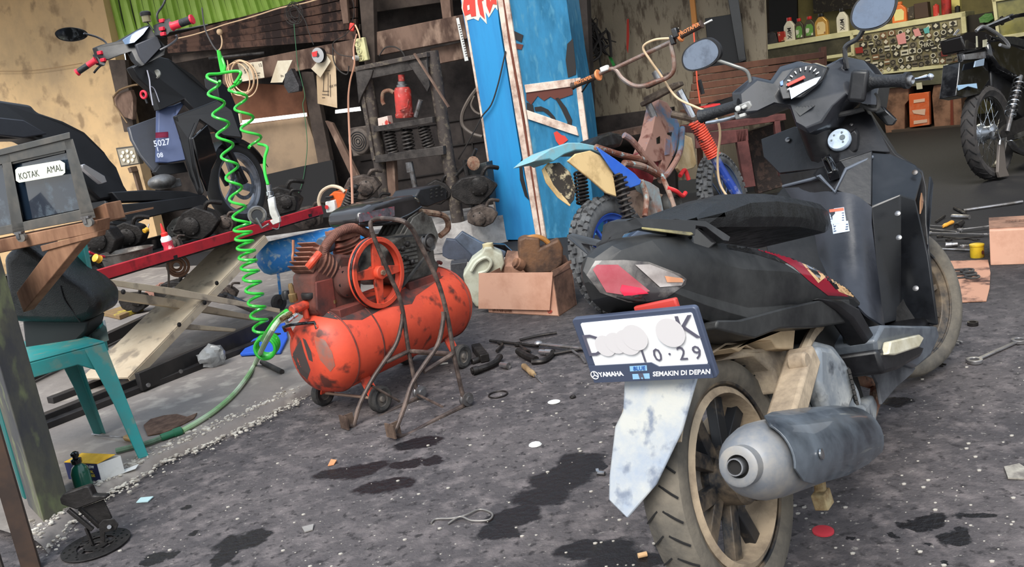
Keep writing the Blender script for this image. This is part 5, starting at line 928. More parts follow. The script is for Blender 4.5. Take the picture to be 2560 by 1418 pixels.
mb = MB(T); p = p+V(-.02, .0, 0); mb.tube([T.y(384, 175, .0)+V(-.05, 0, 0), T.y(390, 200, .0)+V(-.05, 0, 0), T.y(392, 225, 0)+V(-.05, 0, 0), T.y(398, 262, 0)+V(-.05, 0, 0)], .004, 6, 4); mb.tube([T.y(392, 215, 0)+V(-.05, 0, 0), T.y(402, 222, 0)+V(-.05, 0, 0), T.y(414, 254, 0)+V(-.05, 0, 0)], .003, 6, 3); single(mb, 'key_strap', mat('pale_strap', srgb(176, 176, 188), .6), 'pale key strap hanging from the blue scooter ignition', 'key strap')
mb = MB(T); p = T.y(372, 236, .03)+V(-.04, 0, 0); mb.torus(p, (1, 0, 0), .020, .007, 20, 8); mb.build('red_hook', RED, ls)
mb = MB(T); p = T.y(378, 245, .03)+V(-.05, 0, 0); mb.tube([p+V(0, 0, .02), p+V(0, -.01, -.03)], .006, 8); mb.build('hook_pin', LBK, ls)
# markings
def tdec(s_, u, v, y, size, m, x=-.01):
    p = T.y(u, v, y)+V(-.012, 0, 0); mb = MB(T); text(mb, s_, p, (.35, -1, 0), (.0, 0, 1), size, .0005, bold=.0006); mb.build('lettering', m, ls)
LWH = mat('pale_letter', srgb(200, 206, 220), .5)
tdec('5027', 408, 357, -.01, .05, LWH); tdec('1', 398, 373, .0, .035, LWH); tdec('08', 404, 388, .0, .038, LWH)
mb = MB(T); P = [T.y(u, v, -.0)+V(-.012, 0, 0) for u, v in ((393, 331), (424, 329), (425, 343), (393, 345))]; mb.prism(P, (-.001, 0, 0)); mb.build('pink_sticker', mat('pink_sticker', srgb(190, 70, 100), .5), ls)
# ---- square lamp hanging by the plaster wall
lm = thing('work_lamp', 'square LED work lamp with nine round lenses against the cream wall', 'lamp', A(322, 440, .55))
def wA(pts, o): return [A(u, v, o) for u, v in pts]
mb = MB(); mb.prism(wA([(289, 370), (338, 364), (350, 410), (302, 418)], .55), NA*.05); mb.build('housing', mat('dark_lamp_housing', srgb(70, 66, 60), .5), lm, bevel=.004)
mb = MB(); mb.prism(wA([(293, 374), (335, 368), (346, 408), (304, 414)], .555), NA*.004); mb.build('lens_plate', mat('ribbed_lens', srgb(150, 140, 122), .4), lm)
for k in range(9):
    t = 2*math.pi*k/8; c = A(320, 391, .56) if k == 8 else A(320+15*math.cos(t)+1.5*math.sin(t), 391+13*math.sin(t), .56)
    mb = MB(); mb.lathe(c, -NA, [(.018, 0), (.017, .006), (.008, .009)], 16); mb.build('led_lens', mat('cream_led', srgb(236, 228, 206), .3), lm)
mb = MB(); mb.bar(A(330, 418, .56), A(335, 430, .56), .08, .04); mb.bar(A(337, 425, .54), A(352, 480, .54), .05, .03); mb.build('bracket', mat('lamp_bracket', srgb(96, 76, 60), .7), lm)
# ================================================================ timber, press and the things hung at the back
def aq(pts, o): return [A(u, v, o) for u, v in pts]
def apr(pts, o, d): mb = MB(); mb.prism(aq(pts, o), NA*d); return mb
SOOTW = mat('soot_stained_planks', srgb(84, 58, 46), .85, dirt=srgb(38, 26, 23), scale=7, amt=.5, bump=.2, sharp=.06, stretch=(1, 1, .6))
for k in range(5): struct(apr([(418, 92+8*k), (890, -34+27*k), (890, -34+27*k+24), (420, 92+8*k+9)], .10+.012*k, .03), 'trim_%d' % (k+1), SOOTW)
BEAM = mat('grey_brown_beam', srgb(116, 92, 78), .85, dirt=srgb(66, 48, 40), scale=3, amt=.45, bump=.2, stretch=(1, 1, .5), dcol2=srgb(140, 116, 100))
def beam(n, pts, o, d, m=BEAM): struct(apr(pts, o, d), 'trim_%d' % n, m, bevel=.004)
beam(6, [(556, 166), (640, 147), (783, 118), (885, 98), (890, 180), (770, 172), (656, 196), (556, 214)], .16, .06)
beam(7, [(930, 82), (1172, 33), (1175, 95), (933, 141)], .20, .07); beam(8, [(1075, 122), (1175, 101), (1180, 143), (1085, 162)], .12, .06)
beam(9, [(893, -60), (931, -60), (938, 170), (912, 170)], .24, .06, mat('dark_post_timber', srgb(74, 62, 54), .85, dirt=srgb(46, 38, 34), scale=3, bump=.2))
beam(10, [(840, -60), (861, -60), (872, 58), (857, 60)], .20, .03); beam(11, [(1092, -60), (1120, -60), (1128, 46), (1106, 48)], .14, .05)
beam(12, [(752, 178), (782, 180), (812, 330), (850, 520), (815, 520), (780, 330)], .14, .06, mat('dark_post_timber', (0, 0, 0))); beam(13, [(812, 302), (830, 308), (908, 465), (890, 470)], .18, .04)
beam(14, [(280, 240), (325, 225), (332, 245), (332, 300), (300, 290)], .30, .05); beam(15, [(270, 150), (312, 150), (335, 330), (310, 330)], .22, .05, mat('dark_post_timber', (0, 0, 0)))
beam(16, [(430, 140), (900, 60), (900, 75), (430, 160)], .09, .03, mat('dark_post_timber', (0, 0, 0)))
beam(17, [(940, -60), (1180, -80), (1180, -5), (940, 30)], .0, .03, mat('dark_post_timber', (0, 0, 0)))
for i, (pts, lb) in enumerate(((((605, 301), (765, 282), (766, 291), (600, 312)), 'left'), (((838, 275), (899, 267), (901, 277), (838, 284)), 'right'))):
    mb = apr(pts, .19, .01); o = struct(mb, 'daylight_strip_%d' % (i+1), mat('daylight_gap', srgb(250, 246, 240), .5, emit=1.1));  # emissive strip stands in for daylight showing through the gap
# cream cable clipped along the green sheet
CRM = mat('cream_cable', srgb(220, 186, 150), .6)
mb = MB(); mb.tube([A(u, v, .26) for u, v in ((445, 96), (480, 88), (520, 76), (560, 62), (610, 48), (650, 36), (700, 20), (760, 8), (815, -8))], .006, 7, 4); single(mb, 'cable', CRM, 'cream cable clipped along the planks under the green sheet', 'cable')
# coil of cream hose
co = thing('hose_coil', 'coil of cream hose hanging on the steel pipe beside the green coil hose', 'hose', A(600, 190, .3))
for k, (du, dv, rr) in enumerate(((2, 4, .158), (10, 8, .164), (-6, 8, .150), (6, 2, .142))):
    mb = MB(); c = A(600+du, 190+dv, .30+.012*k); mb.torus(c, NA+V(.05*k, 0, .03*k), rr, .006, 40, 7); mb.build('loop', CRM, co)
mb = MB(); mb.tube([A(u, v, .34) for u, v in ((568, 150), (575, 200), (580, 250), (588, 290))], .006, 7, 4); mb.build('tail', CRM, co)
mb = MB(); mb.prism(aq([(575, 288), (598, 284), (601, 308), (579, 311)], .34), NA*.03); single(mb, 'socket_box', mat('cream_socket', srgb(208, 190, 158), .5), 'cream socket box hanging from the cream hose', 'socket', bevel=.004)
mb = MB(); mb.tube([A(523, 147, .42), A(662, 133, .2)], .018, 12); single(mb, 'steel_pipe', DSTEEL, 'short steel pipe bracket that carries the hose coils', 'pipe')
PAP = mat('note_paper', srgb(214, 206, 186), .8, dirt=srgb(186, 172, 148), scale=3, amt=.4); BRN = mat('brown_drawing_paper', srgb(196, 172, 142), .85, dirt=srgb(170, 146, 116), scale=3, amt=.4)
INK = mat('dark_ink', srgb(70, 60, 54), .8)
def paper(pts, o, m, lab, lines=(), name='paper_note', tx=()):
    t = thing(name, lab, 'paper', A(*pts[0], o)); mb = MB(); mb.prism(aq(pts, o), NA*.002); mb.build('sheet', m, t)
    for a, b in lines: mb = MB(); mb.bar(A(*a, o+.004), A(*b, o+.004), .004, .002, up=NA); mb.build('pen_line', INK, t)
    for s_, u, v, sz in tx: mb = MB(); text(mb, s_, A(u, v, o+.004), V(.9, -.43, .05), (0, 0, 1), sz, .0004); mb.build('handwriting', INK, t)
paper([(594, 160), (655, 153), (661, 194), (606, 204)], .28, PAP, 'creased note with handwriting behind the cream hose coil', [((650, 182), (632, 185)), ((648, 188), (636, 190))], tx=(('Kiri', 626, 165, .05), ('58', 615, 178, .05), ('12', 650, 163, .04)))
paper([(694, 152), (731, 150), (706, 206), (676, 207)], .30, PAP, 'white slanting note with red shop writing left of the green wire', tx=(('Po', 705, 190, .03),))
paper([(812, 133), (838, 140), (841, 200), (843, 270), (794, 259), (791, 190)], .28, BRN, 'long brown paper with a dimension sketch under the grinding disc', [((810, 184), (808, 228)), ((820, 182), (820, 240)), ((812, 178), (825, 176)), ((806, 228), (822, 228)), ((805, 236), (822, 237)), ((825, 186), (826, 242)), ((805, 244), (812, 244))], tx=(('150 W', 832, 215, .03),))
paper([(812, 132), (827, 153), (801, 194), (778, 172)], .32, PAP, 'blank diamond-shaped note pinned behind the grinding disc')
gd = thing('grinding_disc', 'grey grinding disc with a red label hung over the pinned papers', 'disc', A(796, 138, .36)); c = A(795, 138, .36)
mb = MB(); mb.lathe(c, -NA, [(.062, 0), (.064, .004), (.02, .006), (.02, .002)], 32); mb.build('disc', mat('disc_grey', srgb(168, 168, 168), .5, .2), gd); mb = MB(); mb.lathe(c+NA*.015, NA, [(.066, 0), (.066, .02)], 32); mb.build('back_disc', BLK, gd)
mb = MB(); mb.prism(aq([(779, 131), (793, 127), (792, 141), (781, 142)], .372), NA*.002); mb.build('label', mat('red_label', srgb(206, 50, 50), .5), gd); mb = MB(); mb.lathe(c-NA*.007, -NA, [(.016, 0), (.016, .003)], 16); mb.build('hole', BLK2, gd)
ps = thing('power_strip', 'cream three-socket power strip screwed to the dark post', 'power strip', A(902, 125, .34))
mb = MB(); mb.prism(aq([(884, 98), (908, 93), (920, 150), (897, 155)], .33), NA*.04); mb.build('body', mat('cream_strip', srgb(206, 202, 152), .4, dirt=srgb(176, 168, 120), scale=8, amt=.3), ps, bevel=.006)
for u, v in ((894, 110), (898, 127), (903, 144)):
    mb = MB(); c = A(u, v, .332); mb.annulus(c, -NA, [(.028, 0), (.028, .004), (.022, .004), (.020, 0)], 24); sk = mb.build('socket', mat('cream_strip', (0, 0, 0)), ps)
    for s_ in (-1, 1): mb = MB(); mb.lathe(c+V(0, 0, s_*.009), -NA, [(.004, 0), (.004, .003)], 8); mb.build('hole', BLK2, sk)
mb = MB(); c = A(893, 145, .35); mb.lathe(c, -NA, [(.022, 0), (.024, .02), (.016, .05)], 14); single(mb, 'plug', WHITE, 'white plug pushed into the lowest socket of the cream strip', 'plug')
mb = MB(); c = A(880, 68, .30); mb.box(c, (.045, .03, .07), Matrix.Rotation(.3, 3, 'Y')); single(mb, 'plug', mat('red_plug', srgb(214, 60, 52), .4), 'red plug hanging above the cream power strip', 'plug', bevel=.01)
# loose black cable bundle and hanging wires
bw = thing('wire_bundle', 'tangled coil of black wire hanging against the soot-dark planks', 'wire', A(738, 35, .3)); random.seed(3); BW = mat('thin_black_wire', srgb(44, 40, 38), .6)
for k in range(7): mb = MB(); c = A(736+random.uniform(-6, 6), 32+random.uniform(-8, 8), .28+.01*k); mb.torus(c, NA+V(random.uniform(-.3, .3), 0, random.uniform(-.3, .3)), random.uniform(.06, .085), .003, 26, 5); mb.build('loop', BW, bw)
mb = MB(); mb.tube([A(u, v, .34) for u, v in ((742, 20), (762, 50), (772, 80), (784, 112))], .004, 6, 4); mb.build('tail', BW, bw)
def wire(pts, o, r, m, lab, name='wire', cat='wire', k=5): mb = MB(); mb.tube([A(u, v, oo) for (u, v), oo in zip(pts, (o if isinstance(o, (list, tuple)) else [o]*len(pts)))], r, 6, k); return single(mb, name, m, lab, cat)
GWIRE = mat('green_wire', srgb(58, 108, 74), .5)
wire([(735, 60), (740, 120), (745, 165), (755, 205), (762, 240), (757, 262), (763, 300), (768, 360), (764, 410), (755, 460), (742, 490), (728, 505)], .36, .0035, GWIRE, 'thin green wire hanging down past the papers to the lift')
wire([(872, -20), (884, 10), (884, 40), (876, 62)], .3, .003, BW, 'black twisted wire above the red plug')
wire([(888, 60), (862, 88), (836, 104), (832, 118), (848, 136), (880, 142)], .34, .004, BW, 'black wire looping from the red plug to the white plug')
wire([(832, 110), (834, 150), (848, 176), (868, 186), (872, 165)], .33, .006, BW, 'thicker black cable looping beside the brown drawing paper')
wire([(888, 62), (896, 80), (900, 98)], .345, .007, CRM, 'cream lead running into the top of the power strip', 'cable', 'cable')
wire([(892, 85), (884, 120), (886, 160), (876, 200), (871, 240), (872, 300), (876, 380), (880, 470), (882, 560)], [.36, .4, .5, .8, 1.2, 1.8, 2.2, 2.7, 3.0], .0075, mat('tan_hose', srgb(176, 128, 104), .5), 'tan cable running down from the power strip behind the compressor', 'cable', 'cable')
wire([(948, 140), (962, 120), (985, 117), (1004, 128), (1012, 142)], .33, .006, BW, 'black cable arching over the press frame')
mb = MB(); mb.prism(aq([(1140, 46), (1147, 44), (1171, 151), (1162, 153)], .21), NA*.003); rl = single(mb, 'steel_ruler', mat('white_ruler', srgb(214, 214, 210), .4), 'white graduated ruler hanging beside the blue pillar', 'ruler')
for k in range(14): mb = MB(); mb.bar(A(1145.5+k*1.45, 62+k*6, .213), A(1149.5+k*1.45, 61+k*6, .213), .006, .001, up=NA); mb.build('mark', INK, rl)
wire([(1192, 222), (1172, 250), (1156, 285), (1158, 315), (1180, 334), (1206, 342)], .1, .016, mat('grey_hose', srgb(106, 96, 88), .6), 'grey hose looping out from behind the blue pillar', 'hose', 'hose')
wire([(1186, 240), (1178, 262), (1186, 278), (1200, 286)], .12, .010, mat('grey_hose', (0, 0, 0)), 'thinner grey hose hanging inside the grey loop', 'hose', 'hose')
mb = MB(); mb.prism(aq([(712, 185), (728, 172), (748, 215), (746, 228), (722, 232), (710, 215)], .3), NA*.05); mb.jitter(.01, 14); single(mb, 'black_bag', mat('black_bag', srgb(34, 32, 34), .35, bump=.6, scale=6, dirt=srgb(60, 58, 60)), 'small black plastic bag hanging below the white slanting note', 'bag')
mb = MB(); mb.tube([A(u, v, .33) for u, v in ((283, 244), (298, 226), (330, 214), (345, 212))], .010, 8, 3); mb.tube([A(283, 244, .33), A(286, 262, .33), A(318, 308, .33)], .007, 8); single(mb, 'bent_pipe', mat('old_pipe', srgb(128, 104, 76), .5, .5), 'bent metal pipe sticking out of the wooden frame by the plaster wall', 'pipe')
wire([(-20, 178), (60, 178), (120, 172), (165, 165), (205, 158)], .16, .004, mat('tan_wire', srgb(160, 128, 88), .6), 'thin wire tacked across the cream plaster wall')
# ---- hydraulic press
PP_ = PA - NA*.75
def H(u, v, o=0.0): return PL(u, v, PP_ - NA*o, NA)
def hq(pts, o=0.0): return [H(u, v, o) for u, v in pts]
pr = thing('workshop_press', 'black welded shop press holding a red bottle jack, left of the blue pillar', 'press', H(1030, 560))
PBL = mat('oily_black_frame', srgb(74, 68, 64), .5, .3, dirt=srgb(36, 32, 31), scale=8, amt=.45, bump=.2); PTB = mat('spattered_tube', srgb(70, 62, 58), .6, .3, dirt=srgb(116, 106, 92), scale=22, amt=.32, bump=.2, sharp=.06)
def hpr(pts, o, d, nm, m=PBL, par=None): mb = MB(); mb.prism(hq(pts, o), NA*d); return mb.build(nm, m, par or pr, bevel=.003)
mb = MB(); mb.tube([H(915, 190), H(965, 500)], .055, 16); mb.build('leg', PTB, pr); mb = MB(); mb.tube([H(1079, 128), H(1146, 560)], .052, 16); mb.build('leg', PTB, pr)
hpr([(886, 167), (1066, 130), (1070, 168), (900, 202)], .08, .05, 'top_beam'); hpr([(886, 167), (1066, 130), (1068, 142), (890, 178)], .10, .10, 'beam_flange', PTB)
hpr([(888, 172), (932, 175), (928, 192), (903, 242), (897, 260)], .09, .02, 'gusset'); hpr([(1022, 160), (1066, 150), (1074, 215), (1068, 230)], .09, .02, 'gusset')
hpr([(888, 175), (900, 180), (938, 400), (930, 402)], .07, .03, 'angle_iron', PTB)
hpr([(933, 316), (1080, 292), (1082, 307), (934, 331)], .10, .16, 'middle_bar'); hpr([(936, 390), (1107, 365), (1109, 387), (938, 408)], .10, .16, 'lower_bar')
mb = MB(); mb.bar(H(1036, 134, .16), H(1122, 268, .16), .022, .012); mb.build('loose_rod', BEAM, pr)
mb = MB(); mb.tube([H(1025, 405, .05), H(1040, 480, .05)], .022, 12); mb.tube([H(1022, 405, .05), H(1026, 430, .05)], .03, 12); mb.build('press_ram', STEEL, pr)
hpr([(964, 405), (985, 400), (990, 500), (972, 505)], .02, .05, 'inner_post', BEAM)
jk = thing('bottle_jack', 'red bottle jack standing on the middle bar of the black press', 'jack', H(1010, 296, .04)); jb = H(1012, 294, .04)
JR = mat('red_jack_paint', srgb(186, 52, 44), .4, dirt=srgb(112, 48, 40), scale=8, amt=.4, dcol2=srgb(196, 130, 120))
ju = (H(1004, 200, .04)-jb); JH = ju.length; ju.normalize()
mb = MB(); mb.lathe(jb, ju, [(.07, 0), (.074, .01), (.074, .03), (.068, .035), (.068, JH*.72), (.055, JH*.80), (.04, JH*.82)], 24); mb.build('body', JR, jk)
mb = MB(); mb.lathe(jb+ju*JH*.8, ju, [(.045, 0), (.045, .02), (.034, .025), (.034, JH*.16)], 20); mb.build('collar', STEEL, jk); mb = MB(); mb.lathe(jb+ju*JH*.97, ju, [(.026, 0), (.026, .05)], 16); mb.build('ram', JR, jk)
mb = MB(); mb.tube([H(1000, 275, .12), H(1018, 268, .13), H(1022, 248, .12)], .008, 8); mb.build('carry_handle', JR, jk); mb = MB(); mb.tube([H(1040, 292, .1), H(1052, 250, .1)], .02, 10); mb.build('pump_tube', STEEL, jk)
random.seed(5)
for i, (u0, v0, u1, v1, nm) in enumerate(((972, 328, 982, 382, 'left'), (1015, 322, 1026, 388, 'middle'), (1058, 316, 1072, 368, 'right'))):
    t = thing('shock_spring', 'black coil spring standing on the lower press bar, %s of three' % nm, 'spring', H(u1, v1, .02), 'coil springs in the press')
    mb = MB(); mb.helix(H(u0, v0, .02), H(u1, v1, .02), .042, .009, 7, 8, 16); mb.build('coil', mat('black_spring', srgb(44, 42, 42), .4, .5, dirt=srgb(80, 74, 70), scale=20), t); mb = MB(); mb.cyl(H(u0, v0, .02), H(u1, v1, .02), .018, n=12); mb.build('damper', DSTEEL, t)
mb = MB(); mb.prism(hq([(944, 296), (968, 290), (972, 312), (946, 317)], .1), NA*.07); single(mb, 'small_box', mat('red_white_box', srgb(210, 190, 178), .6, dirt=srgb(186, 60, 52), scale=14, amt=.35, sharp=.03), 'small red and white carton on the middle press bar', 'box', bevel=.002)
mb = MB(); mb.tube([H(985, 232, .02), H(972, 226, .02), H(958, 232, .02), H(956, 252, .02), H(960, 262, .02)], .016, 10, 4); single(mb, 'clamp_arm', RUST, 'rusty C-shaped clamp hanging left of the red bottle jack', 'clamp')
# hanging / standing clutter at the dark wall
mb = MB(); c = H(905, 352, -.2); mb.lathe(c, -NA, [(.10, 0), (.11, .01), (.11, .05), (.09, .06)], 28); mb.box(c+NA*.08, (.26, .2, .24)); fn_ = single(mb, 'electric_motor', mat('dusty_motor', srgb(98, 88, 80), .7, dirt=srgb(64, 56, 52), scale=8, bump=.2), 'dusty round-vented motor standing behind the left press leg', 'motor', bevel=.01)
for k in range(4): mb = MB(); mb.torus(c-NA*.062, NA, .02+.02*k, .004, 28, 6); mb.build('vent_ring', BLK, fn_)
cls = mat('black_cloth_sheet', srgb(22, 21, 22), .9)
mb = MB(); mb.prism(aq([(650, 440), (745, 418), (830, 400), (850, 540), (640, 560)], .35), NA*.03); single(mb, 'dark_sheet', cls, 'black sheet of metal leaning at the foot of the plaster panel', 'sheet')
# chainsaw
cs = thing('chainsaw', 'orange and white chainsaw at the end of the red lift rail', 'chainsaw', H(838, 560, .6)); CO = lambda pts: [H(u, v, .55) for u, v in pts]
mb = MB(); mb.prism(CO([(820, 490), (834, 478), (862, 480), (868, 500), (864, 520), (852, 532), (838, 530), (830, 510)]), NA*.12); mb.build('body', mat('orange_plastic', srgb(232, 104, 46), .4, dirt=srgb(176, 76, 40), scale=8, amt=.3), cs, bevel=.012)
mb = MB(); mb.prism([H(u, v, .58) for u, v in ((812, 505), (834, 500), (840, 530), (815, 533))], NA*.1); mb.build('cover', WHITE, cs, bevel=.008); mb = MB(); mb.lathe(H(817, 518, .59), -NA, [(.016, 0), (.016, .004)], 16); mb.build('emblem', mat('red_label', (0, 0, 0)), cs)
mb = MB(); mb.tube([H(u, v, .56) for u, v in ((800, 520), (797, 500), (806, 478), (828, 466), (850, 470), (862, 480))], .014, 8, 4); mb.build('front_handle', mat('cream_handle', srgb(206, 186, 160), .5), cs)
mb = MB(); mb.box(H(824, 493, .57), (.06, .05, .02)); mb.build('trigger_guard', BLK, cs, bevel=.004)
# tall black fork spring
sp_ = thing('shock_absorber', 'long black coil shock absorber leaning beside the chainsaw', 'shock absorber', H(862, 560, .7)); mb = MB(); mb.helix(H(884, 476, .6), H(856, 545, .6), .038, .010, 11, 8, 14); mb.build('coil', mat('black_spring', (0, 0, 0)), sp_)
mb = MB(); mb.tube([H(890, 465, .6), H(850, 556, .6)], .017, 10); mb.sph(H(889, 468, .6), .024, 10, 6); mb.build('rod', DSTEEL, sp_)
# generic engine castings, each built of a case, covers and bolts
def casting(nm, lab, cat, c, s, m, seed, grp=None):
    random.seed(seed); c = Vector(c); t = thing(nm, lab, cat, c-V(0, 0, s*.35), grp); n = 9
    mb = MB(); o = [c+V(math.cos(2*math.pi*i/n)*s*.5*random.uniform(.7, 1.1), 0, math.sin(2*math.pi*i/n)*s*.36*random.uniform(.75, 1.1)) for i in range(n)]; mb.loft([[p+V(0, -s*.22, 0) for p in o], [p+V(0, s*.22, 0) for p in o]]); mb.build('case', m, t, bevel=s*.03)
    mb = MB(); q = c+V(random.uniform(-.15, .15)*s, -s*.22, random.uniform(-.05, .1)*s); mb.lathe(q, (0, -1, 0), [(s*.2, 0), (s*.2, s*.05), (s*.15, s*.08), (s*.06, s*.09)], 20); mb.build('cover', m, t)
    for k in range(5): a = k*1.26; mb = MB(); mb.lathe(q+V(math.cos(a)*s*.17, -s*.05, math.sin(a)*s*.17), (0, -1, 0), [(s*.025, 0), (s*.025, s*.03)], 6); mb.build('bolt', DSTEEL, t)
    mb = MB(); mb.tube([c+V(s*.2, -.1*s, s*.2), c+V(s*.35, -.15*s, s*.42), c+V(s*.6, 0, s*.36)], s*.05, 8, 4); mb.build('pipe', m, t)
GA = mat('greasy_casting', srgb(96, 84, 76), .6, .3, dirt=srgb(48, 41, 38), scale=12, amt=.5, bump=.3); GD = mat('dark_casting', srgb(44, 40, 38), .5, .4, dirt=srgb(22, 19, 18), scale=12, amt=.5, bump=.3)
for k, (u, v, o, s, m, lab) in enumerate(((905, 470, .3, .30, GA, 'grey engine casting left of the press on the bench'), (935, 520, .35, .24, GD, 'dark casting at the foot of the left press leg'), (1185, 470, .2, .34, GD, 'dark engine unit between the press and the blue pillar'), (1200, 540, .3, .26, GA, 'small grey casting on the floor behind the white kerb'),
      (700, 505, .9, .34, GD, 'dark engine with a square air box under the green coil hose'), (770, 545, .55, .26, GA, 'grey casting behind the far end of the lift rail'), (1090, 480, .05, .28, GD, 'black casting under the lower press bar'))):
    p = H(u, v, o); casting('engine_part', lab, 'engine part', p, s, m, 20+k, None)
mb = MB(); mb.tube([H(1160, 400, .1), H(1180, 500, .1), H(1188, 560, .1)], .018, 8); mb.tube([H(1140, 440, .1), H(1180, 395, .1), H(1190, 372, .1)], .014, 8); single(mb, 'pipe_wrench', DSTEEL, 'greasy puller with two arms hanging right of the press', 'puller')
mb = MB(); c = H(1185, 408, .14); mb.lathe(c, -NA, [(.05, 0), (.055, .01), (.03, .02)], 14); single(mb, 'sprocket', RUST, 'small toothed sprocket on the black puller', 'sprocket')
mb = MB(); mb.prism([H(u, v, .06) for u, v in ((1160, 420), (1215, 405), (1225, 500), (1172, 520))], NA*.12); single(mb, 'battery_case', mat('black_case', srgb(30, 31, 32), .5, dirt=srgb(60, 66, 66), scale=10, amt=.3), 'black battery case leaning behind the greasy puller', 'battery', bevel=.006)
# ---- blue pillar
C0 = G(1352, 598)
def B1_(u, v, o=0.0): return PL(u, v, C0 - NA*o, NA)
def bq(pts, o=0.0): return [B1_(u, v, o) for u, v in pts]
BLU = mat('blue_painted_boards', srgb(36, 138, 196), .5, dirt=srgb(28, 118, 176), scale=2.5, amt=.45, bump=.08, stretch=(2, 2, .3)); BLU2 = mat('worn_blue_boards', srgb(32, 118, 160), .6, dirt=srgb(28, 96, 130), scale=5, amt=.45, bump=.12, dcol2=srgb(64, 128, 158), stretch=(1.5, 1.5, .5))
TRM = mat('dirty_cream_trim', srgb(220, 200, 184), .6, dirt=srgb(140, 104, 88), scale=7, amt=.36, bump=.1)
pl = thing('painted_pillar', 'bright blue boarded pillar with cream trim and painted graffiti', 'pillar', C0)
def bpr(pts, o, d, nm, m, par=None, bev=.002): mb = MB(); mb.prism(bq(pts, o), NA*d); return mb.build(nm, m, par or pl, bevel=bev)
lp_ = bpr([(1142, -60), (1236, -60), (1248, 60), (1300, 380), (1342, 600), (1246, 600), (1205, 300), (1160, 50)], 0, .28, 'left_board', BLU)
rp_ = bpr([(1262, -60), (1408, -60), (1432, 120), (1452, 240), (1480, 480), (1492, 600), (1360, 610), (1330, 380), (1290, 120)], 0, .28, 'right_board', BLU2)
bpr([(1234, -60), (1248, -60), (1270, 100), (1305, 300), (1352, 596), (1340, 596), (1290, 300), (1258, 100)], .02, .05, 'corner_trim', TRM); bpr([(1251, -60), (1262, -60), (1290, 120), (1330, 380), (1366, 600), (1355, 598), (1312, 300), (1276, 100)], .02, .05, 'corner_trim', TRM)
bpr([(1247, -60), (1252, -60), (1278, 110), (1318, 345), (1357, 598), (1351, 597), (1306, 300), (1270, 100)], .012, .04, 'rust_joint', mat('rust_brown', srgb(108, 56, 40), .8))
bpr([(1311, 212), (1436, 196), (1440, 215), (1314, 232)], .015, .02, 'cross_trim', TRM); bpr([(1438, 196), (1450, 194), (1474, 380), (1462, 386), (1448, 290)], .015, .02, 'side_trim', TRM); bpr([(1316, 275), (1330, 280), (1440, 318), (1446, 340), (1420, 332), (1320, 298)], .015, .02, 'diagonal_trim', TRM)
bpr([(1143, -60), (1149, -60), (1208, 300), (1250, 600), (1246, 600), (1203, 300)], .006, .01, 'edge_strip', TRM)
GRW = mat('graffiti_white', srgb(226, 220, 200), .6); GRR = mat('graffiti_red', srgb(204, 62, 50), .6); GRB = mat('graffiti_black', srgb(28, 24, 24), .6); GBR = mat('graffiti_brown', srgb(92, 44, 32), .6)
g = bpr([(1155, -40), (1240, -40), (1244, 26), (1238, 18), (1222, 44), (1214, 30), (1217, 60), (1200, 42), (1196, 52), (1184, 46), (1164, 52), (1154, 20)], .004, .003, 'graffiti', GRW, lp_, 0)
for P in ([(1160, -10), (1172, -6), (1186, -20), (1190, 40), (1178, 42), (1176, 34), (1162, 40), (1157, 22)], [(1192, -20), (1200, -22), (1210, -10), (1208, 2), (1204, 2), (1212, 48), (1200, 36), (1194, 10)], [(1214, -20), (1220, -22), (1226, 6), (1230, -22), (1238, -22), (1242, 12), (1232, 10), (1224, 34), (1216, 14)]):
    bpr(P, .007, .003, 'graffiti', GRR, lp_, 0)
bpr([(1168, 14), (1173, 12), (1174, 24), (1169, 26)], .010, .003, 'graffiti', GRW, lp_, 0)
for P, m_ in (([(1282, 76), (1308, 88), (1304, 106), (1284, 96)], GRB), ([(1288, 108), (1308, 112), (1304, 124), (1290, 122)], GBR), ([(1316, 222), (1394, 216), (1430, 208), (1432, 236), (1410, 244), (1390, 250), (1376, 242), (1360, 252), (1344, 240), (1328, 262), (1316, 250)], GBR), ([(1316, 256), (1332, 262), (1336, 284), (1318, 280)], GRB),
              ([(1336, 268), (1352, 266), (1370, 274), (1386, 292), (1394, 308), (1420, 326), (1414, 330), (1386, 312), (1374, 290), (1358, 278), (1338, 278)], GRB), ([(1388, 246), (1396, 244), (1416, 270), (1430, 300), (1428, 330), (1420, 330), (1418, 304), (1404, 274)], GRB), ([(1384, 332), (1392, 328), (1404, 338), (1412, 340), (1420, 350), (1410, 358), (1400, 366), (1390, 352)], GRR),
              ([(1418, 110), (1432, 96), (1440, 170), (1440, 186), (1420, 194), (1414, 150)], GRB), ([(1298, 412), (1304, 396), (1308, 440), (1322, 500), (1312, 490), (1300, 450)], GRB)):
    bpr(P, .006, .003, 'graffiti', m_, rp_, 0)
mb = MB(); mb.tube([B1_(u, v, .03) for u, v in ((1264, 128), (1256, 165), (1244, 215), (1228, 262), (1206, 290), (1190, 320), (1168, 360), (1146, 398))], .006, 7, 5); single(mb, 'cable', BW, 'black cable crossing the front of the blue pillar', 'cable')
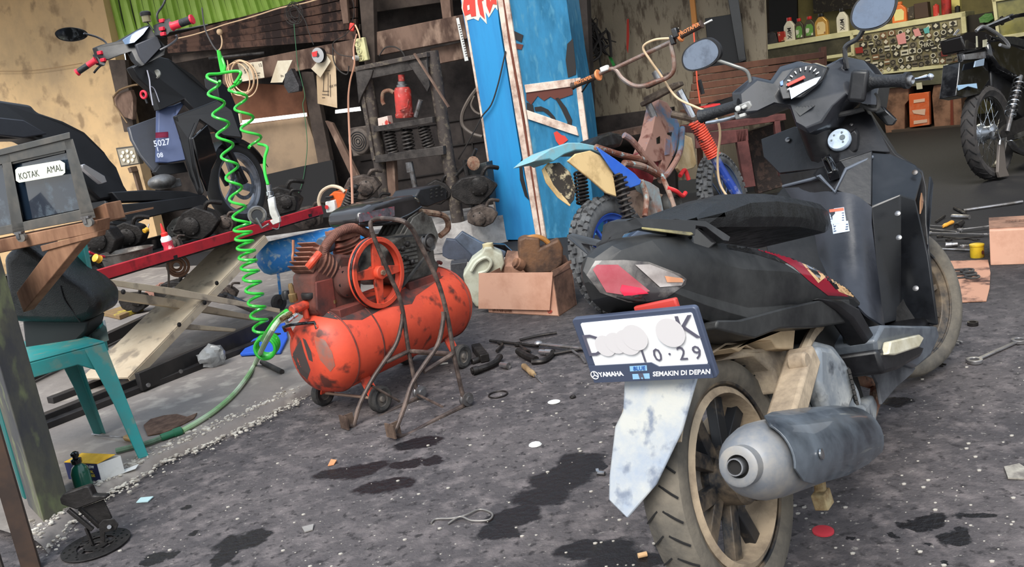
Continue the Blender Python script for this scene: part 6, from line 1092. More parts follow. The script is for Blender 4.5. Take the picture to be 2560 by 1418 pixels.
# ---- tangle of black cables and red pliers on the grey wall
ck = thing('cable_tangle', 'tangle of black cables and fittings hung on the grey wall right of the pillar', 'cables', W2(1480, 80, .1)); random.seed(11)
for k in range(16):
    c0_ = W2(1440+random.uniform(0, 75), 60+random.uniform(-6, 20), .10+.01*k); pts = [c0_+V(random.uniform(-.12, .12), 0, random.uniform(-.28, .08)) for _ in range(4)]; mb = MB(); mb.tube([c0_]+pts, random.choice((.006, .009, .014)), 6, 4); mb.build('cable', BW, ck)
mb = MB(); mb.torus(W2(1500, 113, .2), NA, .04, .012, 20, 8); mb.build('ring', BW, ck)
mb = MB(); mb.prism([W2(u, v, .2) for u, v in ((1444, 96), (1456, 90), (1474, 145), (1470, 153), (1450, 156), (1448, 150), (1462, 142))], NA*.04); single(mb, 'hand_tool', mat('red_tool', srgb(196, 40, 60), .4), 'red-handled tool hanging left of the black cable tangle', 'tool', bevel=.004)
mb = MB(); mb.tube([W2(1482, 100, .2), W2(1496, 130, .2), W2(1504, 175, .2)], .010, 7); single(mb, 'rod', BW, 'long black rod hanging under the cable tangle', 'rod')
mb = MB(); mb.prism([W2(u, v, .15) for u, v in ((1567, 48), (1572, 47), (1573, 90), (1570, 134), (1566, 120))], NA*.003); single(mb, 'paint_mark', mat('red_wall_paint', srgb(176, 50, 36), .7), 'red brush stroke painted on the scuffed grey wall', 'paint mark')
mb = MB(); mb.prism([W2(u, v, .16) for u, v in ((1520, 140), (1527, 140), (1538, 163), (1532, 166))], NA*.01); single(mb, 'green_tag', mat('green_tag', srgb(60, 160, 76), .5), 'small green tag on the grey wall behind the dirt bike handlebar', 'tag')
# dark bench clutter under the grey wall
db = thing('parts_bench', 'dark wooden bench of scrap parts below the grey wall', 'bench', W2(1560, 420, .8))
for P, nm in (([(1462, 345), (1660, 305), (1662, 322), (1464, 362)], 'top'), ([(1470, 362), (1486, 360), (1500, 480), (1484, 482)], 'leg'), ([(1640, 322), (1655, 320), (1666, 440), (1650, 442)], 'leg')): mb = MB(); mb.prism([W2(u, v, .8) for u, v in P], NA*(.38 if nm == 'top' else .06)); mb.build(nm, DWOOD, db)
mb = MB(); mb.prism([W2(u, v, .3) for u, v in ((1440, 300), (1680, 268), (1690, 480), (1460, 520))], NA*.1); struct(mb, 'wall_lower', mat('soot_dark_blockwork', (0, 0, 0)))
# ================================================================ stripped dirt bike
N_ = Fr((.393, 3.92, 0), .72, -.18)
dbk = thing('dirt_bike', 'rusty stripped dirt bike with blue wheels and orange-lettered grips by the blue pillar', 'motorcycle', N_.w(.5, 0, 0)); dbk.location.z = 0
def ny(pts): return [N_.y(u, v, y) for u, v, y in pts]
def nx_(pts): return [N_.x(u, v, x) for u, v, x in pts]
LBLU = mat('faded_light_blue', srgb(126, 186, 200), .5, dirt=srgb(158, 150, 138), scale=6, amt=.38, bump=.08); DBLU = mat('strong_blue_paint', srgb(34, 84, 190), .45, dirt=srgb(66, 96, 160), scale=7, amt=.35)
RBL = mat('rusty_blue_frame', srgb(140, 106, 94), .75, .1, dirt=srgb(84, 112, 136), scale=4, amt=.36, bump=.2, dcol2=srgb(92, 52, 42), sharp=.05); RPL = mat('rusty_pale_frame', srgb(150, 126, 112), .75, .1, dirt=srgb(112, 66, 50), scale=8, amt=.48, bump=.2, dcol2=srgb(150, 176, 178), sharp=.06)
CRP = mat('cream_panel', srgb(222, 190, 136), .6, dirt=srgb(160, 128, 84), scale=8, amt=.3)
KNB = mat('grey_knobby_rubber', srgb(96, 97, 98), .8, dirt=srgb(62, 62, 63), scale=9, amt=.45, bump=.2)
cR = N_.y(1532, 640, 0)
wheel(N_, cR, .303, .105, .205, 'rear_wheel', dbk, KNB, DBLU, spokes=6, sw_=.022, hubr=.045, knob=40)
cF = N_.i @ V(1.19, 5.02, 0); cF = V(cF.x+.02, 0, .31)
cF2 = N_.y(1812, 505, 0); print('front wheel', cF2)
wheel(N_, cF2, .31, .09, .235, 'front_wheel', dbk, KNB, mat('grey_blue_rim', srgb(70, 84, 110), .5, .3), spokes=12, sw_=.01, hubr=.04, ysp=False, spoke_th=.006, knob=44, ax=(-.1, 1, 0))
def nt(P, r, nm, m, k=4, par=dbk, n=10): mb = MB(N_); mb.tube(P, r, n, k); return mb.build(nm, m, par)
def nv(pts, dy, nm, m, bevel=.004, par=dbk): P = ny(pts); mb = MB(N_); mb.loft([P, [p+V(0, dy, 0) for p in P]]); return mb.build(nm, m, par, bevel=bevel)
nv([(1331, 405, 0), (1350, 388, 0), (1378, 370, 0), (1420, 356, 0), (1450, 356, 0), (1492, 364, 0), (1530, 382, 0), (1524, 392, 0), (1480, 376, 0), (1440, 376, 0), (1412, 386, 0), (1384, 404, 0), (1374, 398, 0)], .13, 'rear_mudguard', LBLU, .006)
nv([(1420, 402, -.07), (1440, 384, -.07), (1476, 376, -.07), (1500, 388, -.08), (1532, 424, -.09), (1542, 492, -.09), (1516, 482, -.09), (1480, 450, -.08)], .012, 'number_panel', CRP)
nv([(1492, 366, -.10), (1540, 398, -.11), (1588, 434, -.11), (1604, 452, -.11), (1600, 462, -.11), (1577, 470, -.11), (1562, 464, -.11), (1528, 420, -.11)], .01, 'side_panel', mat('bright_blue_panel', srgb(38, 96, 208), .35, dirt=srgb(60, 110, 200), scale=4))
nv([(1362, 420, .05), (1376, 408, .04), (1400, 406, .02), (1426, 430, .0), (1440, 470, -.0), (1436, 500, 0), (1426, 512, 0), (1400, 490, .03), (1370, 450, .05)], .02, 'splash_guard', mat('mud_spattered_guard', srgb(46, 40, 34), .8, dirt=srgb(188, 174, 142), scale=16, amt=.36, sharp=.04))
nv([(1356, 424, .05), (1372, 406, .05), (1380, 410, .05), (1368, 426, .05), (1376, 452, .05), (1404, 488, .03), (1428, 510, 0), (1426, 516, 0), (1396, 494, .03), (1366, 456, .05)], .008, 'guard_edge', CRP)
for u0, v0, u1, v1, y, r in ((1450, 432, 1458, 512, .08, .030), (1548, 436, 1572, 552, -.11, .030)):
    mb = MB(N_); a = N_.y(u0, v0, y); b = N_.y(u1, v1, y); mb.helix(a, b, r, .006, 9, 7, 14); o = mb.build('shock_spring', mat('black_spring', (0, 0, 0)), dbk); mb = MB(N_); mb.cyl(a, b, r*.55, n=12); mb.build('damper', DSTEEL, o)
nt([N_.y(1490, 368, -.06), N_.y(1540, 384, -.07), N_.y(1590, 396, -.07), N_.y(1622, 402, -.06)], .016, 'seat_rail', RPL)
nt([N_.y(1560, 408, -.08), N_.y(1610, 418, -.08), N_.y(1654, 444, -.06)], .018, 'frame_tube', RPL)
nt([N_.y(1560, 338, -.05), N_.y(1580, 352, -.06), N_.y(1610, 388, -.07), N_.y(1652, 438, -.06)], .017, 'frame_tube', RBL)
nt([N_.y(1602, 452, -.09), N_.y(1616, 490, -.09), N_.y(1612, 542, -.09)], .015, 'frame_tube', RPL); nt([N_.y(1652, 436, -.07), N_.y(1672, 480, -.1), N_.y(1692, 540, -.12)], .014, 'kick_lever', RPL)
nv([(1596, 445, -.08), (1625, 455, -.08), (1648, 470, -.08), (1660, 530, -.08), (1645, 545, -.08), (1632, 500, -.08), (1610, 470, -.08)], .05, 'swingarm_plate', mat('pale_grey_blue', srgb(128, 146, 150), .6, dirt=srgb(128, 92, 76), scale=8, amt=.35))
nv([(1648, 248, 0), (1668, 256, 0), (1690, 290, 0), (1704, 330, -.02), (1690, 380, -.02), (1664, 432, -.04), (1648, 446, -.04), (1656, 400, -.04), (1640, 405, -.04), (1604, 400, -.04), (1616, 366, -.03), (1630, 330, -.02), (1640, 280, 0)], .08, 'head_gusset', RBL)
gp = dbk.children[-1]
nv([(1656, 305, -.008), (1661, 303, -.008), (1663, 328, -.008), (1657, 330, -.008)], .004, 'slot', BLK2, 0, gp); nv([(1668, 332, -.018), (1680, 330, -.02), (1676, 352, -.02), (1668, 350, -.018)], .004, 'slot', BLK2, 0, gp); nv([(1642, 345, -.03), (1650, 340, -.03), (1650, 358, -.03), (1642, 360, -.03)], .004, 'slot', BLK2, 0, gp)
nv([(1664, 345, -.03), (1676, 352, -.03), (1674, 386, -.035), (1662, 388, -.035)], .006, 'blue_patch', mat('old_blue_paint', srgb(78, 108, 140), .6, dirt=srgb(120, 84, 70), scale=10), 0, gp); nv([(1688, 290, -.01), (1698, 310, -.015), (1690, 372, -.03), (1682, 390, -.035), (1684, 340, -.02)], .006, 'blue_patch', mat('old_blue_paint', (0, 0, 0)), 0, gp)
nt([N_.y(1706, 320, -.03), N_.y(1700, 380, -.05), N_.y(1672, 430, -.06), N_.y(1650, 452, -.06)], .016, 'down_tube', RBL)
nv([(1708, 335, .04), (1730, 345, .06), (1742, 410, .06), (1735, 420, .05), (1700, 430, .03), (1694, 420, .02)], .02, 'radiator_shroud', mat('yellowed_shroud', srgb(206, 182, 142), .5, dirt=srgb(170, 140, 96), scale=5))
nv([(1472, 366, 0), (1500, 338, 0), (1530, 328, 0), (1556, 334, 0), (1562, 348, 0), (1554, 366, 0), (1510, 372, 0)], .14, 'seat', SEAT, .02)
nv([(1596, 380, .0), (1622, 384, -.02), (1676, 396, -.02), (1672, 412, -.02), (1650, 425, -.02), (1612, 402, -.02)], .08, 'red_tank_cover', mat('dark_red_plastic', srgb(128, 30, 40), .4, dirt=srgb(96, 28, 34), scale=6), .008)
nv([(1580, 415, .0), (1640, 440, 0), (1630, 460, 0), (1600, 450, 0)], .08, 'red_under_panel', mat('dark_red_plastic', (0, 0, 0)), .004)
nv([(1585, 485, -.04), (1605, 470, -.04), (1650, 480, -.05), (1700, 500, -.05), (1720, 530, -.05), (1700, 565, -.05), (1600, 570, -.05), (1575, 530, -.04)], .16, 'engine', mat('tan_grimy_engine', srgb(150, 128, 110), .7, .1, dirt=srgb(96, 76, 66), scale=7, amt=.5, bump=.2), .02)
eng2 = dbk.children[-1]; p = N_.y(1690, 515, -.10); mb = MB(N_); mb.lathe(p+V(0, .05, 0), (0, -1, 0), [(.078, 0), (.08, .02), (.074, .05), (.06, .058), (.05, .056), (.045, .05)], 28); mb.build('clutch_cover', mat('dark_round_cover', srgb(78, 78, 76), .4, .5, dirt=srgb(44, 42, 40), scale=10), eng2)
nt([N_.y(1668, 470, -.1), N_.y(1690, 478, -.12), N_.y(1706, 490, -.12), N_.y(1714, 482, -.12)], .012, 'red_hose', mat('red_hose', srgb(208, 48, 52), .4), par=eng2)
nt([N_.y(1700, 440, 0), N_.y(1712, 425, 0), N_.y(1722, 450, 0)], .012, 'red_wire', mat('red_hose', (0, 0, 0)))
mb = MB(N_); mb.bar(N_.x(1606, 262, .98), N_.x(1704, 208, .98), .05, .025); mb.bar(N_.x(1616, 250, .99), N_.x(1690, 212, .99), .06, .03); clamp = mb.build('triple_clamp', mat('brown_clamp', srgb(104, 92, 80), .6, .4, dirt=srgb(64, 54, 48), scale=10), dbk, bevel=.006)
mb = MB(N_); mb.bar(N_.x(1616, 215, .97), N_.x(1672, 188, .97), .04, .035); mb.build('bar_clamp', mat('brown_clamp', (0, 0, 0)), dbk, bevel=.006)
mb = MB(N_); mb.cyl(N_.x(1640, 178, .96), N_.x(1652, 200, .96), .026, n=16); mb.build('clamp_cap', STEEL, clamp)
nt([N_.x(1620, 258, 1.0), N_.x(1648, 320, 1.03)], .020, 'fork_tube', STEEL, 0); nt([N_.x(1698, 226, 1.0), N_.x(1738, 305, 1.03)], .020, 'fork_tube', CHROME, 0)
mb = MB(N_); a = N_.x(1736, 302, 1.03); b = N_.x(1786, 392, 1.10); d = b-a; L_ = d.length; pf = []
for i in range(17): pf += [(.034, L_*i/17), (.041, L_*(i+.5)/17)]
mb.lathe(a, d, pf, 18); mb.build('fork_boot', mat('orange_red_boot', srgb(208, 74, 50), .5, dirt=srgb(48, 38, 38), scale=6, amt=.4, sharp=.04), dbk)
nt([b, N_.x(1800, 420, 1.12), N_.x(1862, 520, 1.2)], .026, 'fork_leg', mat('deep_blue_fork', srgb(32, 60, 140), .4, dirt=srgb(150, 154, 160), scale=16, amt=.25), 0)
nt([N_.x(1680, 285, 1.0), N_.x(1745, 300, 1.03)], .02, 'lower_clamp', mat('brown_clamp', (0, 0, 0)), 0)
HB = mat('worn_chrome_bar', srgb(172, 158, 148), .3, .7, dirt=srgb(136, 84, 62), scale=9, amt=.42)
hpt = [(1500, 184), (1535, 172), (1556, 196), (1585, 214), (1612, 214), (1640, 204), (1668, 194), (1684, 176), (1684, 145), (1678, 108), (1690, 92), (1712, 84)]
nt([N_.x(u, v, .90) for u, v in hpt], .0125, 'handlebar', HB, 4); hb_ = dbk.children[-1]
nt([N_.x(1535, 172, .90), N_.x(1679, 104, .90)], .012, 'cross_bar', HB, 0, hb_)
OG = mat('brown_grip', srgb(74, 56, 46), .6, dirt=srgb(48, 38, 34), scale=10); OO = mat('orange_letter', srgb(226, 140, 86), .5)
for (a, b, fl) in (((1496, 188), (1430, 216), 0), ((1700, 90), (1756, 60), 1)):
    p0 = N_.x(*a, .90); p1 = N_.x(*b, .90); d = (p1-p0).normalized(); L_ = (p1-p0).length; mb = MB(N_); mb.lathe(p0, d, [(.022, 0), (.018, .012), (.018, L_-.01), (.022, L_-.004), (.018, L_)], 16); g = mb.build('grip', OG, hb_)
    mb = MB(N_); mb.lathe(p0-d*.005, d, [(.030, 0), (.033, .004), (.030, .012)], 20); mb.build('grip_flange', OO, g)
    xd = (p1-p0 if fl else p0-p1); mb = MB(N_); mid = (p0+p1)/2+V(-.0195, 0, .004); text(mb, 'PROTAPER', mid, xd, (0, 0, 1), .026, .0006, bold=.0006); mb.build('lettering', OO, g)
mb = MB(N_); mb.box(N_.x(1690, 82, .88), (.04, .03, .05)); mb.box(N_.x(1682, 100, .88), (.03, .025, .05)); mb.build('brake_master', BLK2, hb_, bevel=.006); nt([N_.x(1757, 62, .93), N_.x(1768, 56, .93), N_.x(1780, 50, .93)], .005, 'brake_lever', WHITE, 0, hb_); 
mb = MB(N_); mb.box(N_.x(1512, 172, .89), (.03, .05, .03)); mb.build('clutch_perch', WHITE, hb_, bevel=.006)
nt([N_.x(1500, 186, .92), N_.x(1470, 208, .95), N_.x(1455, 230, .96)], .005, 'clutch_lever', DSTEEL, 0, hb_)
nt([N_.x(1674, 96, .88), N_.x(1635, 100, .86), N_.x(1608, 118, .86), N_.x(1625, 150, .88), N_.x(1650, 185, .92), N_.x(1690, 242, .95), N_.x(1740, 268, .92), N_.x(1784, 288, .92), N_.x(1800, 330, .98), N_.x(1794, 400, 1.05), N_.x(1800, 460, 1.08), N_.x(1825, 500, 1.1)], .0065, 'brake_hose', mat('cream_hose', srgb(214, 186, 150), .5), 6)
mb = MB(N_); p = N_.x(1822, 500, 1.1); mb.box(p, (.06, .04, .05)); mb.box(p+V(0, 0, -.04), (.07, .05, .03)); mb.build('brake_caliper', mat('cream_caliper', srgb(196, 178, 144), .6, dirt=srgb(140, 116, 90), scale=14), dbk, bevel=.008)
# ================================================================ cardboard box, jugs and scrap fairings
b0 = G(1222, 782); b1 = G(1398, 791); b2 = G(1442, 762); b3 = b0+(b2-b1); hz = V(0, 0, .205)
bx = thing('cardboard_box', 'open pink-brown cardboard box holding a brown oil jug, beside the dirt bike wheel', 'box', (b0+b2)/2)
def boxw(P, d, nm='side', m=CARD, par=bx): mb = MB(); mb.prism(P, d); return mb.build(nm, m, par)
boxw([b0, b1, b1+hz, b0+hz], V(.002, .004, 0)); boxw([b1, b2, b2+hz, b1+hz], V(-.004, .002, 0), m=CARDD); boxw([b3, b0, b0+hz, b3+hz], V(.004, .002, 0), m=CARDD); boxw([b2, b3, b3+hz, b2+hz], V(0, -.004, 0), m=CARDD); boxw([b0, b1, b2, b3], V(0, 0, .004), 'bottom', CARDD)
fn = V(.35, -.94, 0)*.03
Fq = [PL(u, v, b0+fn, V(b1.y-b0.y, -(b1.x-b0.x), 0)) for u, v in ((1197, 683), (1382, 681), (1374, 776), (1196, 772))]; boxw(Fq, V(0, .003, 0), 'flap')
Fr_ = [b1+hz, b2+hz, b2+hz+V(.01, .02, .035), b1+hz+V(-.01, .0, .028)]; boxw(Fr_, V(.003, 0, 0), 'flap', CARDD)
Fb = [b3+hz, b2+hz, b2+hz+V(-.02, .08, .05), b3+hz+V(.04, .09, .07)]; boxw(Fb, V(0, .003, 0), 'flap', CARDD)
mb = MB(); text(mb, '24 X 0.8 LITER', b0.lerp(b1, .2)+V(0, -.004, .018)+fn*.1, b1-b0, (0, 0, 1), .022, .0005, bold=.0006); mb.build('lettering', mat('brown_print', srgb(104, 66, 48), .7), bx)
mb = MB(); text(mb, 'UP', b0.lerp(b1, .88)+V(0, -.004, .022)+fn*.1, b1-b0, (0, 0, 1), .024, .0005, bold=.0006); mb.build('lettering', mat('red_print', srgb(170, 60, 46), .7), bx)
def YP(Y): return lambda u, v, o=0.0: D(u, v, Y+o)
q_ = YP(4.33)
def volD(pts, Y, d, nm, m, par=None, bevel=.006, seg=2, shrink=None):
    P = [D(u, v, Y) for u, v in pts]; c = sum(P, V(0, 0, 0))/len(P); mb = MB()
    L = [P, [p+V(0, d, 0) for p in P]]
    if shrink: L = [[c+(p-c)*shrink+V(0, -d*.25, 0) for p in P]]+L+[[c+(p-c)*shrink+V(0, d*1.25, 0) for p in P]]
    mb.loft(L); return mb.build(nm, m, par, bevel=bevel, seg=seg) if par else mb
BRJ = mat('oil_stained_jug', srgb(118, 84, 58), .5, dirt=srgb(66, 48, 38), scale=9, amt=.5, bump=.15)
jg = thing('oil_jug', 'dirty brown oil jug with a ribbed cap lying in the cardboard box', 'jug', D(1340, 680, 4.3))
volD([(1296, 600), (1312, 592), (1350, 596), (1350, 622), (1372, 610), (1398, 598), (1408, 620), (1408, 660), (1385, 682), (1320, 688), (1302, 670), (1296, 640)], 4.26, .09, 'body', BRJ, jg, .012, 3)
mb = MB(); mb.tube([D(u, v, 4.29) for u, v in ((1312, 598), (1335, 592), (1356, 596), (1372, 608))], .013, 10, 4); mb.build('handle', mat('amber_jug_handle', srgb(176, 120, 60), .4), jg)
mb = MB(); a = D(1306, 665, 4.24); b = D(1285, 655, 4.22); mb.lathe(a, b-a, [(.03, 0), (.031, .003), (.031, .035), (.024, .038), (.024, .05)], 22); mb.build('cap', mat('brown_cap', srgb(146, 104, 76), .6, dirt=srgb(92, 62, 46), scale=14), jg)
WJ = mat('stained_white_jug', srgb(186, 188, 170), .5, dirt=srgb(128, 116, 90), scale=5, amt=.42, bump=.05)
jw = thing('jerrycan', 'stained white plastic jerrycan leaning behind the cardboard box', 'jerrycan', D(1205, 772, 4.62))
volD([(1180, 650), (1204, 632), (1212, 618), (1230, 618), (1234, 626), (1256, 636), (1262, 660), (1250, 690), (1232, 700), (1226, 776), (1190, 768), (1168, 735), (1157, 688)], 4.56, .14, 'body', WJ, jw, .02, 3)
mb = MB(); mb.tube([D(u, v, 4.545) for u, v in ((1178, 678), (1192, 656), (1215, 644), (1228, 656), (1218, 676), (1196, 684))], .010, 8, 4); mb.build('handle', WJ, jw); mb = MB(); a = D(1221, 622, 4.6); mb.lathe(a, (0, 0, 1), [(.028, -.005), (.03, 0), (.03, .03), (.01, .034)], 16); mb.build('cap', mat('cream_cap', srgb(196, 184, 146), .5), jw)
FRG = mat('bluish_grey_fairing', srgb(92, 102, 118), .35, dirt=srgb(52, 56, 64), scale=5, amt=.42, coat=.2)
for nm, lab, pts, Y, d, m in (('fairing_panel', 'grey-black scrap fairing with a pale blue sheen behind the jerrycan', [(1135, 600), (1155, 580), (1200, 606), (1265, 632), (1258, 650), (1190, 655), (1150, 620)], 5.0, .06, FRG),
        ('fairing_panel', 'folded grey scrap fairing standing left of the jerrycan', [(1106, 620), (1115, 598), (1138, 600), (1180, 640), (1175, 656), (1120, 648), (1106, 640)], 4.9, .05, mat('slate_fairing', srgb(74, 80, 94), .4, dirt=srgb(48, 50, 58), scale=5)),
        ('fairing_panel', 'long black scrap fairing lying under the foot of the blue pillar', [(1200, 608), (1262, 612), (1292, 640), (1288, 652), (1240, 636), (1205, 622)], 5.4, .05, BLK2),
        ('bucket', 'dark grey bucket-like cover behind the jerrycan on the slab', [(1126, 660), (1168, 655), (1160, 690), (1168, 740), (1140, 742), (1128, 700)], 4.75, .12, mat('charcoal_cover', srgb(46, 46, 50), .5, dirt=srgb(70, 70, 74), scale=6))):
    single(volD(pts, Y, d, nm, m), nm, m, lab, 'plastic panel' if nm != 'bucket' else 'cover', 'scrap fairings by the pillar' if nm != 'bucket' else None, bevel=.004)
# ================================================================ shop counter on the right
def bqq(pts, o=0.0): return [B(u, v, o) for u, v in pts]
CRF = mat('cream_counter_frame', srgb(220, 214, 172), .5, dirt=srgb(188, 180, 138), scale=3, amt=.35)
sc2 = thing('glass_counter', 'long cream-framed glass counter covered with small stickers', 'display counter', B(2200, 330, -.2))
def cpr(pts, o, d, nm, m, par=sc2, bev=.003): mb = MB(); mb.prism(bqq(pts, o), NB*d); return mb.build(nm, m, par, bevel=bev)
cpr([(1868, 120), (2413, 28), (2414, 42), (1872, 132)], 0, .55, 'counter_top', CRF); cpr([(2401, 32), (2413, 30), (2422, 150), (2410, 152)], 0, .04, 'frame_post', CRF); cpr([(2124, 82), (2132, 80), (2136, 140), (2128, 141)], 0, .03, 'frame_post', CRF); cpr([(1870, 124), (1879, 122), (1882, 156), (1874, 157)], 0, .03, 'frame_post', CRF)
cpr([(2050, 142), (2134, 130), (2134, 138), (2052, 150)], 0, .5, 'lower_rail', CRF); cpr([(2180, 178), (2400, 158), (2400, 166), (2184, 188)], 0, .03, 'lower_rail', CRF); cpr([(2238, 190), (2402, 178), (2402, 184), (2240, 198)], -.1, .02, 'lower_rail', CRF)
GLS = mat('grey_reflecting_glass', srgb(88, 88, 76), .1, dirt=srgb(120, 118, 96), scale=3, amt=.4, coat=.5)
cpr([(1879, 134), (2128, 88), (2130, 134), (2050, 145), (1884, 156)], -.02, .01, 'glass_pane', mat('dim_glass_front', srgb(70, 68, 60), .12, dirt=srgb(96, 92, 76), scale=3, amt=.4, coat=.5)); pane = cpr([(2132, 86), (2404, 42), (2410, 156), (2180, 180), (2136, 140)], -.02, .01, 'glass_pane', mat('sticker_glass', srgb(124, 116, 92), .15, dirt=srgb(176, 168, 130), scale=4, amt=.3, coat=.4)); cpr([(2190, 190), (2402, 166), (2402, 206), (2210, 222)], -.02, .01, 'glass_pane', GLS)
cpr([(1870, 150), (2404, 160), (2410, 330), (2235, 342), (1880, 360)], -.45, .06, 'cabinet_back', mat('dark_cabinet', srgb(46, 40, 34), .8)); cpr([(2228, 326), (2410, 312), (2410, 322), (2232, 338)], .02, .5, 'plinth', mat('plinth_wood', srgb(74, 62, 54), .8))
random.seed(9); SK = [mat('sticker_dark', srgb(46, 42, 38), .5), mat('sticker_grey', srgb(112, 104, 90), .5), mat('sticker_white', srgb(206, 200, 182), .5), mat('sticker_brown', srgb(120, 88, 64), .5)]
cnt = 0
for r in range(6):
    u = 2142+r*6
    while u < 2396 and cnt < 98:
        w = random.uniform(11, 20); h_ = random.uniform(11, 15); v = 92+r*17.5-(u-2142)*.165+random.uniform(-2, 2)
        if u+w < 2402 and not (r == 5 and u < 2190):
            m = SK[random.choice((0, 0, 0, 1, 1, 2, 3))]; rd = random.random() < .3
            if rd: P = [B(u+w/2+h_*.5*math.cos(t*.524), v+h_/2+h_*.5*math.sin(t*.524), .0) for t in range(12)]
            else: P = bqq([(u, v), (u+w, v-w*.16), (u+w+1, v+h_-w*.16), (u+1, v+h_)], .0)
            mb = MB(); mb.prism(P, NB*.004); so_ = mb.build('sticker', m, pane); m2 = SK[2] if m in (SK[0], SK[3]) else SK[0]
            c = sum(P, V(0, 0, 0))/len(P); k = random.choice((0, 1, 2)); mb = MB()
            if k == 0: mb.annulus(c-NB*.003, NB, [(.03, 0), (.03, .002), (.02, .002), (.02, 0)], 12)
            elif k == 1: mb.bar(c-UB*.03-NB*.003, c+UB*.03-NB*.003, .002, .018, up=(0, 0, 1)); 
            else: mb.prism([c-NB*.003+V(0, 0, .03), c-NB*.003-UB*.028, c-NB*.003+V(0, 0, -.028), c-NB*.003+UB*.028], -NB*.002)
            mb.build('emblem', m2, so_); cnt += 1
        u += w+random.uniform(1, 4)
for s_, u, v, sz in (('HRC', 2318, 112, .07),):
    mb = MB(); mb.prism(bqq([(2302, 106), (2334, 101), (2335, 118), (2303, 123)], .012), NB*.002); a = mb.build('sticker', SK[0], pane); mb = MB(); text(mb, s_, B(u, v, .016), -UB, (0, 0, 1), sz, .0005, bold=.001); mb.build('lettering', SK[2], a)
for P, c_ in (([(2352, 128), (2368, 126), (2369, 140), (2353, 142)], srgb(110, 40, 36)), ([(2282, 75), (2296, 70), (2304, 88), (2288, 92)], srgb(220, 150, 150)), ([(2308, 72), (2322, 66), (2324, 82), (2312, 84)], srgb(96, 176, 176)), ([(2240, 88), (2262, 80), (2266, 108), (2246, 112)], srgb(220, 200, 120)), ([(2137, 120), (2156, 117), (2158, 132), (2140, 134)], srgb(150, 48, 42))):
    mb = MB(); mb.prism(bqq(P, .008), NB*.002); mb.build('sticker', mat('sticker_%d' % int(c_[0]*1e4), c_, .5), pane)
# bottles on the counter
def bottle(u0, v0, u1, v1, kind, lab, off=-.12):
    """u0..u1 width, v0 top, v1 base in the photograph; stands on the counter top"""
    um = (u0+u1)/2; base = B(um, v1, off); top = B(um-(v1-v0)*.07, v0, off); Hh = (top-base).length; hw = (B(u1, v1, off)-B(u0, v1, off)).length*.5
    t = thing('oil_bottle', lab, 'bottle', base, 'oil bottles on the counter'); ux = -UB
    bm, cm, lm, lt = kind
    def at(a, z, c=0.0): return base+ux*a+V(0, 0, z)-NB*c
    prof = [(-.95, 0), (-1, .04), (-1, .55), (-.92, .66), (-.45, .82), (-.32, .86), (.32, .86), (.45, .82), (.92, .66), (1, .55), (1, .04), (.95, 0)]
    mb = MB(); P = [at(a*hw, z*Hh) for a, z in prof]; mb.loft([[p-NB*hw*.35 for p in P], [p+NB*hw*.55 for p in P]]); mb.build('body', bm, t, bevel=hw*.12, seg=3)
    mb = MB(); mb.lathe(at(0, Hh*.86)+NB*hw*.1, (0, 0, 1), [(hw*.42, 0), (hw*.45, .005), (hw*.42, Hh*.14)], 16); mb.build('cap', cm, t)
    mb = MB(); P = [at(a*hw*.78, z*Hh, hw*.36) for a, z in ((-.8, .1), (.8, .1), (.9, .5), (.5, .64), (-.5, .64), (-.9, .5))]; mb.prism(P, -NB*.002); lo = mb.build('label', lm, t)
    if lt:
        s_, m_ = lt; mb = MB(); text(mb, s_, at(0, .34*Hh, hw*.40), V(0, 0, -1), ux, hw*1.0, .0005, bold=.001); mb.build('lettering', m_, lo)
    return t
wb = mat('bottle_white', srgb(226, 220, 204), .4); gb = mat('bottle_gold', srgb(206, 158, 84), .3, .3); dg = mat('bottle_olive', srgb(74, 66, 52), .5); rc = mat('cap_red', srgb(196, 40, 40), .4); kc = mat('cap_black', srgb(26, 24, 24), .4); grl = mat('label_green', srgb(98, 150, 72), .5, dirt=srgb(210, 210, 196), scale=9, amt=.5, sharp=.02); ogb = mat('bottle_orange', srgb(226, 120, 60), .4)
tb2 = mat('print_black', srgb(40, 36, 36), .6)
bottle(1963, 44, 1990, 103, (wb, rc, mat('label_pale', srgb(212, 206, 196), .5), ('MPX', tb2)), 'white oil bottle with red cap, leftmost of the row on the counter')
bottle(1989, 46, 2012, 99, (dg, rc, grl, None), 'olive oil bottle with green label, next to the leftmost white bottle')
bottle(2013, 41, 2040, 94, (dg, rc, grl, None), 'olive oil bottle with green label, beside the gold bottle')
bottle(2040, 34, 2072, 91, (gb, kc, mat('label_gold', srgb(226, 200, 150), .4, dirt=srgb(120, 60, 40), scale=8, amt=.35, sharp=.03), None), 'gold oil bottle with a black cap at the right end of the bottle row')
bottle(2094, 21, 2122, 82, (wb, kc, mat('label_pale', (0, 0, 0)), ('MPX', tb2)), 'white oil bottle with black cap standing alone left of the big mirror')
bottle(2232, 5, 2268, 56, (ogb, ogb, mat('label_cream', srgb(226, 216, 150), .5), None), 'orange oil bottle with a cream label half behind the big mirror')
def can(u, v0, v1, r, m, lab, cat='spray can', off=-.15, nm='spray_can'):
    b_ = B(u, v1, off); t_ = B(u-(v1-v0)*.07, v0, off); H_ = (t_-b_).length; mb = MB(); mb.lathe(b_, (0, 0, 1), [(r, 0), (r, H_*.86), (r*.8, H_*.9), (r*.4, H_*.92), (r*.4, H_)], 16); return single(mb, nm, m, lab, cat)
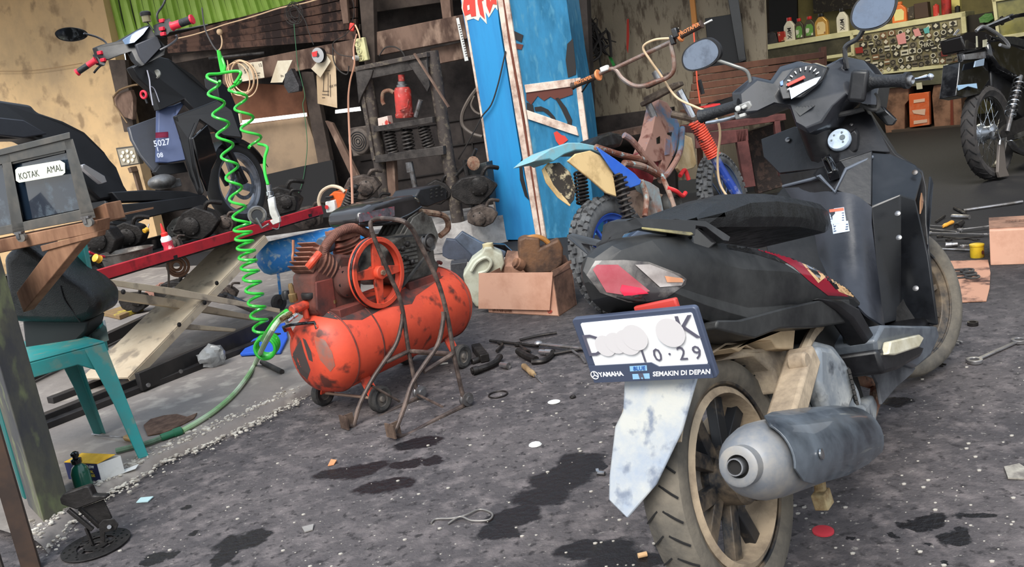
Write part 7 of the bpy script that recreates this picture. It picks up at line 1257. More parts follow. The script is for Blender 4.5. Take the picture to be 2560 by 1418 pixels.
can(2341, 10, 40, .035, mat('red_small_can', srgb(196, 60, 50), .4, dirt=srgb(200, 180, 160), scale=14, amt=.3, sharp=.03), 'small red and white can on the counter right of the cartons'); can(2367, -8, 36, .055, mat('red_big_can', srgb(176, 40, 34), .35, dirt=srgb(90, 26, 22), scale=8), 'tall red spray can cut by the top edge of the counter'); can(2394, 14, 31, .03, kc, 'small black pot at the right end of the counter', 'pot', nm='pot')
mb = MB(); mb.prism(bqq([(2374, -30), (2398, -30), (2400, 22), (2378, 26)], -.3), NB*.1); single(mb, 'yellow_bottle', mat('clear_yellow_bottle', srgb(220, 208, 130), .3), 'pale yellow bottle behind the black pot on the counter', 'bottle')
for P, m, lab in (([(2268, 20), (2284, 14), (2286, 46), (2270, 50)], mat('dark_print_box', srgb(60, 54, 48), .6, dirt=srgb(160, 150, 130), scale=20, amt=.3, sharp=.03), 'narrow dark printed carton right of the orange bottle'), ([(2284, 10), (2318, 4), (2322, 42), (2287, 48)], mat('brown_carton', srgb(70, 52, 44), .7), 'brown carton with a pale label on the counter')):
    mb = MB(); mb.prism(bqq(P, -.15), NB*.15); single(mb, 'carton', m, lab, 'box', bevel=.004)
mb = MB(); mb.prism(bqq([(1878, 118), (1884, 104), (1904, 92), (1930, 78), (1940, 84), (1946, 106), (1930, 112)], -.1), NB*.2); mb.jitter(.02, 6); single(mb, 'black_bag', mat('black_bag', (0, 0, 0)), 'black plastic bag at the left end of the counter', 'bag', bevel=.01)
mb = MB(); mb.prism(bqq([(1942, 80), (1962, 78), (1965, 100), (1946, 106)], -.08), NB*.08); single(mb, 'snack_packet', mat('red_packet', srgb(170, 50, 40), .4, dirt=srgb(220, 200, 170), scale=8, amt=.35, sharp=.03), 'red packet between the black bag and the white bottle', 'packet', bevel=.01)
for P, m, lab, o in (([(2200, 222), (2270, 210), (2272, 250), (2262, 262), (2262, 330), (2215, 334)], CARDD, 'brown cardboard box under the counter, left of the orange packet', -.08), ([(2334, 214), (2400, 206), (2402, 235), (2408, 312), (2336, 318), (2330, 240)], CARDD, 'taped cardboard box under the counter, behind the black motorcycle wheel', -.05)):
    mb = MB(); mb.prism(bqq(P, o), NB*.3); single(mb, 'cardboard_box', m, lab, 'box', bevel=.004)
mb = MB(); mb.prism(bqq([(2376, 245), (2382, 244), (2384, 316), (2376, 317)], -.04), NB*.005); single(mb, 'tape_strip', mat('brown_tape', srgb(124, 60, 44), .4), 'glossy brown tape on the taped cardboard box', 'tape')
op = thing('parts_packet', 'orange paper packet with pale labels standing under the counter', 'packet', B(2296, 320)); mb = MB(); mb.prism(bqq([(2272, 236), (2322, 230), (2324, 312), (2274, 319)], 0), NB*.1); mb.build('packet', mat('orange_paper', srgb(226, 104, 54), .5, dirt=srgb(236, 160, 120), scale=4, amt=.3), op, bevel=.004)
for P in ([(2284, 250), (2312, 246), (2312, 254), (2284, 258)], [(2280, 276), (2314, 272), (2312, 288), (2284, 284)], [(2284, 302), (2318, 298), (2318, 306), (2284, 311)]): mb = MB(); mb.prism(bqq(P, .006), NB*.002); mb.build('label', mat('pale_print', srgb(240, 200, 176), .5), op)
mb = MB(); mb.prism(bqq([(2290, 208), (2304, 206), (2306, 222), (2292, 224)], .02), NB*.02); single(mb, 'price_card', mat('card_cream', srgb(212, 206, 180), .6), 'small cream card taped on the lower counter glass', 'card')
# right-hand cabinet, dark shelf and green bag
s3 = thing('glass_cabinet', 'cream-framed tall glass cabinet at the top right corner', 'display cabinet', B(2540, 250, .3))
def c3r(pts, o, d, nm, m): mb = MB(); mb.prism(bqq(pts, o), NB*d); return mb.build(nm, m, s3, bevel=.003)
c3r([(2478, -8), (2600, -28), (2600, -14), (2480, 6)], .3, .4, 'top', CRF); c3r([(2480, 0), (2489, -2), (2502, 112), (2494, 114)], .3, .03, 'frame_post', CRF); c3r([(2500, 90), (2600, 74), (2600, 84), (2502, 100)], .3, .4, 'shelf', CRF); c3r([(2489, 6), (2600, -12), (2600, 76), (2500, 92)], .28, .01, 'glass_pane', mat('yellow_lit_glass', srgb(150, 144, 76), .12, dirt=srgb(96, 96, 62), scale=3, amt=.45, coat=.5)); c3r([(2502, 100), (2600, 84), (2600, 300), (2512, 300)], .2, .4, 'lower_cabinet', mat('dark_cabinet', (0, 0, 0)))
mb = MB(); mb.prism(bqq([(2416, 40), (2486, 28), (2496, 180), (2426, 190)], -.1), NB*.3); single(mb, 'dark_cupboard', mat('dark_cupboard', srgb(40, 34, 30), .7), 'dark cupboard between the sticker counter and the glass cabinet', 'cupboard')
mb = MB(); mb.prism(bqq([(2446, 44), (2460, 34), (2478, 34), (2484, 48), (2470, 56), (2450, 56)], .05), NB*.15); mb.jitter(.02, 9); single(mb, 'green_bag', mat('green_bag', srgb(66, 120, 50), .4, bump=.4), 'crumpled green plastic bag on the dark cupboard', 'bag')
mb = MB(); mb.prism(bqq([(2030, -40), (2190, -60), (2194, 14), (2034, 34)], -1.3), NB*.1); single(mb, 'wall_shelf', mat('dark_shelf_board', srgb(40, 34, 30), .7, dirt=srgb(90, 84, 70), scale=20, amt=.3, sharp=.03), 'dark goods rack on the yellow wall behind the big mirror', 'rack')
# brown slatted bench and red-brown table
BRW = mat('varnished_brown_wood', srgb(104, 64, 42), .5, dirt=srgb(72, 42, 30), scale=3, amt=.45, bump=.1, stretch=(1, 1, .3)); RBW = mat('red_brown_wood', srgb(100, 52, 48), .6, dirt=srgb(66, 34, 32), scale=4, amt=.45, bump=.1)
sb = thing('slatted_bench', 'varnished brown slatted wooden bench between the grey wall and the counter', 'bench', D(1900, 330, 7.6))
for k in range(5):
    P = [(1738-4*k, 172+19*k), (2062, 128+18*k), (2062, 144+18*k), (1737-4*k, 189+19*k)]; mb = MB(); mb.prism([D(u, v, 7.3-.06*k) for u, v in P], V(0, .03, 0)); mb.build('slat', BRW, sb, bevel=.004)
mb = MB(); mb.prism([D(u, v, 6.75) for u, v in ((1728, 275), (2060, 228), (2060, 262), (1730, 300))], V(0, .4, 0)); mb.build('seat_board', BRW, sb, bevel=.004)
mb = MB(); mb.prism([D(u, v, 7.35) for u, v in ((2052, 118), (2066, 116), (2070, 240), (2056, 240))], V(0, .05, 0)); mb.build('end_post', BRW, sb)
mb = MB(); mb.prism([D(u, v, 7.35) for u, v in ((1736, 180), (1748, 178), (1760, 430), (1748, 432))], V(0, .05, 0)); mb.build('end_post', BRW, sb)
rt = thing('work_table', 'low red-brown wooden table behind the dirt bike front wheel', 'table', D(1800, 470, 6.9)); Yt = 6.6
for P, nm, d in (([(1736, 316), (1964, 284), (1966, 300), (1738, 334)], 'top', .5), ([(1738, 334), (1870, 322), (1872, 352), (1740, 372)], 'apron', .03), ([(1838, 326), (1866, 324), (1890, 466), (1862, 470)], 'leg', .06), ([(1936, 300), (1950, 298), (1966, 440), (1950, 442)], 'leg', .05)):
    mb = MB(); mb.prism([D(u, v, Yt) for u, v in P], V(0, d, 0)); mb.build(nm, RBW, rt, bevel=.004)
mb = MB(); mb.prism([D(u, v, 7.1) for u, v in ((1866, 330), (1960, 300), (1996, 456), (1896, 486))], V(0, .1, 0)); single(mb, 'tyre_stack', mat('tread_pattern_rubber', srgb(56, 46, 42), .8, dirt=srgb(92, 74, 66), scale=16, amt=.4, bump=.6, sharp=.04), 'dark patterned rubber mats stacked behind the table leg', 'mats', bevel=.01)
can_b = mat('red_tray', srgb(206, 44, 48), .4)
mb = MB(); mb.prism([D(u, v, 6.8) for u, v in ((1758, 268), (1800, 258), (1806, 270), (1770, 280))], V(0, .2, 0)); single(mb, 'parts_tray', can_b, 'red plastic tray on the bench behind the left grip', 'tray', bevel=.004)
mb = MB(); mb.prism([D(u, v, 6.75) for u, v in ((1776, 312), (1790, 302), (1812, 300), (1816, 308), (1798, 318))], V(0, .08, 0)); mb.jitter(.01, 20); single(mb, 'orange_rag', mat('orange_rag', srgb(214, 134, 54), .8, bump=.4), 'small crumpled orange rag on the table edge', 'rag')
mb = MB(); mb.prism([D(u, v, 7.0) for u, v in ((1776, 262), (1800, 246), (1830, 242), (1850, 250), (1846, 262), (1800, 270))], V(0, .2, 0)); mb.jitter(.02, 8); single(mb, 'black_cloth', cls, 'black cloth heap on the bench beside the red tray', 'cloth')
mb = MB(); mb.prism([W2(u, v, .12) for u, v in ((1762, 46), (1850, 32), (1862, 158), (1775, 172))], NA*.1); bs_ = single(mb, 'black_speaker', mat('black_cabinet', srgb(26, 26, 28), .5), 'black speaker cabinet hung at the end of the grey wall', 'speaker', bevel=.004)
mb = MB(); mb.prism([W2(u, v, .2) for u, v in ((1812, -40), (1842, -40), (1866, 150), (1846, 158), (1830, 60))], NA*.06); mb.jitter(.012, 10); single(mb, 'black_hanging_cover', BLK2, 'black moulded parts hanging right of the speaker cabinet', 'plastic parts', bevel=.004)
mb = MB(); mb.prism([W2(u, v, .12) for u, v in ((1720, -40), (1732, -40), (1742, 62), (1730, 64))], NA*.04); single(mb, 'wooden_batten', mat('orange_wood', srgb(196, 130, 62), .6), 'orange-brown batten running up the grey wall', 'batten')
mb = MB(); mb.tube([D(u, v, 5.6) for u, v in ((1733, 60), (1740, 160), (1742, 190), (1744, 215), (1750, 258))], .005, 6, 4); single(mb, 'orange_wire', mat('orange_red_wire', srgb(212, 84, 56), .5), 'orange-red wire hanging beside the left mirror', 'wire')
mb = MB(); mb.tube([D(u, v, 5.6) for u, v in ((1748, 200), (1752, 215), (1757, 235))], .014, 8); single(mb, 'wire_connector', BLK, 'black connector hanging on the orange-red wire', 'connector')
# ================================================================ black motorcycle at the right edge
Q_ = Fr(V(3.56, 6.08, 0), .93, -.08)
bm_ = thing('motorcycle', 'black spoked-wheel motorcycle with chrome rear spring, cut by the right edge', 'motorcycle', Q_.w(.4, 0, 0)); bm_.location.z = 0
def qv(pts, dy, nm, m, bevel=.006, par=bm_): P = [Q_.y(u, v, y) for u, v, y in pts]; mb = MB(Q_); mb.loft([P, [p+V(0, dy, 0) for p in P]]); return mb.build(nm, m, par, bevel=bevel)
cW = Q_.y(2470, 332, 0); print('bike wheel', cW)
RW = .345
mb = MB(Q_); mb.annulus(cW, (0, 1, 0), [(.262, -.03), (.275, -.034), (.30, -.052), (.325, -.046), (RW-.008, -.03), (RW, 0), (RW-.008, .03), (.325, .046), (.30, .052), (.275, .034), (.262, .03)], 56); ty_ = mb.build('tyre', mat('black_tread', srgb(40, 39, 40), .75, dirt=srgb(66, 62, 60), scale=14), bm_)
for k in range(30):
    a = 2*math.pi*k/30; mb = MB(Q_)
    for s_ in (-1, 1): mb.tube([cW+V((RW-.001-j*j*.0012)*math.cos(a+.05*j), s_*(.004+.013*j), (RW-.001-j*j*.0012)*math.sin(a+.05*j)) for j in range(4)], .0035, 4)
    mb.build('tread_groove', mat('groove_black', (0, 0, 0)), ty_)
mb = MB(Q_); mb.annulus(cW, (0, 1, 0), [(.255, -.024), (.268, -.026), (.268, .026), (.255, .024), (.248, 0)], 56); rim_ = mb.build('rim', mat('dull_chrome_rim', srgb(88, 86, 84), .3, .8), bm_)
mb = MB(Q_); mb.lathe(cW, (0, 1, 0), [(.02, -.06), (.045, -.055), (.06, -.045), (.06, -.035), (.05, -.03), (.05, .03), (.075, .035), (.075, .055), (.03, .06)], 28); mb.build('hub', mat('bright_hub', srgb(170, 176, 184), .3, .8), bm_)
for k in range(32):
    a = 2*math.pi*k/32; s_ = 1 if k % 2 else -1; b = a+(.55 if k % 4 < 2 else -.55); mb = MB(Q_); mb.tube([cW+V(.05*math.cos(b), s_*.035, .05*math.sin(b)), cW+V(.25*math.cos(a), 0, .25*math.sin(a))], .0016, 5); mb.build('spoke', CHROME, rim_)
mb = MB(Q_); a = Q_.y(2548, 200, -.13); b = Q_.y(2525, 290, -.13); mb.helix(a, b, .036, .006, 8, 7, 14); sp2 = mb.build('shock_spring', CHROME, bm_); mb = MB(Q_); mb.tube([Q_.y(2552, 190, -.13), Q_.y(2518, 330, -.13)], .016, 10); mb.build('damper', STEEL, sp2)
qv([(2500, 330, -.12), (2520, 310, -.12), (2620, 270, -.12), (2620, 300, -.12), (2530, 340, -.12), (2505, 345, -.12)], .03, 'swingarm', DSTEEL, .004)
mb = MB(Q_); mb.tube([Q_.y(2480, 335, -.1), Q_.y(2505, 335, -.1)], .02, 10); mb.tube([Q_.y(2492, 325, -.12), Q_.y(2500, 350, -.12), Q_.y(2498, 362, -.12)], .008, 8); mb.build('axle', CHROME, bm_)
qv([(2400, 155, -.0), (2412, 148, 0), (2468, 138, -.05), (2474, 200, -.05), (2450, 235, -.05), (2412, 244, 0), (2390, 240, 0), (2396, 200, 0)], .12, 'rear_mudguard', BLK2)
qv([(2395, 213, -.02), (2442, 208, -.05), (2444, 222, -.05), (2420, 216, -.04), (2398, 226, -.02)], .01, 'reflector_strip', mat('pale_blue_reflector', srgb(150, 180, 206), .3), .002)
qv([(2404, 90, 0), (2420, 80, 0), (2462, 78, -.05), (2482, 90, -.06), (2472, 115, -.06), (2450, 124, -.05), (2412, 126, 0)], .16, 'tail_light', mat('smoked_lamp', srgb(30, 28, 28), .12, coat=.8), .01)
tl2 = bm_.children[-1]; qv([(2458, 100, -.07), (2468, 98, -.07), (2468, 116, -.07), (2458, 118, -.07)], .004, 'lens_glint', mat('yellow_white_lens', srgb(200, 196, 170), .3), 0, tl2); qv([(2441, 90, -.06), (2444, 90, -.06), (2445, 118, -.06), (2442, 118, -.06)], .004, 'lens_rib', mat('yellow_white_lens', (0, 0, 0)), 0, tl2)
qv([(2410, 136, -.01), (2465, 128, -.06), (2466, 146, -.06), (2412, 150, -.01)], .02, 'tail_bracket', STEEL, .003); qv([(2440, 152, -.06), (2462, 146, -.07), (2460, 164, -.07), (2436, 168, -.06)], .01, 'silver_plate', mat('pale_metal_sheet', srgb(158, 178, 200), .3, .4), .002)
qv([(2470, 100, -.08), (2500, 96, -.1), (2560, 120, -.12), (2640, 150, -.12), (2640, 235, -.12), (2570, 210, -.12), (2500, 170, -.11), (2480, 140, -.1)], .24, 'side_body', BLK2, .02)
qv([(2480, 90, -.06), (2540, 90, -.06), (2640, 120, -.06), (2640, 145, -.06), (2560, 122, -.06), (2500, 108, -.06)], .2, 'seat', SEAT, .015)
qv([(2478, 170, -.04), (2560, 200, -.04), (2640, 230, -.04), (2640, 320, -.04), (2560, 300, -.04), (2510, 250, -.04), (2480, 225, -.04)], .1, 'inner_frame', BLK, .01)
mb = MB(Q_); mb.tube([Q_.y(2440, 78, -.10), Q_.y(2456, 66, -.12), Q_.y(2480, 76, -.14), Q_.y(2510, 98, -.15), Q_.y(2522, 118, -.15), Q_.y(2500, 112, -.14)], .012, 8, 5); mb.build('grab_rail', mat('silver_rail', srgb(170, 170, 172), .3, .7), bm_)
mb = MB(Q_); mb.tube([Q_.y(2396, 75, .14), Q_.y(2384, 92, .15), Q_.y(2388, 112, .15), Q_.y(2400, 124, .12)], .010, 8, 4); mb.build('grab_rail', mat('silver_rail', (0, 0, 0)), bm_)
mb = MB(Q_); mb.tube([Q_.y(2452, 74, .3), Q_.y(2490, 58, .1), Q_.y(2530, 42, -.1)], .022, 10); mb.tube([Q_.y(2530, 42, -.1), Q_.y(2575, 36, -.25), Q_.y(2600, 48, -.3)], .014, 8, 3); hb2 = mb.build('handlebar', BLK2, bm_); mb = MB(Q_); mb.lathe(Q_.y(2503, 52, .05), V(0, -1, 0), [(.035, 0), (.035, .01)], 14); mb.build('grip_flange', BLK2, hb2)
qv([(2500, 352, -.08), (2510, 350, -.08), (2516, 420, -.08), (2524, 440, -.08), (2500, 444, -.08), (2496, 430, -.08)], .02, 'centre_stand', mat('grey_stand', srgb(120, 112, 106), .5, .4), .003)
qv([(2530, 350, -.15), (2600, 330, -.15), (2600, 420, -.15), (2580, 390, -.15), (2545, 372, -.15)], .05, 'exhaust', CHROME, .01)
qv([(2540, 300, .0), (2640, 270, .0), (2640, 400, .0), (2560, 370, 0)], .14, 'engine', mat('cast_aluminium', (0, 0, 0)), .02)
# ================================================================ small things on the ground and on the lift
def onG(u, v, z=0.0): return G(u, v, z)
def hex_socket(a, b, r, nm, m, lab, cat='socket', grp=None): mb = MB(); a = Vector(a); b = Vector(b); L_ = (b-a).length; mb.lathe(a, b-a, [(r*.7, .004), (r*.72, 0), (r, 0), (r, L_*.5), (r*.8, L_*.55), (r*.8, L_), (.002, L_)], 14); return single(mb, nm, m, lab, cat, grp)
def rodt(P, r, nm, m, lab, cat='tool', grp=None, k=0, ends=None): mb = MB(); mb.tube(P, r, 8, k); return single(mb, nm, m, lab, cat, grp)
GT = 'tools heaped on the yard floor'; DT = mat('dark_tool_steel', srgb(62, 58, 56), .4, .7, dirt=srgb(36, 33, 32), scale=14); BT = mat('bright_tool_steel', srgb(178, 176, 178), .28, .85, dirt=srgb(110, 106, 102), scale=14)
def g(u, v, z=.012): return G(u, v, z)
def wrench(a, b, w, m, lab, grp=GT, kind='combo', nm='wrench', cat='wrench'):
    a = Vector(a); b = Vector(b); d = (b-a).normalized(); mb = MB(); mb.bar(a+d*w*1.4, b-d*w*1.4, w*.8, .006)
    mb.annulus(a, (0, 0, 1), [(w*.85, -.006), (w*1.5, -.006), (w*1.5, .006), (w*.85, .006)], 16)
    if kind == 'ring': mb.annulus(b, (0, 0, 1), [(w*.85, -.006), (w*1.5, -.006), (w*1.5, .006), (w*.85, .006)], 16)
    else:
        n = V(-d.y, d.x, 0)
        for s_ in (-1, 1): mb.bar(b-d*w*1.6+n*s_*w*.3, b+n*s_*w*1.1, w*.7, .006); mb.bar(b+n*s_*w*1.05, b+d*w*1.3+n*s_*w*.75, w*.6, .006)
    return single(mb, nm, m, lab, cat, grp, bevel=.001)
rodt([g(1225, 852), g(1345, 866)], .007, 'extension_bar', DT, 'dark extension bar lying nearest the compressor, pointing at the cardboard box', 'tool', GT)
rodt([g(1340, 860, .02), g(1462, 872, .02)], .008, 'extension_bar', BT, 'bright chrome bar reaching from the tool heap to the number plate', 'tool', GT)
rodt([g(1300, 850), g(1352, 838), g(1392, 832)], .007, 'socket_bar', DT, 'dark handle at the top of the tool heap', 'tool', GT, 4)
mb = MB(); mb.sph(g(1346, 858, .025), (.022, .018, .012), 12, 6); single(mb, 'socket_driver', BT, 'round chrome ratchet head in the middle of the tool heap', 'ratchet', GT)
wrench(g(1295, 860), g(1318, 878), .012, DT, 'short dark wrench under the long dark bar')
mb = MB(); mb.bar(g(1190, 868, .02), g(1212, 896, .02), .04, .035); mb.tube([g(1180, 905), g(1218, 892)], .014, 10); single(mb, 'impact_tool', DT, 'dark square-bodied puller at the left end of the tool heap', 'tool', GT, bevel=.003)
mb = MB(); mb.tube([g(1178, 928, .018), g(1215, 918, .018), g(1240, 905, .02), g(1250, 892, .02)], .014, 9, 4); single(mb, 'pipe_grip', DT, 'curved dark pipe grip below the square-bodied puller', 'tool', GT)
hex_socket(g(1182, 928, .02), g(1204, 922, .02), .018, 'socket', DT, 'large black socket at the lower left of the heap', 'socket', GT); hex_socket(g(1272, 915, .015), g(1252, 912, .015), .015, 'socket', BT, 'bright deep socket at the bottom of the heap', 'socket', GT)
hex_socket(g(1380, 882, .016), g(1350, 880, .016), .015, 'socket', BT, 'bright socket beside the chrome bar', 'socket', GT); hex_socket(g(1318, 883, .016), g(1308, 872, .016), .013, 'socket', DT, 'black deep socket standing out under the chrome bar', 'socket', GT)
mb = MB(); mb.tube([g(1296, 878, .018), g(1320, 892, .018), g(1340, 900, .018)], .016, 9, 3); single(mb, 'pliers', DT, 'black thick-jawed pliers under the socket with the chrome bar', 'pliers', GT)
rodt([g(1242, 878), g(1256, 862), g(1245, 856)], .007, 'bent_rod', DT, 'bent dark rod between the puller and the dark bar', 'tool', GT, 3)
rodt([g(1330, 905), g(1360, 902), g(1378, 888), g(1382, 878)], .012, 'tool_handle', DT, 'curved black tool handle right of the tan screwdriver', 'tool', GT, 4)
rodt([g(1365, 888), g(1430, 876), g(1470, 872)], .008, 'breaker_bar', DT, 'dark breaker bar pointing right under the chrome bar', 'tool', GT, 0)
rodt([g(1418, 868), g(1450, 890), g(1462, 905)], .005, 'steel_rod', BT, 'thin steel rod running under the number plate', 'tool', GT, 0)
def screwdriver(a, m_, b, hm, lab, grp=None, r=.013, nm='screwdriver'):
    t = thing(nm, lab, 'screwdriver', Vector(a), grp); a = Vector(a); m_ = Vector(m_); b = Vector(b); L_ = (m_-a).length; mb = MB(); mb.lathe(a, m_-a, [(r*.7, 0), (r, L_*.1), (r*.85, L_*.5), (r, L_*.8), (r*.6, L_)], 12); mb.build('handle', hm, t); mb = MB(); mb.cyl(m_, b, .003, n=8); mb.build('shaft', BT, t); return t
screwdriver(g(1308, 914, .014), g(1336, 938, .014), g(1356, 958, .004), mat('tan_handle', srgb(176, 148, 108), .5, dirt=srgb(120, 96, 66), scale=14), 'tan-handled screwdriver at the front of the tool heap', GT)
screwdriver(g(338, 1100, .052), g(312, 1094, .050), g(230, 1086, .044), mat('brass_handle', srgb(150, 120, 70), .4, .5), 'brass-handled screwdriver on the concrete by the chair leg')
mb = MB(); mb.torus(g(1245, 986, .004), (0, 0, 1), .036, .003, 28, 6); single(mb, 'metal_ring', DT, 'thin dark metal ring lying on the floor below the tool heap', 'ring')
mb = MB(); mb.lathe(g(1385, 1006, .001), (0, 0, 1), [(.022, 0), (.023, .002), (.012, .003)], 20); single(mb, 'washer_disc', WHITE, 'pale round disc on the floor left of the mudflap', 'disc')
mb = MB(); mb.lathe(g(1338, 1112, .001), (0, 0, 1), [(.022, 0), (.018, .004), (.006, .006)], 9); single(mb, 'broken_shell', WHITE, 'small white chip on the floor in the middle', 'chip')
mb = MB(); mb.lathe(g(2058, 1330, .001), (0, 0, 1), [(.024, 0), (.024, .004), (.018, .006), (.002, .005)], 24); single(mb, 'plastic_disc', mat('red_cap', srgb(190, 56, 66), .5), 'red round cap on the floor right of the rear wheel', 'cap')
mb = MB(); mb.cyl(g(1595, 1390, .006), g(1617, 1385, .006), .006, n=10); single(mb, 'cigarette_butt', mat('butt_tan', srgb(220, 178, 130), .7), 'tan cigarette end on the floor below the mudflap', 'cigarette end')
mb = MB(); mb.cyl(g(1095, 740+171, .004), g(1120, 908, .004), .004, n=8); single(mb, 'cigarette_butt', mat('butt_white', srgb(220, 216, 206), .7), 'white cigarette end on the floor in front of the compressor', 'cigarette end')
rodt([g(1078, 1308, .004), g(1090, 1298, .004), g(1130, 1296, .006), g(1165, 1288, .008), g(1200, 1274, .004), g(1230, 1284, .004), g(1222, 1300, .004), g(1180, 1302, .006), g(1150, 1292, .010), g(1120, 1310, .004)], .0028, 'bent_wire', mat('grey_wire', srgb(130, 126, 122), .5, .5), 'loop of bent grey wire on the floor at the bottom centre', 'wire', None, 5)
mb = MB(); mb.cyl(g(1495, 1182, .008), g(1512, 1184, .008), .006, n=8); mb.lathe(g(1490, 1180, .008), V(1, 0, 0), [(.01, 0), (.01, .008)], 6); single(mb, 'bolt', STEEL, 'small bolt lying in the oil stain beside the mudflap', 'bolt')
mb = MB(); mb.torus(g(1432, 992, .005), (0, 0, 1), .008, .004, 8, 6); single(mb, 'nut', DT, 'small dark nut on the floor right of the pale disc', 'nut')
mb = MB(); mb.prism([g(835, 1163, .002), g(842, 1152, .006), (g(828, 1150, .004)), g(820, 1166, .002)], (0, 0, .003)); single(mb, 'dry_leaf_bit', mat('orange_leaf', srgb(206, 140, 96), .8), 'small orange-brown leaf scrap on the floor under the paddock stand', 'leaf')
mb = MB(); P = [G(341, 1258, .002), G(352, 1246, .004), G(384, 1243, .004), G(370, 1256, .002)]; mb.prism(P, (0, 0, .003)); single(mb, 'paper_scrap', mat('pale_blue_paper', srgb(176, 204, 206), .6), 'pale blue paper scrap on the floor below the white carton', 'paper')
mb = MB(); mb.prism([G(755, 1320, .002), G(785, 1312, .004), G(782, 1326, .002), G(762, 1332, .002)], (0, 0, .003)); single(mb, 'card_scrap', mat('grey_card', srgb(140, 136, 132), .8), 'grey card scrap on the floor at lower left of centre', 'card')
# brown leaf on the slab
mb = MB(); P = [G(u, v, .037) for u, v in ((362, 1066), (378, 1048), (410, 1042), (440, 1040), (468, 1044), (494, 1036), (484, 1048), (450, 1066), (410, 1084), (370, 1090))]; mb.prism(P, (0, 0, .004)); mb.jitter(.006, 20); single(mb, 'dry_leaf', mat('dry_brown_leaf', srgb(112, 84, 66), .8, dirt=srgb(78, 56, 44), scale=20, bump=.5), 'large dry brown leaf on the concrete behind the chair leg', 'leaf')
# yellow-white carton and green bottle
ct = thing('small_carton', 'open white, yellow and dark blue carton on the slab behind the green bottle', 'carton', G(240, 1200, .036)); zb_ = .036; a = G(172, 1198, zb_); b = G(255, 1203, zb_); c = G(312, 1182, zb_); d = a+(c-b); h_ = V(0, 0, .062)
mb = MB(); mb.prism([a, b, b+h_, a+h_], V(0, .002, 0)); sdo = mb.build('side', mat('dark_blue_print', srgb(32, 40, 84), .5), ct); mb = MB(); mb.prism([b, c, c+h_, b+h_], V(-.002, 0, 0)); mb.build('side', WHITE, ct); mb = MB(); mb.prism([a+h_, b+h_, b+h_+(d-a)*.8+V(0, 0, .01), a+h_+(d-a)*.8+V(0, 0, .01)], (0, 0, .002)); mb.build('lid', mat('yellow_card', srgb(232, 184, 40), .5, dirt=srgb(200, 150, 30), scale=10), ct)
mb = MB(); mb.prism([d, c, c+h_, d+h_], V(0, .002, 0)); mb.build('side', WHITE, ct); mb = MB(); mb.prism([c+(b-c)*.3, c+V(.03, .02, .0), c+V(.03, .05, .004), c+(d-c)*.2], (0, 0, .002)); mb.build('flap', WHITE, ct)
for s_, zz in (('GLOW', .050), ('OK', .032), ('FREE', .018)): mb = MB(); text(mb, s_, a.lerp(b, .75)+V(0, -.001, zz), b-a, (0, 0, 1), .013, .0005, bold=.0004); mb.build('lettering', mat('yellow_letter', srgb(226, 200, 80), .5) if zz < .04 else WLET, sdo)
gbt = thing('detergent_bottle', 'small dark green bottle with black pump head standing by the mossy post', 'bottle', G(212, 1222, .02)); p = G(212, 1224, .03)
ru = (D(200, 1160, p.y)-p).length
mb = MB(); mb.lathe(p, (0, 0, 1), [(.026, 0), (.029, .003), (.029, ru*.7), (.022, ru*.9), (.012, ru), (.012, ru+.006)], 22); mb.build('body', mat('dark_green_bottle', srgb(12, 84, 66), .25, coat=.5), gbt)
mb = MB(); q = p+V(-.002, 0, ru+.004); mb.lathe(q, (0, 0, 1), [(.016, 0), (.017, .002), (.017, .014), (.009, .018), (.009, .026), (.013, .028), (.013, .036), (.004, .042)], 14); mb.tube([q+V(0, 0, .03), q+V(.014, -.01, .03)], .006, 8); mb.build('pump_head', BLK2, gbt)
# brake-disc base pedal tool
sdk = thing('foot_stand', 'greasy scrap-metal stand welded on a drilled brake disc, bottom left', 'stand', G(240, 1365)); c = G(240, 1362, .006)
mb = MB(); Rr_ = .094; mb.annulus(c, (0, 0, 1), [(.052, -.002), (Rr_, -.002), (Rr_, .002), (.052, .002)], 48); mb.annulus(c, (0, 0, 1), [(.012, -.002), (.036, -.002), (.036, .002), (.012, .002)], 32)
for k in range(5): t = 2*math.pi*k/5; mb.bar(c+V(math.cos(t), math.sin(t), 0)*.034, c+V(math.cos(t+.4), math.sin(t+.4), 0)*.054, .016, .004)
dsk = mb.build('brake_disc', DSTEEL, sdk, bevel=.001)
for k in range(36):
    t = 2*math.pi*k/36; rr = .060+(k % 3)*.012; mb = MB(); mb.lathe(c+V(math.cos(t), math.sin(t), 0)*rr+V(0, 0, .0022), (0, 0, 1), [(.0035, 0), (.0035, .0004)], 10); mb.build('drill_hole', BLK2, dsk)
Yk = c.y+.005
K0 = lambda u, v, o=0: D(u, v, Yk+o)
mb = MB(); P = [K0(148, 1248), K0(152, 1262), K0(190, 1275), K0(266, 1246), K0(262, 1240), K0(232, 1240), K0(222, 1217), K0(214, 1216), K0(156, 1236)]; mb.prism(P, V(0, .03, -.004)); mb.build('pedal_plate', DSTEEL, sdk, bevel=.004)
for (a, b, o) in (((170, 1274), (232, 1325), 0), ((198, 1270), (250, 1318), .03)): mb = MB(); mb.bar(K0(*a, o), K0(*b, o), .010, .012); mb.build('link_arm', DSTEEL, sdk, bevel=.002)
mb = MB(); P = [K0(205, 1270, .02), K0(258, 1250, .02), K0(280, 1296, .02), K0(250, 1312, .02), K0(240, 1300, .02)]; mb.prism(P, V(0, .006, 0)); mb.build('side_plate', DSTEEL, sdk, bevel=.002)
for o in (-.012, .012): mb = MB(); P = [K0(246, 1312, o), K0(258, 1300, o), K0(284, 1298, o), K0(296, 1312, o), K0(290, 1326, o), K0(262, 1332, o), K0(262, 1358, o), K0(250, 1350, o)]; mb.prism(P, V(0, .004, 0)); mb.build('bracket', DSTEEL, sdk, bevel=.002)
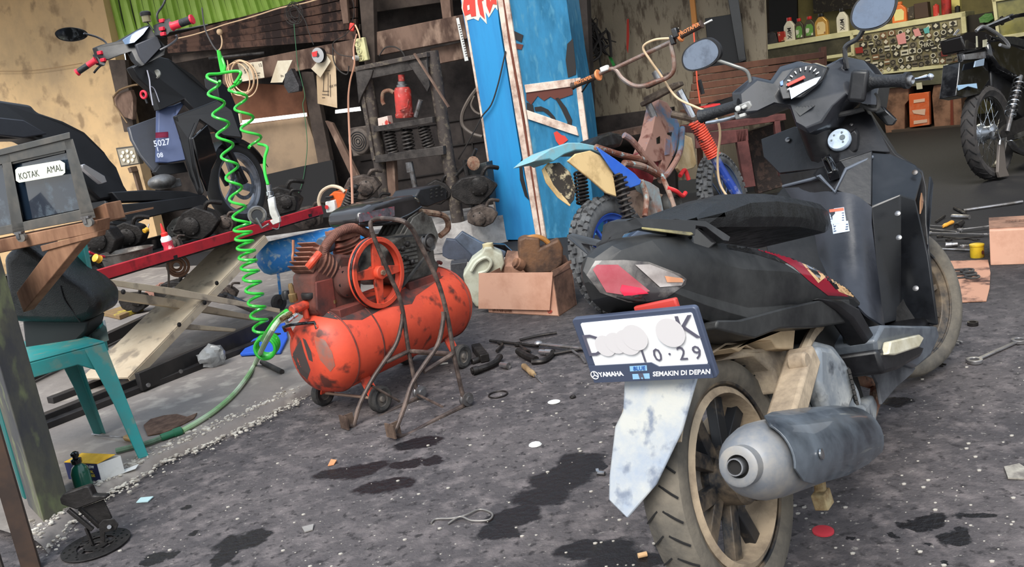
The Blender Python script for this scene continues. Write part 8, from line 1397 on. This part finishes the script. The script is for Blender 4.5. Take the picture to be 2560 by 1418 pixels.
mb = MB(); mb.cyl(K0(273, 1318, -.022), K0(273, 1318, .03), .006, n=10); mb.build('pivot_bolt', STEEL, sdk); mb = MB(); mb.bar(K0(215, 1320), K0(236, 1372), .010, .006); mb.build('leg', DSTEEL, sdk)
# clear bag, blue cloth, hose and pipe by the lift
mb = MB(); p = G(535, 915, .036); mb.sph(p+V(0, 0, .05), (.07, .05, .055), 18, 10)
for v in mb.b.verts: v.co += noise.noise_vector(v.co*28)*.02; v.co.z = max(v.co.z, .037)
single(mb, 'plastic_bag', mat('cloudy_clear_bag', srgb(170, 172, 172), .25, dirt=srgb(112, 112, 112), scale=16, amt=.45, alpha=.62, coat=.4, sharp=.2), 'crumpled clear plastic bag on the slab in front of the lift base', 'bag', ang=25)
mb = MB(); P = [G(u, v, .038) for u, v in ((600, 892), (640, 850), (690, 822), (715, 815), (720, 850), (705, 885), (650, 890))]; mb.prism(P, (0, 0, .02)); mb.jitter(.012, 12); single(mb, 'blue_cloth', mat('blue_cloth', srgb(34, 86, 190), .8, bump=.3), 'blue cloth with a red hem lying behind the end of the compressor tank', 'cloth', bevel=.006)
mb = MB(); mb.cyl(G(655, 905, .05), G(705, 930, .045), .012, n=12); single(mb, 'rubber_pipe', RUBD, 'short black pipe on the slab beside the green hose rings', 'pipe')
HG = mat('green_coil_hose', srgb(44, 186, 52), .3, coat=.3); HW = mat('milky_green_hose', srgb(132, 176, 120), .35, dirt=srgb(196, 206, 184), scale=14, amt=.4, stretch=(.4, .4, .4))
# green spiral air hose
hs = thing('spiral_air_hose', 'bright green spiral air hose hanging in two strands in front of the lift', 'air hose', G(660, 890, .036))
def spiral(cl, amp, turns, r, nm, ampl2=None):
    """cl: list of (u,v,Y) centre line; hose swings round it"""
    P = catmull([D(u, v, Y) for u, v, Y in cl], 14); n = len(P); L_ = [0]
    for a, b in zip(P, P[1:]): L_.append(L_[-1]+(b-a).length)
    out = []; T = int(turns*14)
    for i in range(T+1):
        s_ = L_[-1]*i/T; j = max(k for k in range(n) if L_[k] <= s_+1e-9); j = min(j, n-2); f_ = (s_-L_[j])/max(1e-9, L_[j+1]-L_[j]); c = P[j].lerp(P[j+1], f_); t = 2*math.pi*i/14; am = amp+((ampl2 if ampl2 is not None else amp)-amp)*i/T
        out.append(c+V(1, 0, 0)*am*math.cos(t)+V(0, 1, 0)*am*math.sin(t))
    mb = MB(); mb.tube(out, r, 8); return mb.build(nm, HG, hs)
def ph(pts, nm, r=.0075, k=6): mb = MB(); mb.tube([D(u, v, Y) for u, v, Y in pts], r, 8, k); return mb.build(nm, HG, hs)
spiral([(532, 205, 4.3), (548, 280, 4.25), (562, 350, 4.2), (580, 430, 4.15), (592, 500, 4.1), (604, 560, 4.0)], .034, 7, .007, 'spiral_strand')
spiral([(604, 560, 4.0), (618, 640, 3.85), (632, 710, 3.75), (645, 780, 3.7), (655, 835, 3.68)], .040, 10, .007, 'spiral_strand', .034)
spiral([(583, 200, 4.35), (600, 250, 4.3), (620, 315, 4.3), (642, 366, 4.28)], .036, 3.5, .007, 'spiral_strand', .040)
ph([(548, 128, 4.4), (554, 160, 4.4), (556, 182, 4.38), (522, 186, 4.34), (520, 196, 4.32), (546, 208, 4.3)], 'top_loop'); ph([(556, 182, 4.38), (590, 178, 4.36), (602, 182, 4.35), (596, 196, 4.35), (586, 210, 4.33)], 'top_loop')
ph([(646, 360, 4.26), (668, 368, 4.2), (662, 395, 4.15), (662, 430, 4.1), (670, 462, 4.05)], 'drop_hose')
ph([(545, 126, 4.42), (549, 150, 4.41), (556, 182, 4.39), (562, 168, 4.39), (552, 140, 4.41)], 'knot')
for k in range(4): mb = MB(); mb.torus(D(662, 872, 3.62)+V(.003*k, .012*k, .004*k), V(.1*k-.1, -1, .12), .046, .0075, 32, 8); mb.build('coil_ring', HG, hs)
mb = MB(); mb.tube([D(505, 20, 4.6), D(512, 70, 4.5), D(530, 110, 4.45), D(543, 128, 4.42)], .004, 6, 4); single(mb, 'hanging_wire', BW, 'dark wire that holds up the green spiral hose', 'wire')
mb = MB(); mb.tube([A(550, 82, .16), A(555, 100, .18), A(553, 118, .2), A(545, 128, .2)], .008, 7, 4); mb.sph(A(549, 80, .17), .03, 10, 6); single(mb, 'wire_hook', CRM, 'cream wire hook with a round cap on the planks above the spiral hose', 'hook')
# blow gun and throttle body on the rail
bg = thing('blow_gun', 'white air blow gun hanging from the green hose over the red rail', 'air gun', D(685, 550, 4.1)); Yb = 4.03
b4 = lambda u, v, o=0.0: D(u, v, Yb+o)
mb = MB(); mb.prism([b4(u, v) for u, v in ((668, 498), (684, 492), (688, 520), (698, 545), (682, 552), (674, 535))], V(0, .03, 0)); mb.build('body', WHITE, bg, bevel=.004); mb = MB(); mb.prism([b4(u, v) for u, v in ((674, 552), (698, 542), (700, 556), (682, 563))], V(0, .03, 0)); mb.build('head', WHITE, bg, bevel=.003)
mb = MB(); mb.lathe(b4(671, 462, .015), b4(676, 496, .015)-b4(671, 462, .015), [(.012, 0), (.012, .03), (.017, .032), (.017, .05), (.012, .055), (.012, .07)], 12); mb.build('connector', CHROME, bg); mb = MB(); mb.tube([b4(672, 560, .01), b4(655, 570, .01), b4(640, 545, .01)], .006, 8); mb.tube([b4(700, 552, .01), b4(696, 572, .01), b4(680, 570, .01)], .003, 6, 3); mb.build('trigger', STEEL, bg, )
tb9 = thing('throttle_body', 'round open-mouthed throttle body clamped at the lift rail', 'engine part', D(645, 552, 4.2)); c = D(643, 538, 4.2); dn_ = V(.25, -1, .15)
mb = MB(); mb.annulus(c, dn_, [(.028, -.04), (.036, -.04), (.036, .0), (.040, .0), (.040, .012), (.028, .012)], 28); mb.build('body', ALU, tb9); mb = MB(); mb.lathe(c-Vector(dn_).normalized()*.01, dn_, [(.027, -.001), (.027, 0)], 20); mb.build('bore', BLK2, tb9); mb = MB(); mb.torus(c, dn_, .043, .004, 28, 6); mb.build('clamp_ring', STEEL, tb9)
# big hose off the compressor to the yard edge
mb = MB(); mb.tube([K.w(*K.y(722, 785, -.02)), D(700, 800, 3.05), D(672, 840, 3.1), G(640, 905, .06), G(620, 940, .05), G(585, 985, .047), G(540, 1025, .047), G(495, 1055, .047), G(455, 1078, .047)], .011, 9, 6); single(mb, 'air_hose', HW, 'milky green air hose running from the compressor down across the slab', 'air hose')
mb = MB(); mb.tube([K.w(*K.y(716, 778, .02)), D(690, 800, 3.15), D(668, 830, 3.2), D(655, 850, 3.4)], .009, 8, 6); single(mb, 'air_hose', HG, 'short bright green hose tail between the compressor and the hose rings', 'air hose')
mb = MB(); mb.lathe(G(455, 1076, .05), G(410, 1092, .05)-G(455, 1076, .05), [(.011, 0), (.017, .004), (.017, .03), (.014, .034), (.014, .075), (.012, .08)], 12); single(mb, 'hose_joint', mat('dark_green_joint', srgb(26, 98, 66), .5), 'dark green ribbed joint on the hose near the chair leg', 'hose joint')
mb = MB(); mb.tube([G(410, 1092, .048), G(370, 1108, .048), G(330, 1118, .048), G(290, 1128, .048)], .011, 8, 4); single(mb, 'air_hose', mat('dull_green_hose', srgb(96, 122, 98), .5, dirt=srgb(70, 88, 72), scale=14), 'dull green hose end running behind the chair leg to the carton', 'air hose')
# small blue compressor behind
bc = thing('air_compressor', 'small blue air compressor tank on wheels under the end of the red rail', 'air compressor', G(690, 715, .036)); Ya = 5.2; ba = D(668, 648, Ya); bb = ba+V(.55, .42, .0)
mb = MB(); dv = (bb-ba); mb.lathe(ba, dv, [(.01, -.06), (.05, -.052), (.085, -.03), (.102, 0), (.105, .05), (.105, dv.length-.05), (.08, dv.length+.02), (.01, dv.length+.04)], 36); mb.build('tank', mat('blue_tank', srgb(38, 130, 206), .4, dirt=srgb(96, 160, 204), scale=9, amt=.35, dcol2=srgb(176, 196, 206)), bc)
for P in ((ba+V(.02, -.02, 0)), (ba+V(.22, .1, 0))):
    mb = MB(); q = V(P.x, P.y, .085); mb.annulus(q, (1, -.8, 0), [(.022, -.014), (.05, -.014), (.05, .014), (.022, .014)], 24); mb.build('wheel', RUBD, bc); mb = MB(); mb.lathe(q, (1, -.8, 0), [(.022, -.01), (.022, .01)], 14); mb.build('hub', DSTEEL, bc)
mb = MB(); mb.bar(ba+V(.05, 0, -.08), V(ba.x+.03, ba.y, .085), .03, .01); mb.build('leg', mat('blue_tank', (0, 0, 0)), bc)
# ---- things lying on the lift table
lt = lambda u, v, y=.12: Lf.w(*Lf.y(u, v, y))
pn = thing('steel_basin', 'dented steel basin half full of dark oil on the lift table', 'basin', lt(320, 650, .17)); c = lt(322, 652, .19); c.z = .575
mb = MB(); mb.lathe(c, (0, 0, 1), [(.10, 0), (.112, .008), (.122, .07), (.128, .072), (.128, .076), (.118, .074), (.106, .03), (.01, .028)], 40); mb.build('bowl', mat('dented_steel_bowl', srgb(158, 154, 148), .35, .8, dirt=srgb(92, 84, 78), scale=8, amt=.5), pn)
gl = thing('glue_bottle', 'white bottle with red nozzle and red label standing at the red rail', 'bottle', lt(425, 622, .03)); c = lt(424, 622, .035); c.z = .60; tp = lt(404, 566, .035); Hg = .135
ax_ = (tp-c).normalized()
mb = MB(); mb.lathe(c, ax_, [(.024, 0), (.026, .004), (.026, .02), (.022, .035), (.026, .05), (.026, .075), (.018, .088), (.012, .09)], 24); mb.build('body', mat('glue_white', srgb(228, 228, 232), .4), gl); mb = MB(); mb.lathe(c+ax_*.088, ax_, [(.017, 0), (.017, .014), (.010, .02), (.004, .062), (.002, .066)], 18); mb.build('nozzle', mat('nozzle_red', srgb(224, 50, 44), .4), gl); mb = MB(); mb.lathe(c+ax_*.022, ax_, [(.0268, 0), (.0235, .013), (.0268, .028), (.0268, .04)], 24, cap=False); mb.build('label', mat('label_crimson', srgb(206, 60, 80), .5, dirt=srgb(232, 190, 190), scale=30, amt=.3, sharp=.02), gl)
screwdriver(lt(362, 588, .25)+V(0, 0, .02), lt(372, 582, .25)+V(0, 0, .02), lt(372, 560, .25), mat('yellow_handle', srgb(226, 170, 50), .4), 'yellow-handled screwdriver standing behind the steel basin'); screwdriver(lt(236, 644, .14), lt(252, 650, .14), lt(268, 652, .14), mat('yellow_handle', (0, 0, 0)), 'tan-yellow screwdriver lying left of the steel basin', None, .02)
mb = MB(); mb.tube([lt(222, 630, .2), lt(240, 638, .2), lt(262, 642, .2)], .006, 7, 3); single(mb, 'red_pliers', mat('red_tool', (0, 0, 0)), 'red-handled pliers left of the steel basin on the lift', 'pliers')
for k, (u, v, y, s, m, lab) in enumerate(((250, 605, .38, .26, GD, 'black finned cover on the left end of the lift table'), (320, 590, .40, .22, GD, 'black slotted casting behind the steel basin'), (505, 600, .30, .26, GD, 'black bowl-shaped air box under the black scooter'), (565, 590, .2, .16, GA, 'grey bracket casting right of the black air box'), (470, 588, .42, .2, mat('cast_aluminium', (0, 0, 0)), 'aluminium crankcase half behind the glue bottle'), (720, 545, .30, .2, GD, 'black carburettor body on the right end of the lift table'), (440, 625, .15, .1, GA, 'small greasy bracket right of the glue bottle'))):
    p = lt(u, v, y); p.z = max(p.z, .585+s*.36); casting('engine_part', lab, 'engine part', p, s, m, 60+k)
for k, (a, b, y, m, lab) in enumerate((((385, 600), (385, 622), .3, DT, 'black upright bar behind the glue bottle'), ((430, 580), (520, 560), .35, DT, 'long black link arm lying across the lift table'), ((470, 612), (520, 602), .1, mat('red_hose', (0, 0, 0)), 'thin red lead on the lift table near the rail'), ((225, 640), (262, 682), .2, DT, 'thick black bar at the left end of the tray'))):
    mb = MB(); mb.bar(lt(*a, y), lt(*b, y), .02 if k != 2 else .006, .012 if k != 2 else .006); single(mb, 'steel_bar' if k != 2 else 'red_lead', m, lab, 'bar' if k != 2 else 'wire')
# under the lift
for k, (u, v, s, m, lab) in enumerate(((430, 700, .26, GD, 'dark engine casting below the red rail'), (330, 720, .22, GD, 'black scrap casting under the lift near the chair'), (380, 690, .15, mat('dirty_pink', srgb(150, 110, 96), .8), 'pinkish scrap block under the left half of the lift'), (560, 690, .16, GA, 'grey casting under the lift beside the wide arm'))):
    p = G(u, v, .035); q = D(u, v, p.y*.82); q.z = max(q.z, .035+s*.36); casting('engine_part', lab, 'engine part', V(q.x, q.y, .035+s*.37), s, m, 80+k)
mb = MB(); c = D(445, 665, 4.6); mb.torus(c, V(.2, -1, .1), .055, .008, 30, 6); mb.torus(c+V(0, -.01, 0), V(.1, -1, 0), .04, .008, 26, 6); mb.torus(c+V(0, -.02, .005), V(.3, -1, 0), .025, .008, 22, 6); single(mb, 'rope_coil', mat('brown_rope', srgb(130, 96, 76), .8), 'coil of brown rope under the red rail', 'rope')
mb = MB(); mb.tube([D(u, v, 4.5) for u, v in ((418, 660), (422, 690), (420, 725))], .006, 7, 3); single(mb, 'grey_cable', mat('grey_hose', (0, 0, 0)), 'grey cable hanging below the red rail near the rope coil', 'cable')
mb = MB(); mb.prism([G(u, v, .037) for u, v in ((258, 790), (330, 768), (360, 776), (300, 800))], (0, 0, .03)); single(mb, 'wood_offcut', mat('yellow_brown_offcut', srgb(130, 104, 70), .8, dirt=srgb(196, 176, 60), scale=10, amt=.3, sharp=.05), 'brown and yellow offcut under the left half of the lift', 'offcut', bevel=.003)
# ---- right-hand floor: carton, card, can, tools
cb1, cb2 = G(2476, 664), G(2590, 660); nrm_ = V(-(cb2-cb1).y, (cb2-cb1).x, 0).normalized(); bxx = thing('cardboard_box', 'closed pale pink cardboard box on the floor at the right edge', 'box', (cb1+cb2)/2)
e1_ = D(2470, 578, cb1.y)-cb1; hh_ = V(0, 0, e1_.z)
mb = MB(); P = [cb1, cb2, cb2+nrm_*.3, cb1+nrm_*.3]; mb.prism(P, hh_); mb.build('carton', CARD, bxx, bevel=.003)
mb = MB(); mb.prism([cb1+hh_+nrm_*.04, cb2+hh_+nrm_*.04, cb2+hh_+nrm_*.26+V(0, 0, .01), cb1+hh_+nrm_*.26+V(0, 0, .01)], (0, 0, .004)); mb.build('top_flap', CARDD, bxx)
mb = MB(); text(mb, 'OLI MESIN', cb1.lerp(cb2, .75)+hh_+nrm_*.14+V(0, 0, .016), cb2-cb1, nrm_, .03, .0005); mb.build('lettering', mat('brown_print', (0, 0, 0)), bxx)
mb = MB(); P = [G(u, v, .003) for u, v in ((2368, 655), (2470, 652), (2476, 684), (2474, 722), (2466, 754), (2370, 758), (2362, 700))]; mb.prism(P, (0, 0, .005)); single(mb, 'cardboard_sheet', mat('oily_cardboard', srgb(178, 132, 108), .85, dirt=srgb(80, 56, 48), scale=7, amt=.4, sharp=.06), 'oil-soaked flat cardboard sheet behind the scooter front wheel', 'cardboard')
for k, (u, v, r) in enumerate(((2400, 688, .05), (2394, 680, .045), (2418, 676, .026), (2424, 684, .026), (2430, 692, .028))): mb = MB(); mb.torus(G(u, v, .012+.004*k), (0, 0, 1), r, .005, 24, 6); single(mb, 'rubber_ring', RUBD, ('large black ring lying lowest on the cardboard sheet', 'large black ring lapped over the other large one on the cardboard', 'small black ring nearest the large rings on the cardboard', 'middle one of the three small black rings on the cardboard', 'outermost small black ring on the cardboard sheet')[k], 'ring', 'black rings on the cardboard')
yc = thing('yellow_can', 'yellow printed oil filter can on the floor left of the pink box', 'can', G(2443, 643)); p = G(2443, 643); hc_ = (D(2446, 610, p.y)-p).z
mb = MB(); mb.lathe(p, (0, 0, 1), [(.030, 0), (.031, .003), (.031, hc_*.85), (.033, hc_*.88), (.033, hc_), (.028, hc_+.002)], 24); mb.build('can', mat('yellow_paint', srgb(214, 178, 40), .4, dirt=srgb(150, 120, 36), scale=14, amt=.3), yc); mb = MB(); mb.prism([p+V(x, -.0315, z) for x, z in ((.005, hc_*.3), (.015, hc_*.3), (.018, hc_*.45), (.01, hc_*.6), (.004, hc_*.5))], V(0, -.001, 0)); mb.build('emblem', mat('can_print', srgb(80, 40, 30), .5), yc)
GR2 = 'tools on the dark floor right of the scooter'
wrench(G(2436, 902, .008), G(2548, 852, .008), .017, BT, 'large ring spanner lying alone at the right edge of the floor', GR2, 'ring'); wrench(G(2322, 842, .008), G(2392, 856, .008), .012, BT, 'bright open spanner emerging behind the scooter front wheel', GR2); wrench(G(2330, 908, .008), G(2352, 912, .008), .010, DT, 'short dark spanner end just below the front wheel', GR2)
mb = MB(); mb.annulus(G(2432, 810, .006), (0, 0, 1), [(.012, -.006), (.019, -.006), (.019, .008), (.012, .008)], 18); single(mb, 'nut_ring', DT, 'small round bushing on the floor under the cardboard sheet', 'bushing', GR2)
rodt([G(2408, 526, .01), G(2520, 510, .012), G(2556, 504, .014)], .010, 'torque_bar', BT, 'long chrome bar at the back of the right-hand tools', 'tool', GR2); rodt([G(2386, 520, .01), G(2414, 534, .01)], .010, 'tee_handle', DT, 'short dark tee handle crossing the end of the long chrome bar', 'tool', GR2)
rodt([G(2380, 541, .012), G(2424, 543, .012)], .014, 'ratchet', BT, 'ratchet handle lying above the orange screwdriver', 'ratchet', GR2); rodt([G(2340, 555, .01), G(2362, 540, .012)], .007, 'angle_tool', DT, 'dark angled arm left of the ratchet handle', 'tool', GR2)
screwdriver(G(2382, 555, .012), G(2358, 566, .012), G(2312, 563, .008), mat('orange_handle', srgb(230, 160, 60), .4), 'orange-handled screwdriver among the right-hand tools', GR2); hex_socket(G(2392, 566, .015), G(2406, 556, .018), .018, 'socket', DT, 'black socket facing the camera beside the orange handle', 'socket', GR2); hex_socket(G(2364, 613, .014), G(2394, 611, .014), .015, 'socket', BT, 'bright deep socket left of the yellow can', 'socket', GR2)
for k, (a, b, m, lab) in enumerate((((2318, 572), (2396, 580), BT, 'long spanner just below the orange screwdriver'), ((2322, 582), (2466, 586), BT, 'longest spanner running toward the pink box'), ((2400, 574), (2468, 566), BT, 'bright spanner rising toward the pink box'), ((2350, 592), (2440, 600), DT, 'dull spanner in front of the longest one'), ((2372, 600), (2450, 592), DT, 'dark spanner crossing above the bright socket'), ((2408, 616), (2432, 612), BT, 'short bright spanner beside the yellow can'))): wrench(G(*a, .010+.006*k), G(*b, .010+.006*k), .011, m, lab, GR2)
rodt([G(2340, 622, .008), G(2432, 626, .008)], .006, 'thin_rod', BT, 'thin straight rod behind the yellow can', 'tool', GR2)
mb = MB(); mb.lathe(G(2484, 443, .001), (0, 0, 1), [(.016, 0), (.01, .01)], 7); single(mb, 'pebble', WHITE, 'pale pebble on the floor below the black motorcycle', 'pebble')
mb = MB(); P = [G(u, v, .002) for u, v in ((2510, 1170), (2548, 1162), (2575, 1180), (2560, 1200), (2520, 1198))]; mb.prism(P, (0, 0, .004)); single(mb, 'lime_patch', mat('dried_lime', srgb(166, 160, 148), .9, dirt=srgb(110, 104, 98), scale=20), 'patch of dried pale lime at the right edge of the yard', 'patch')
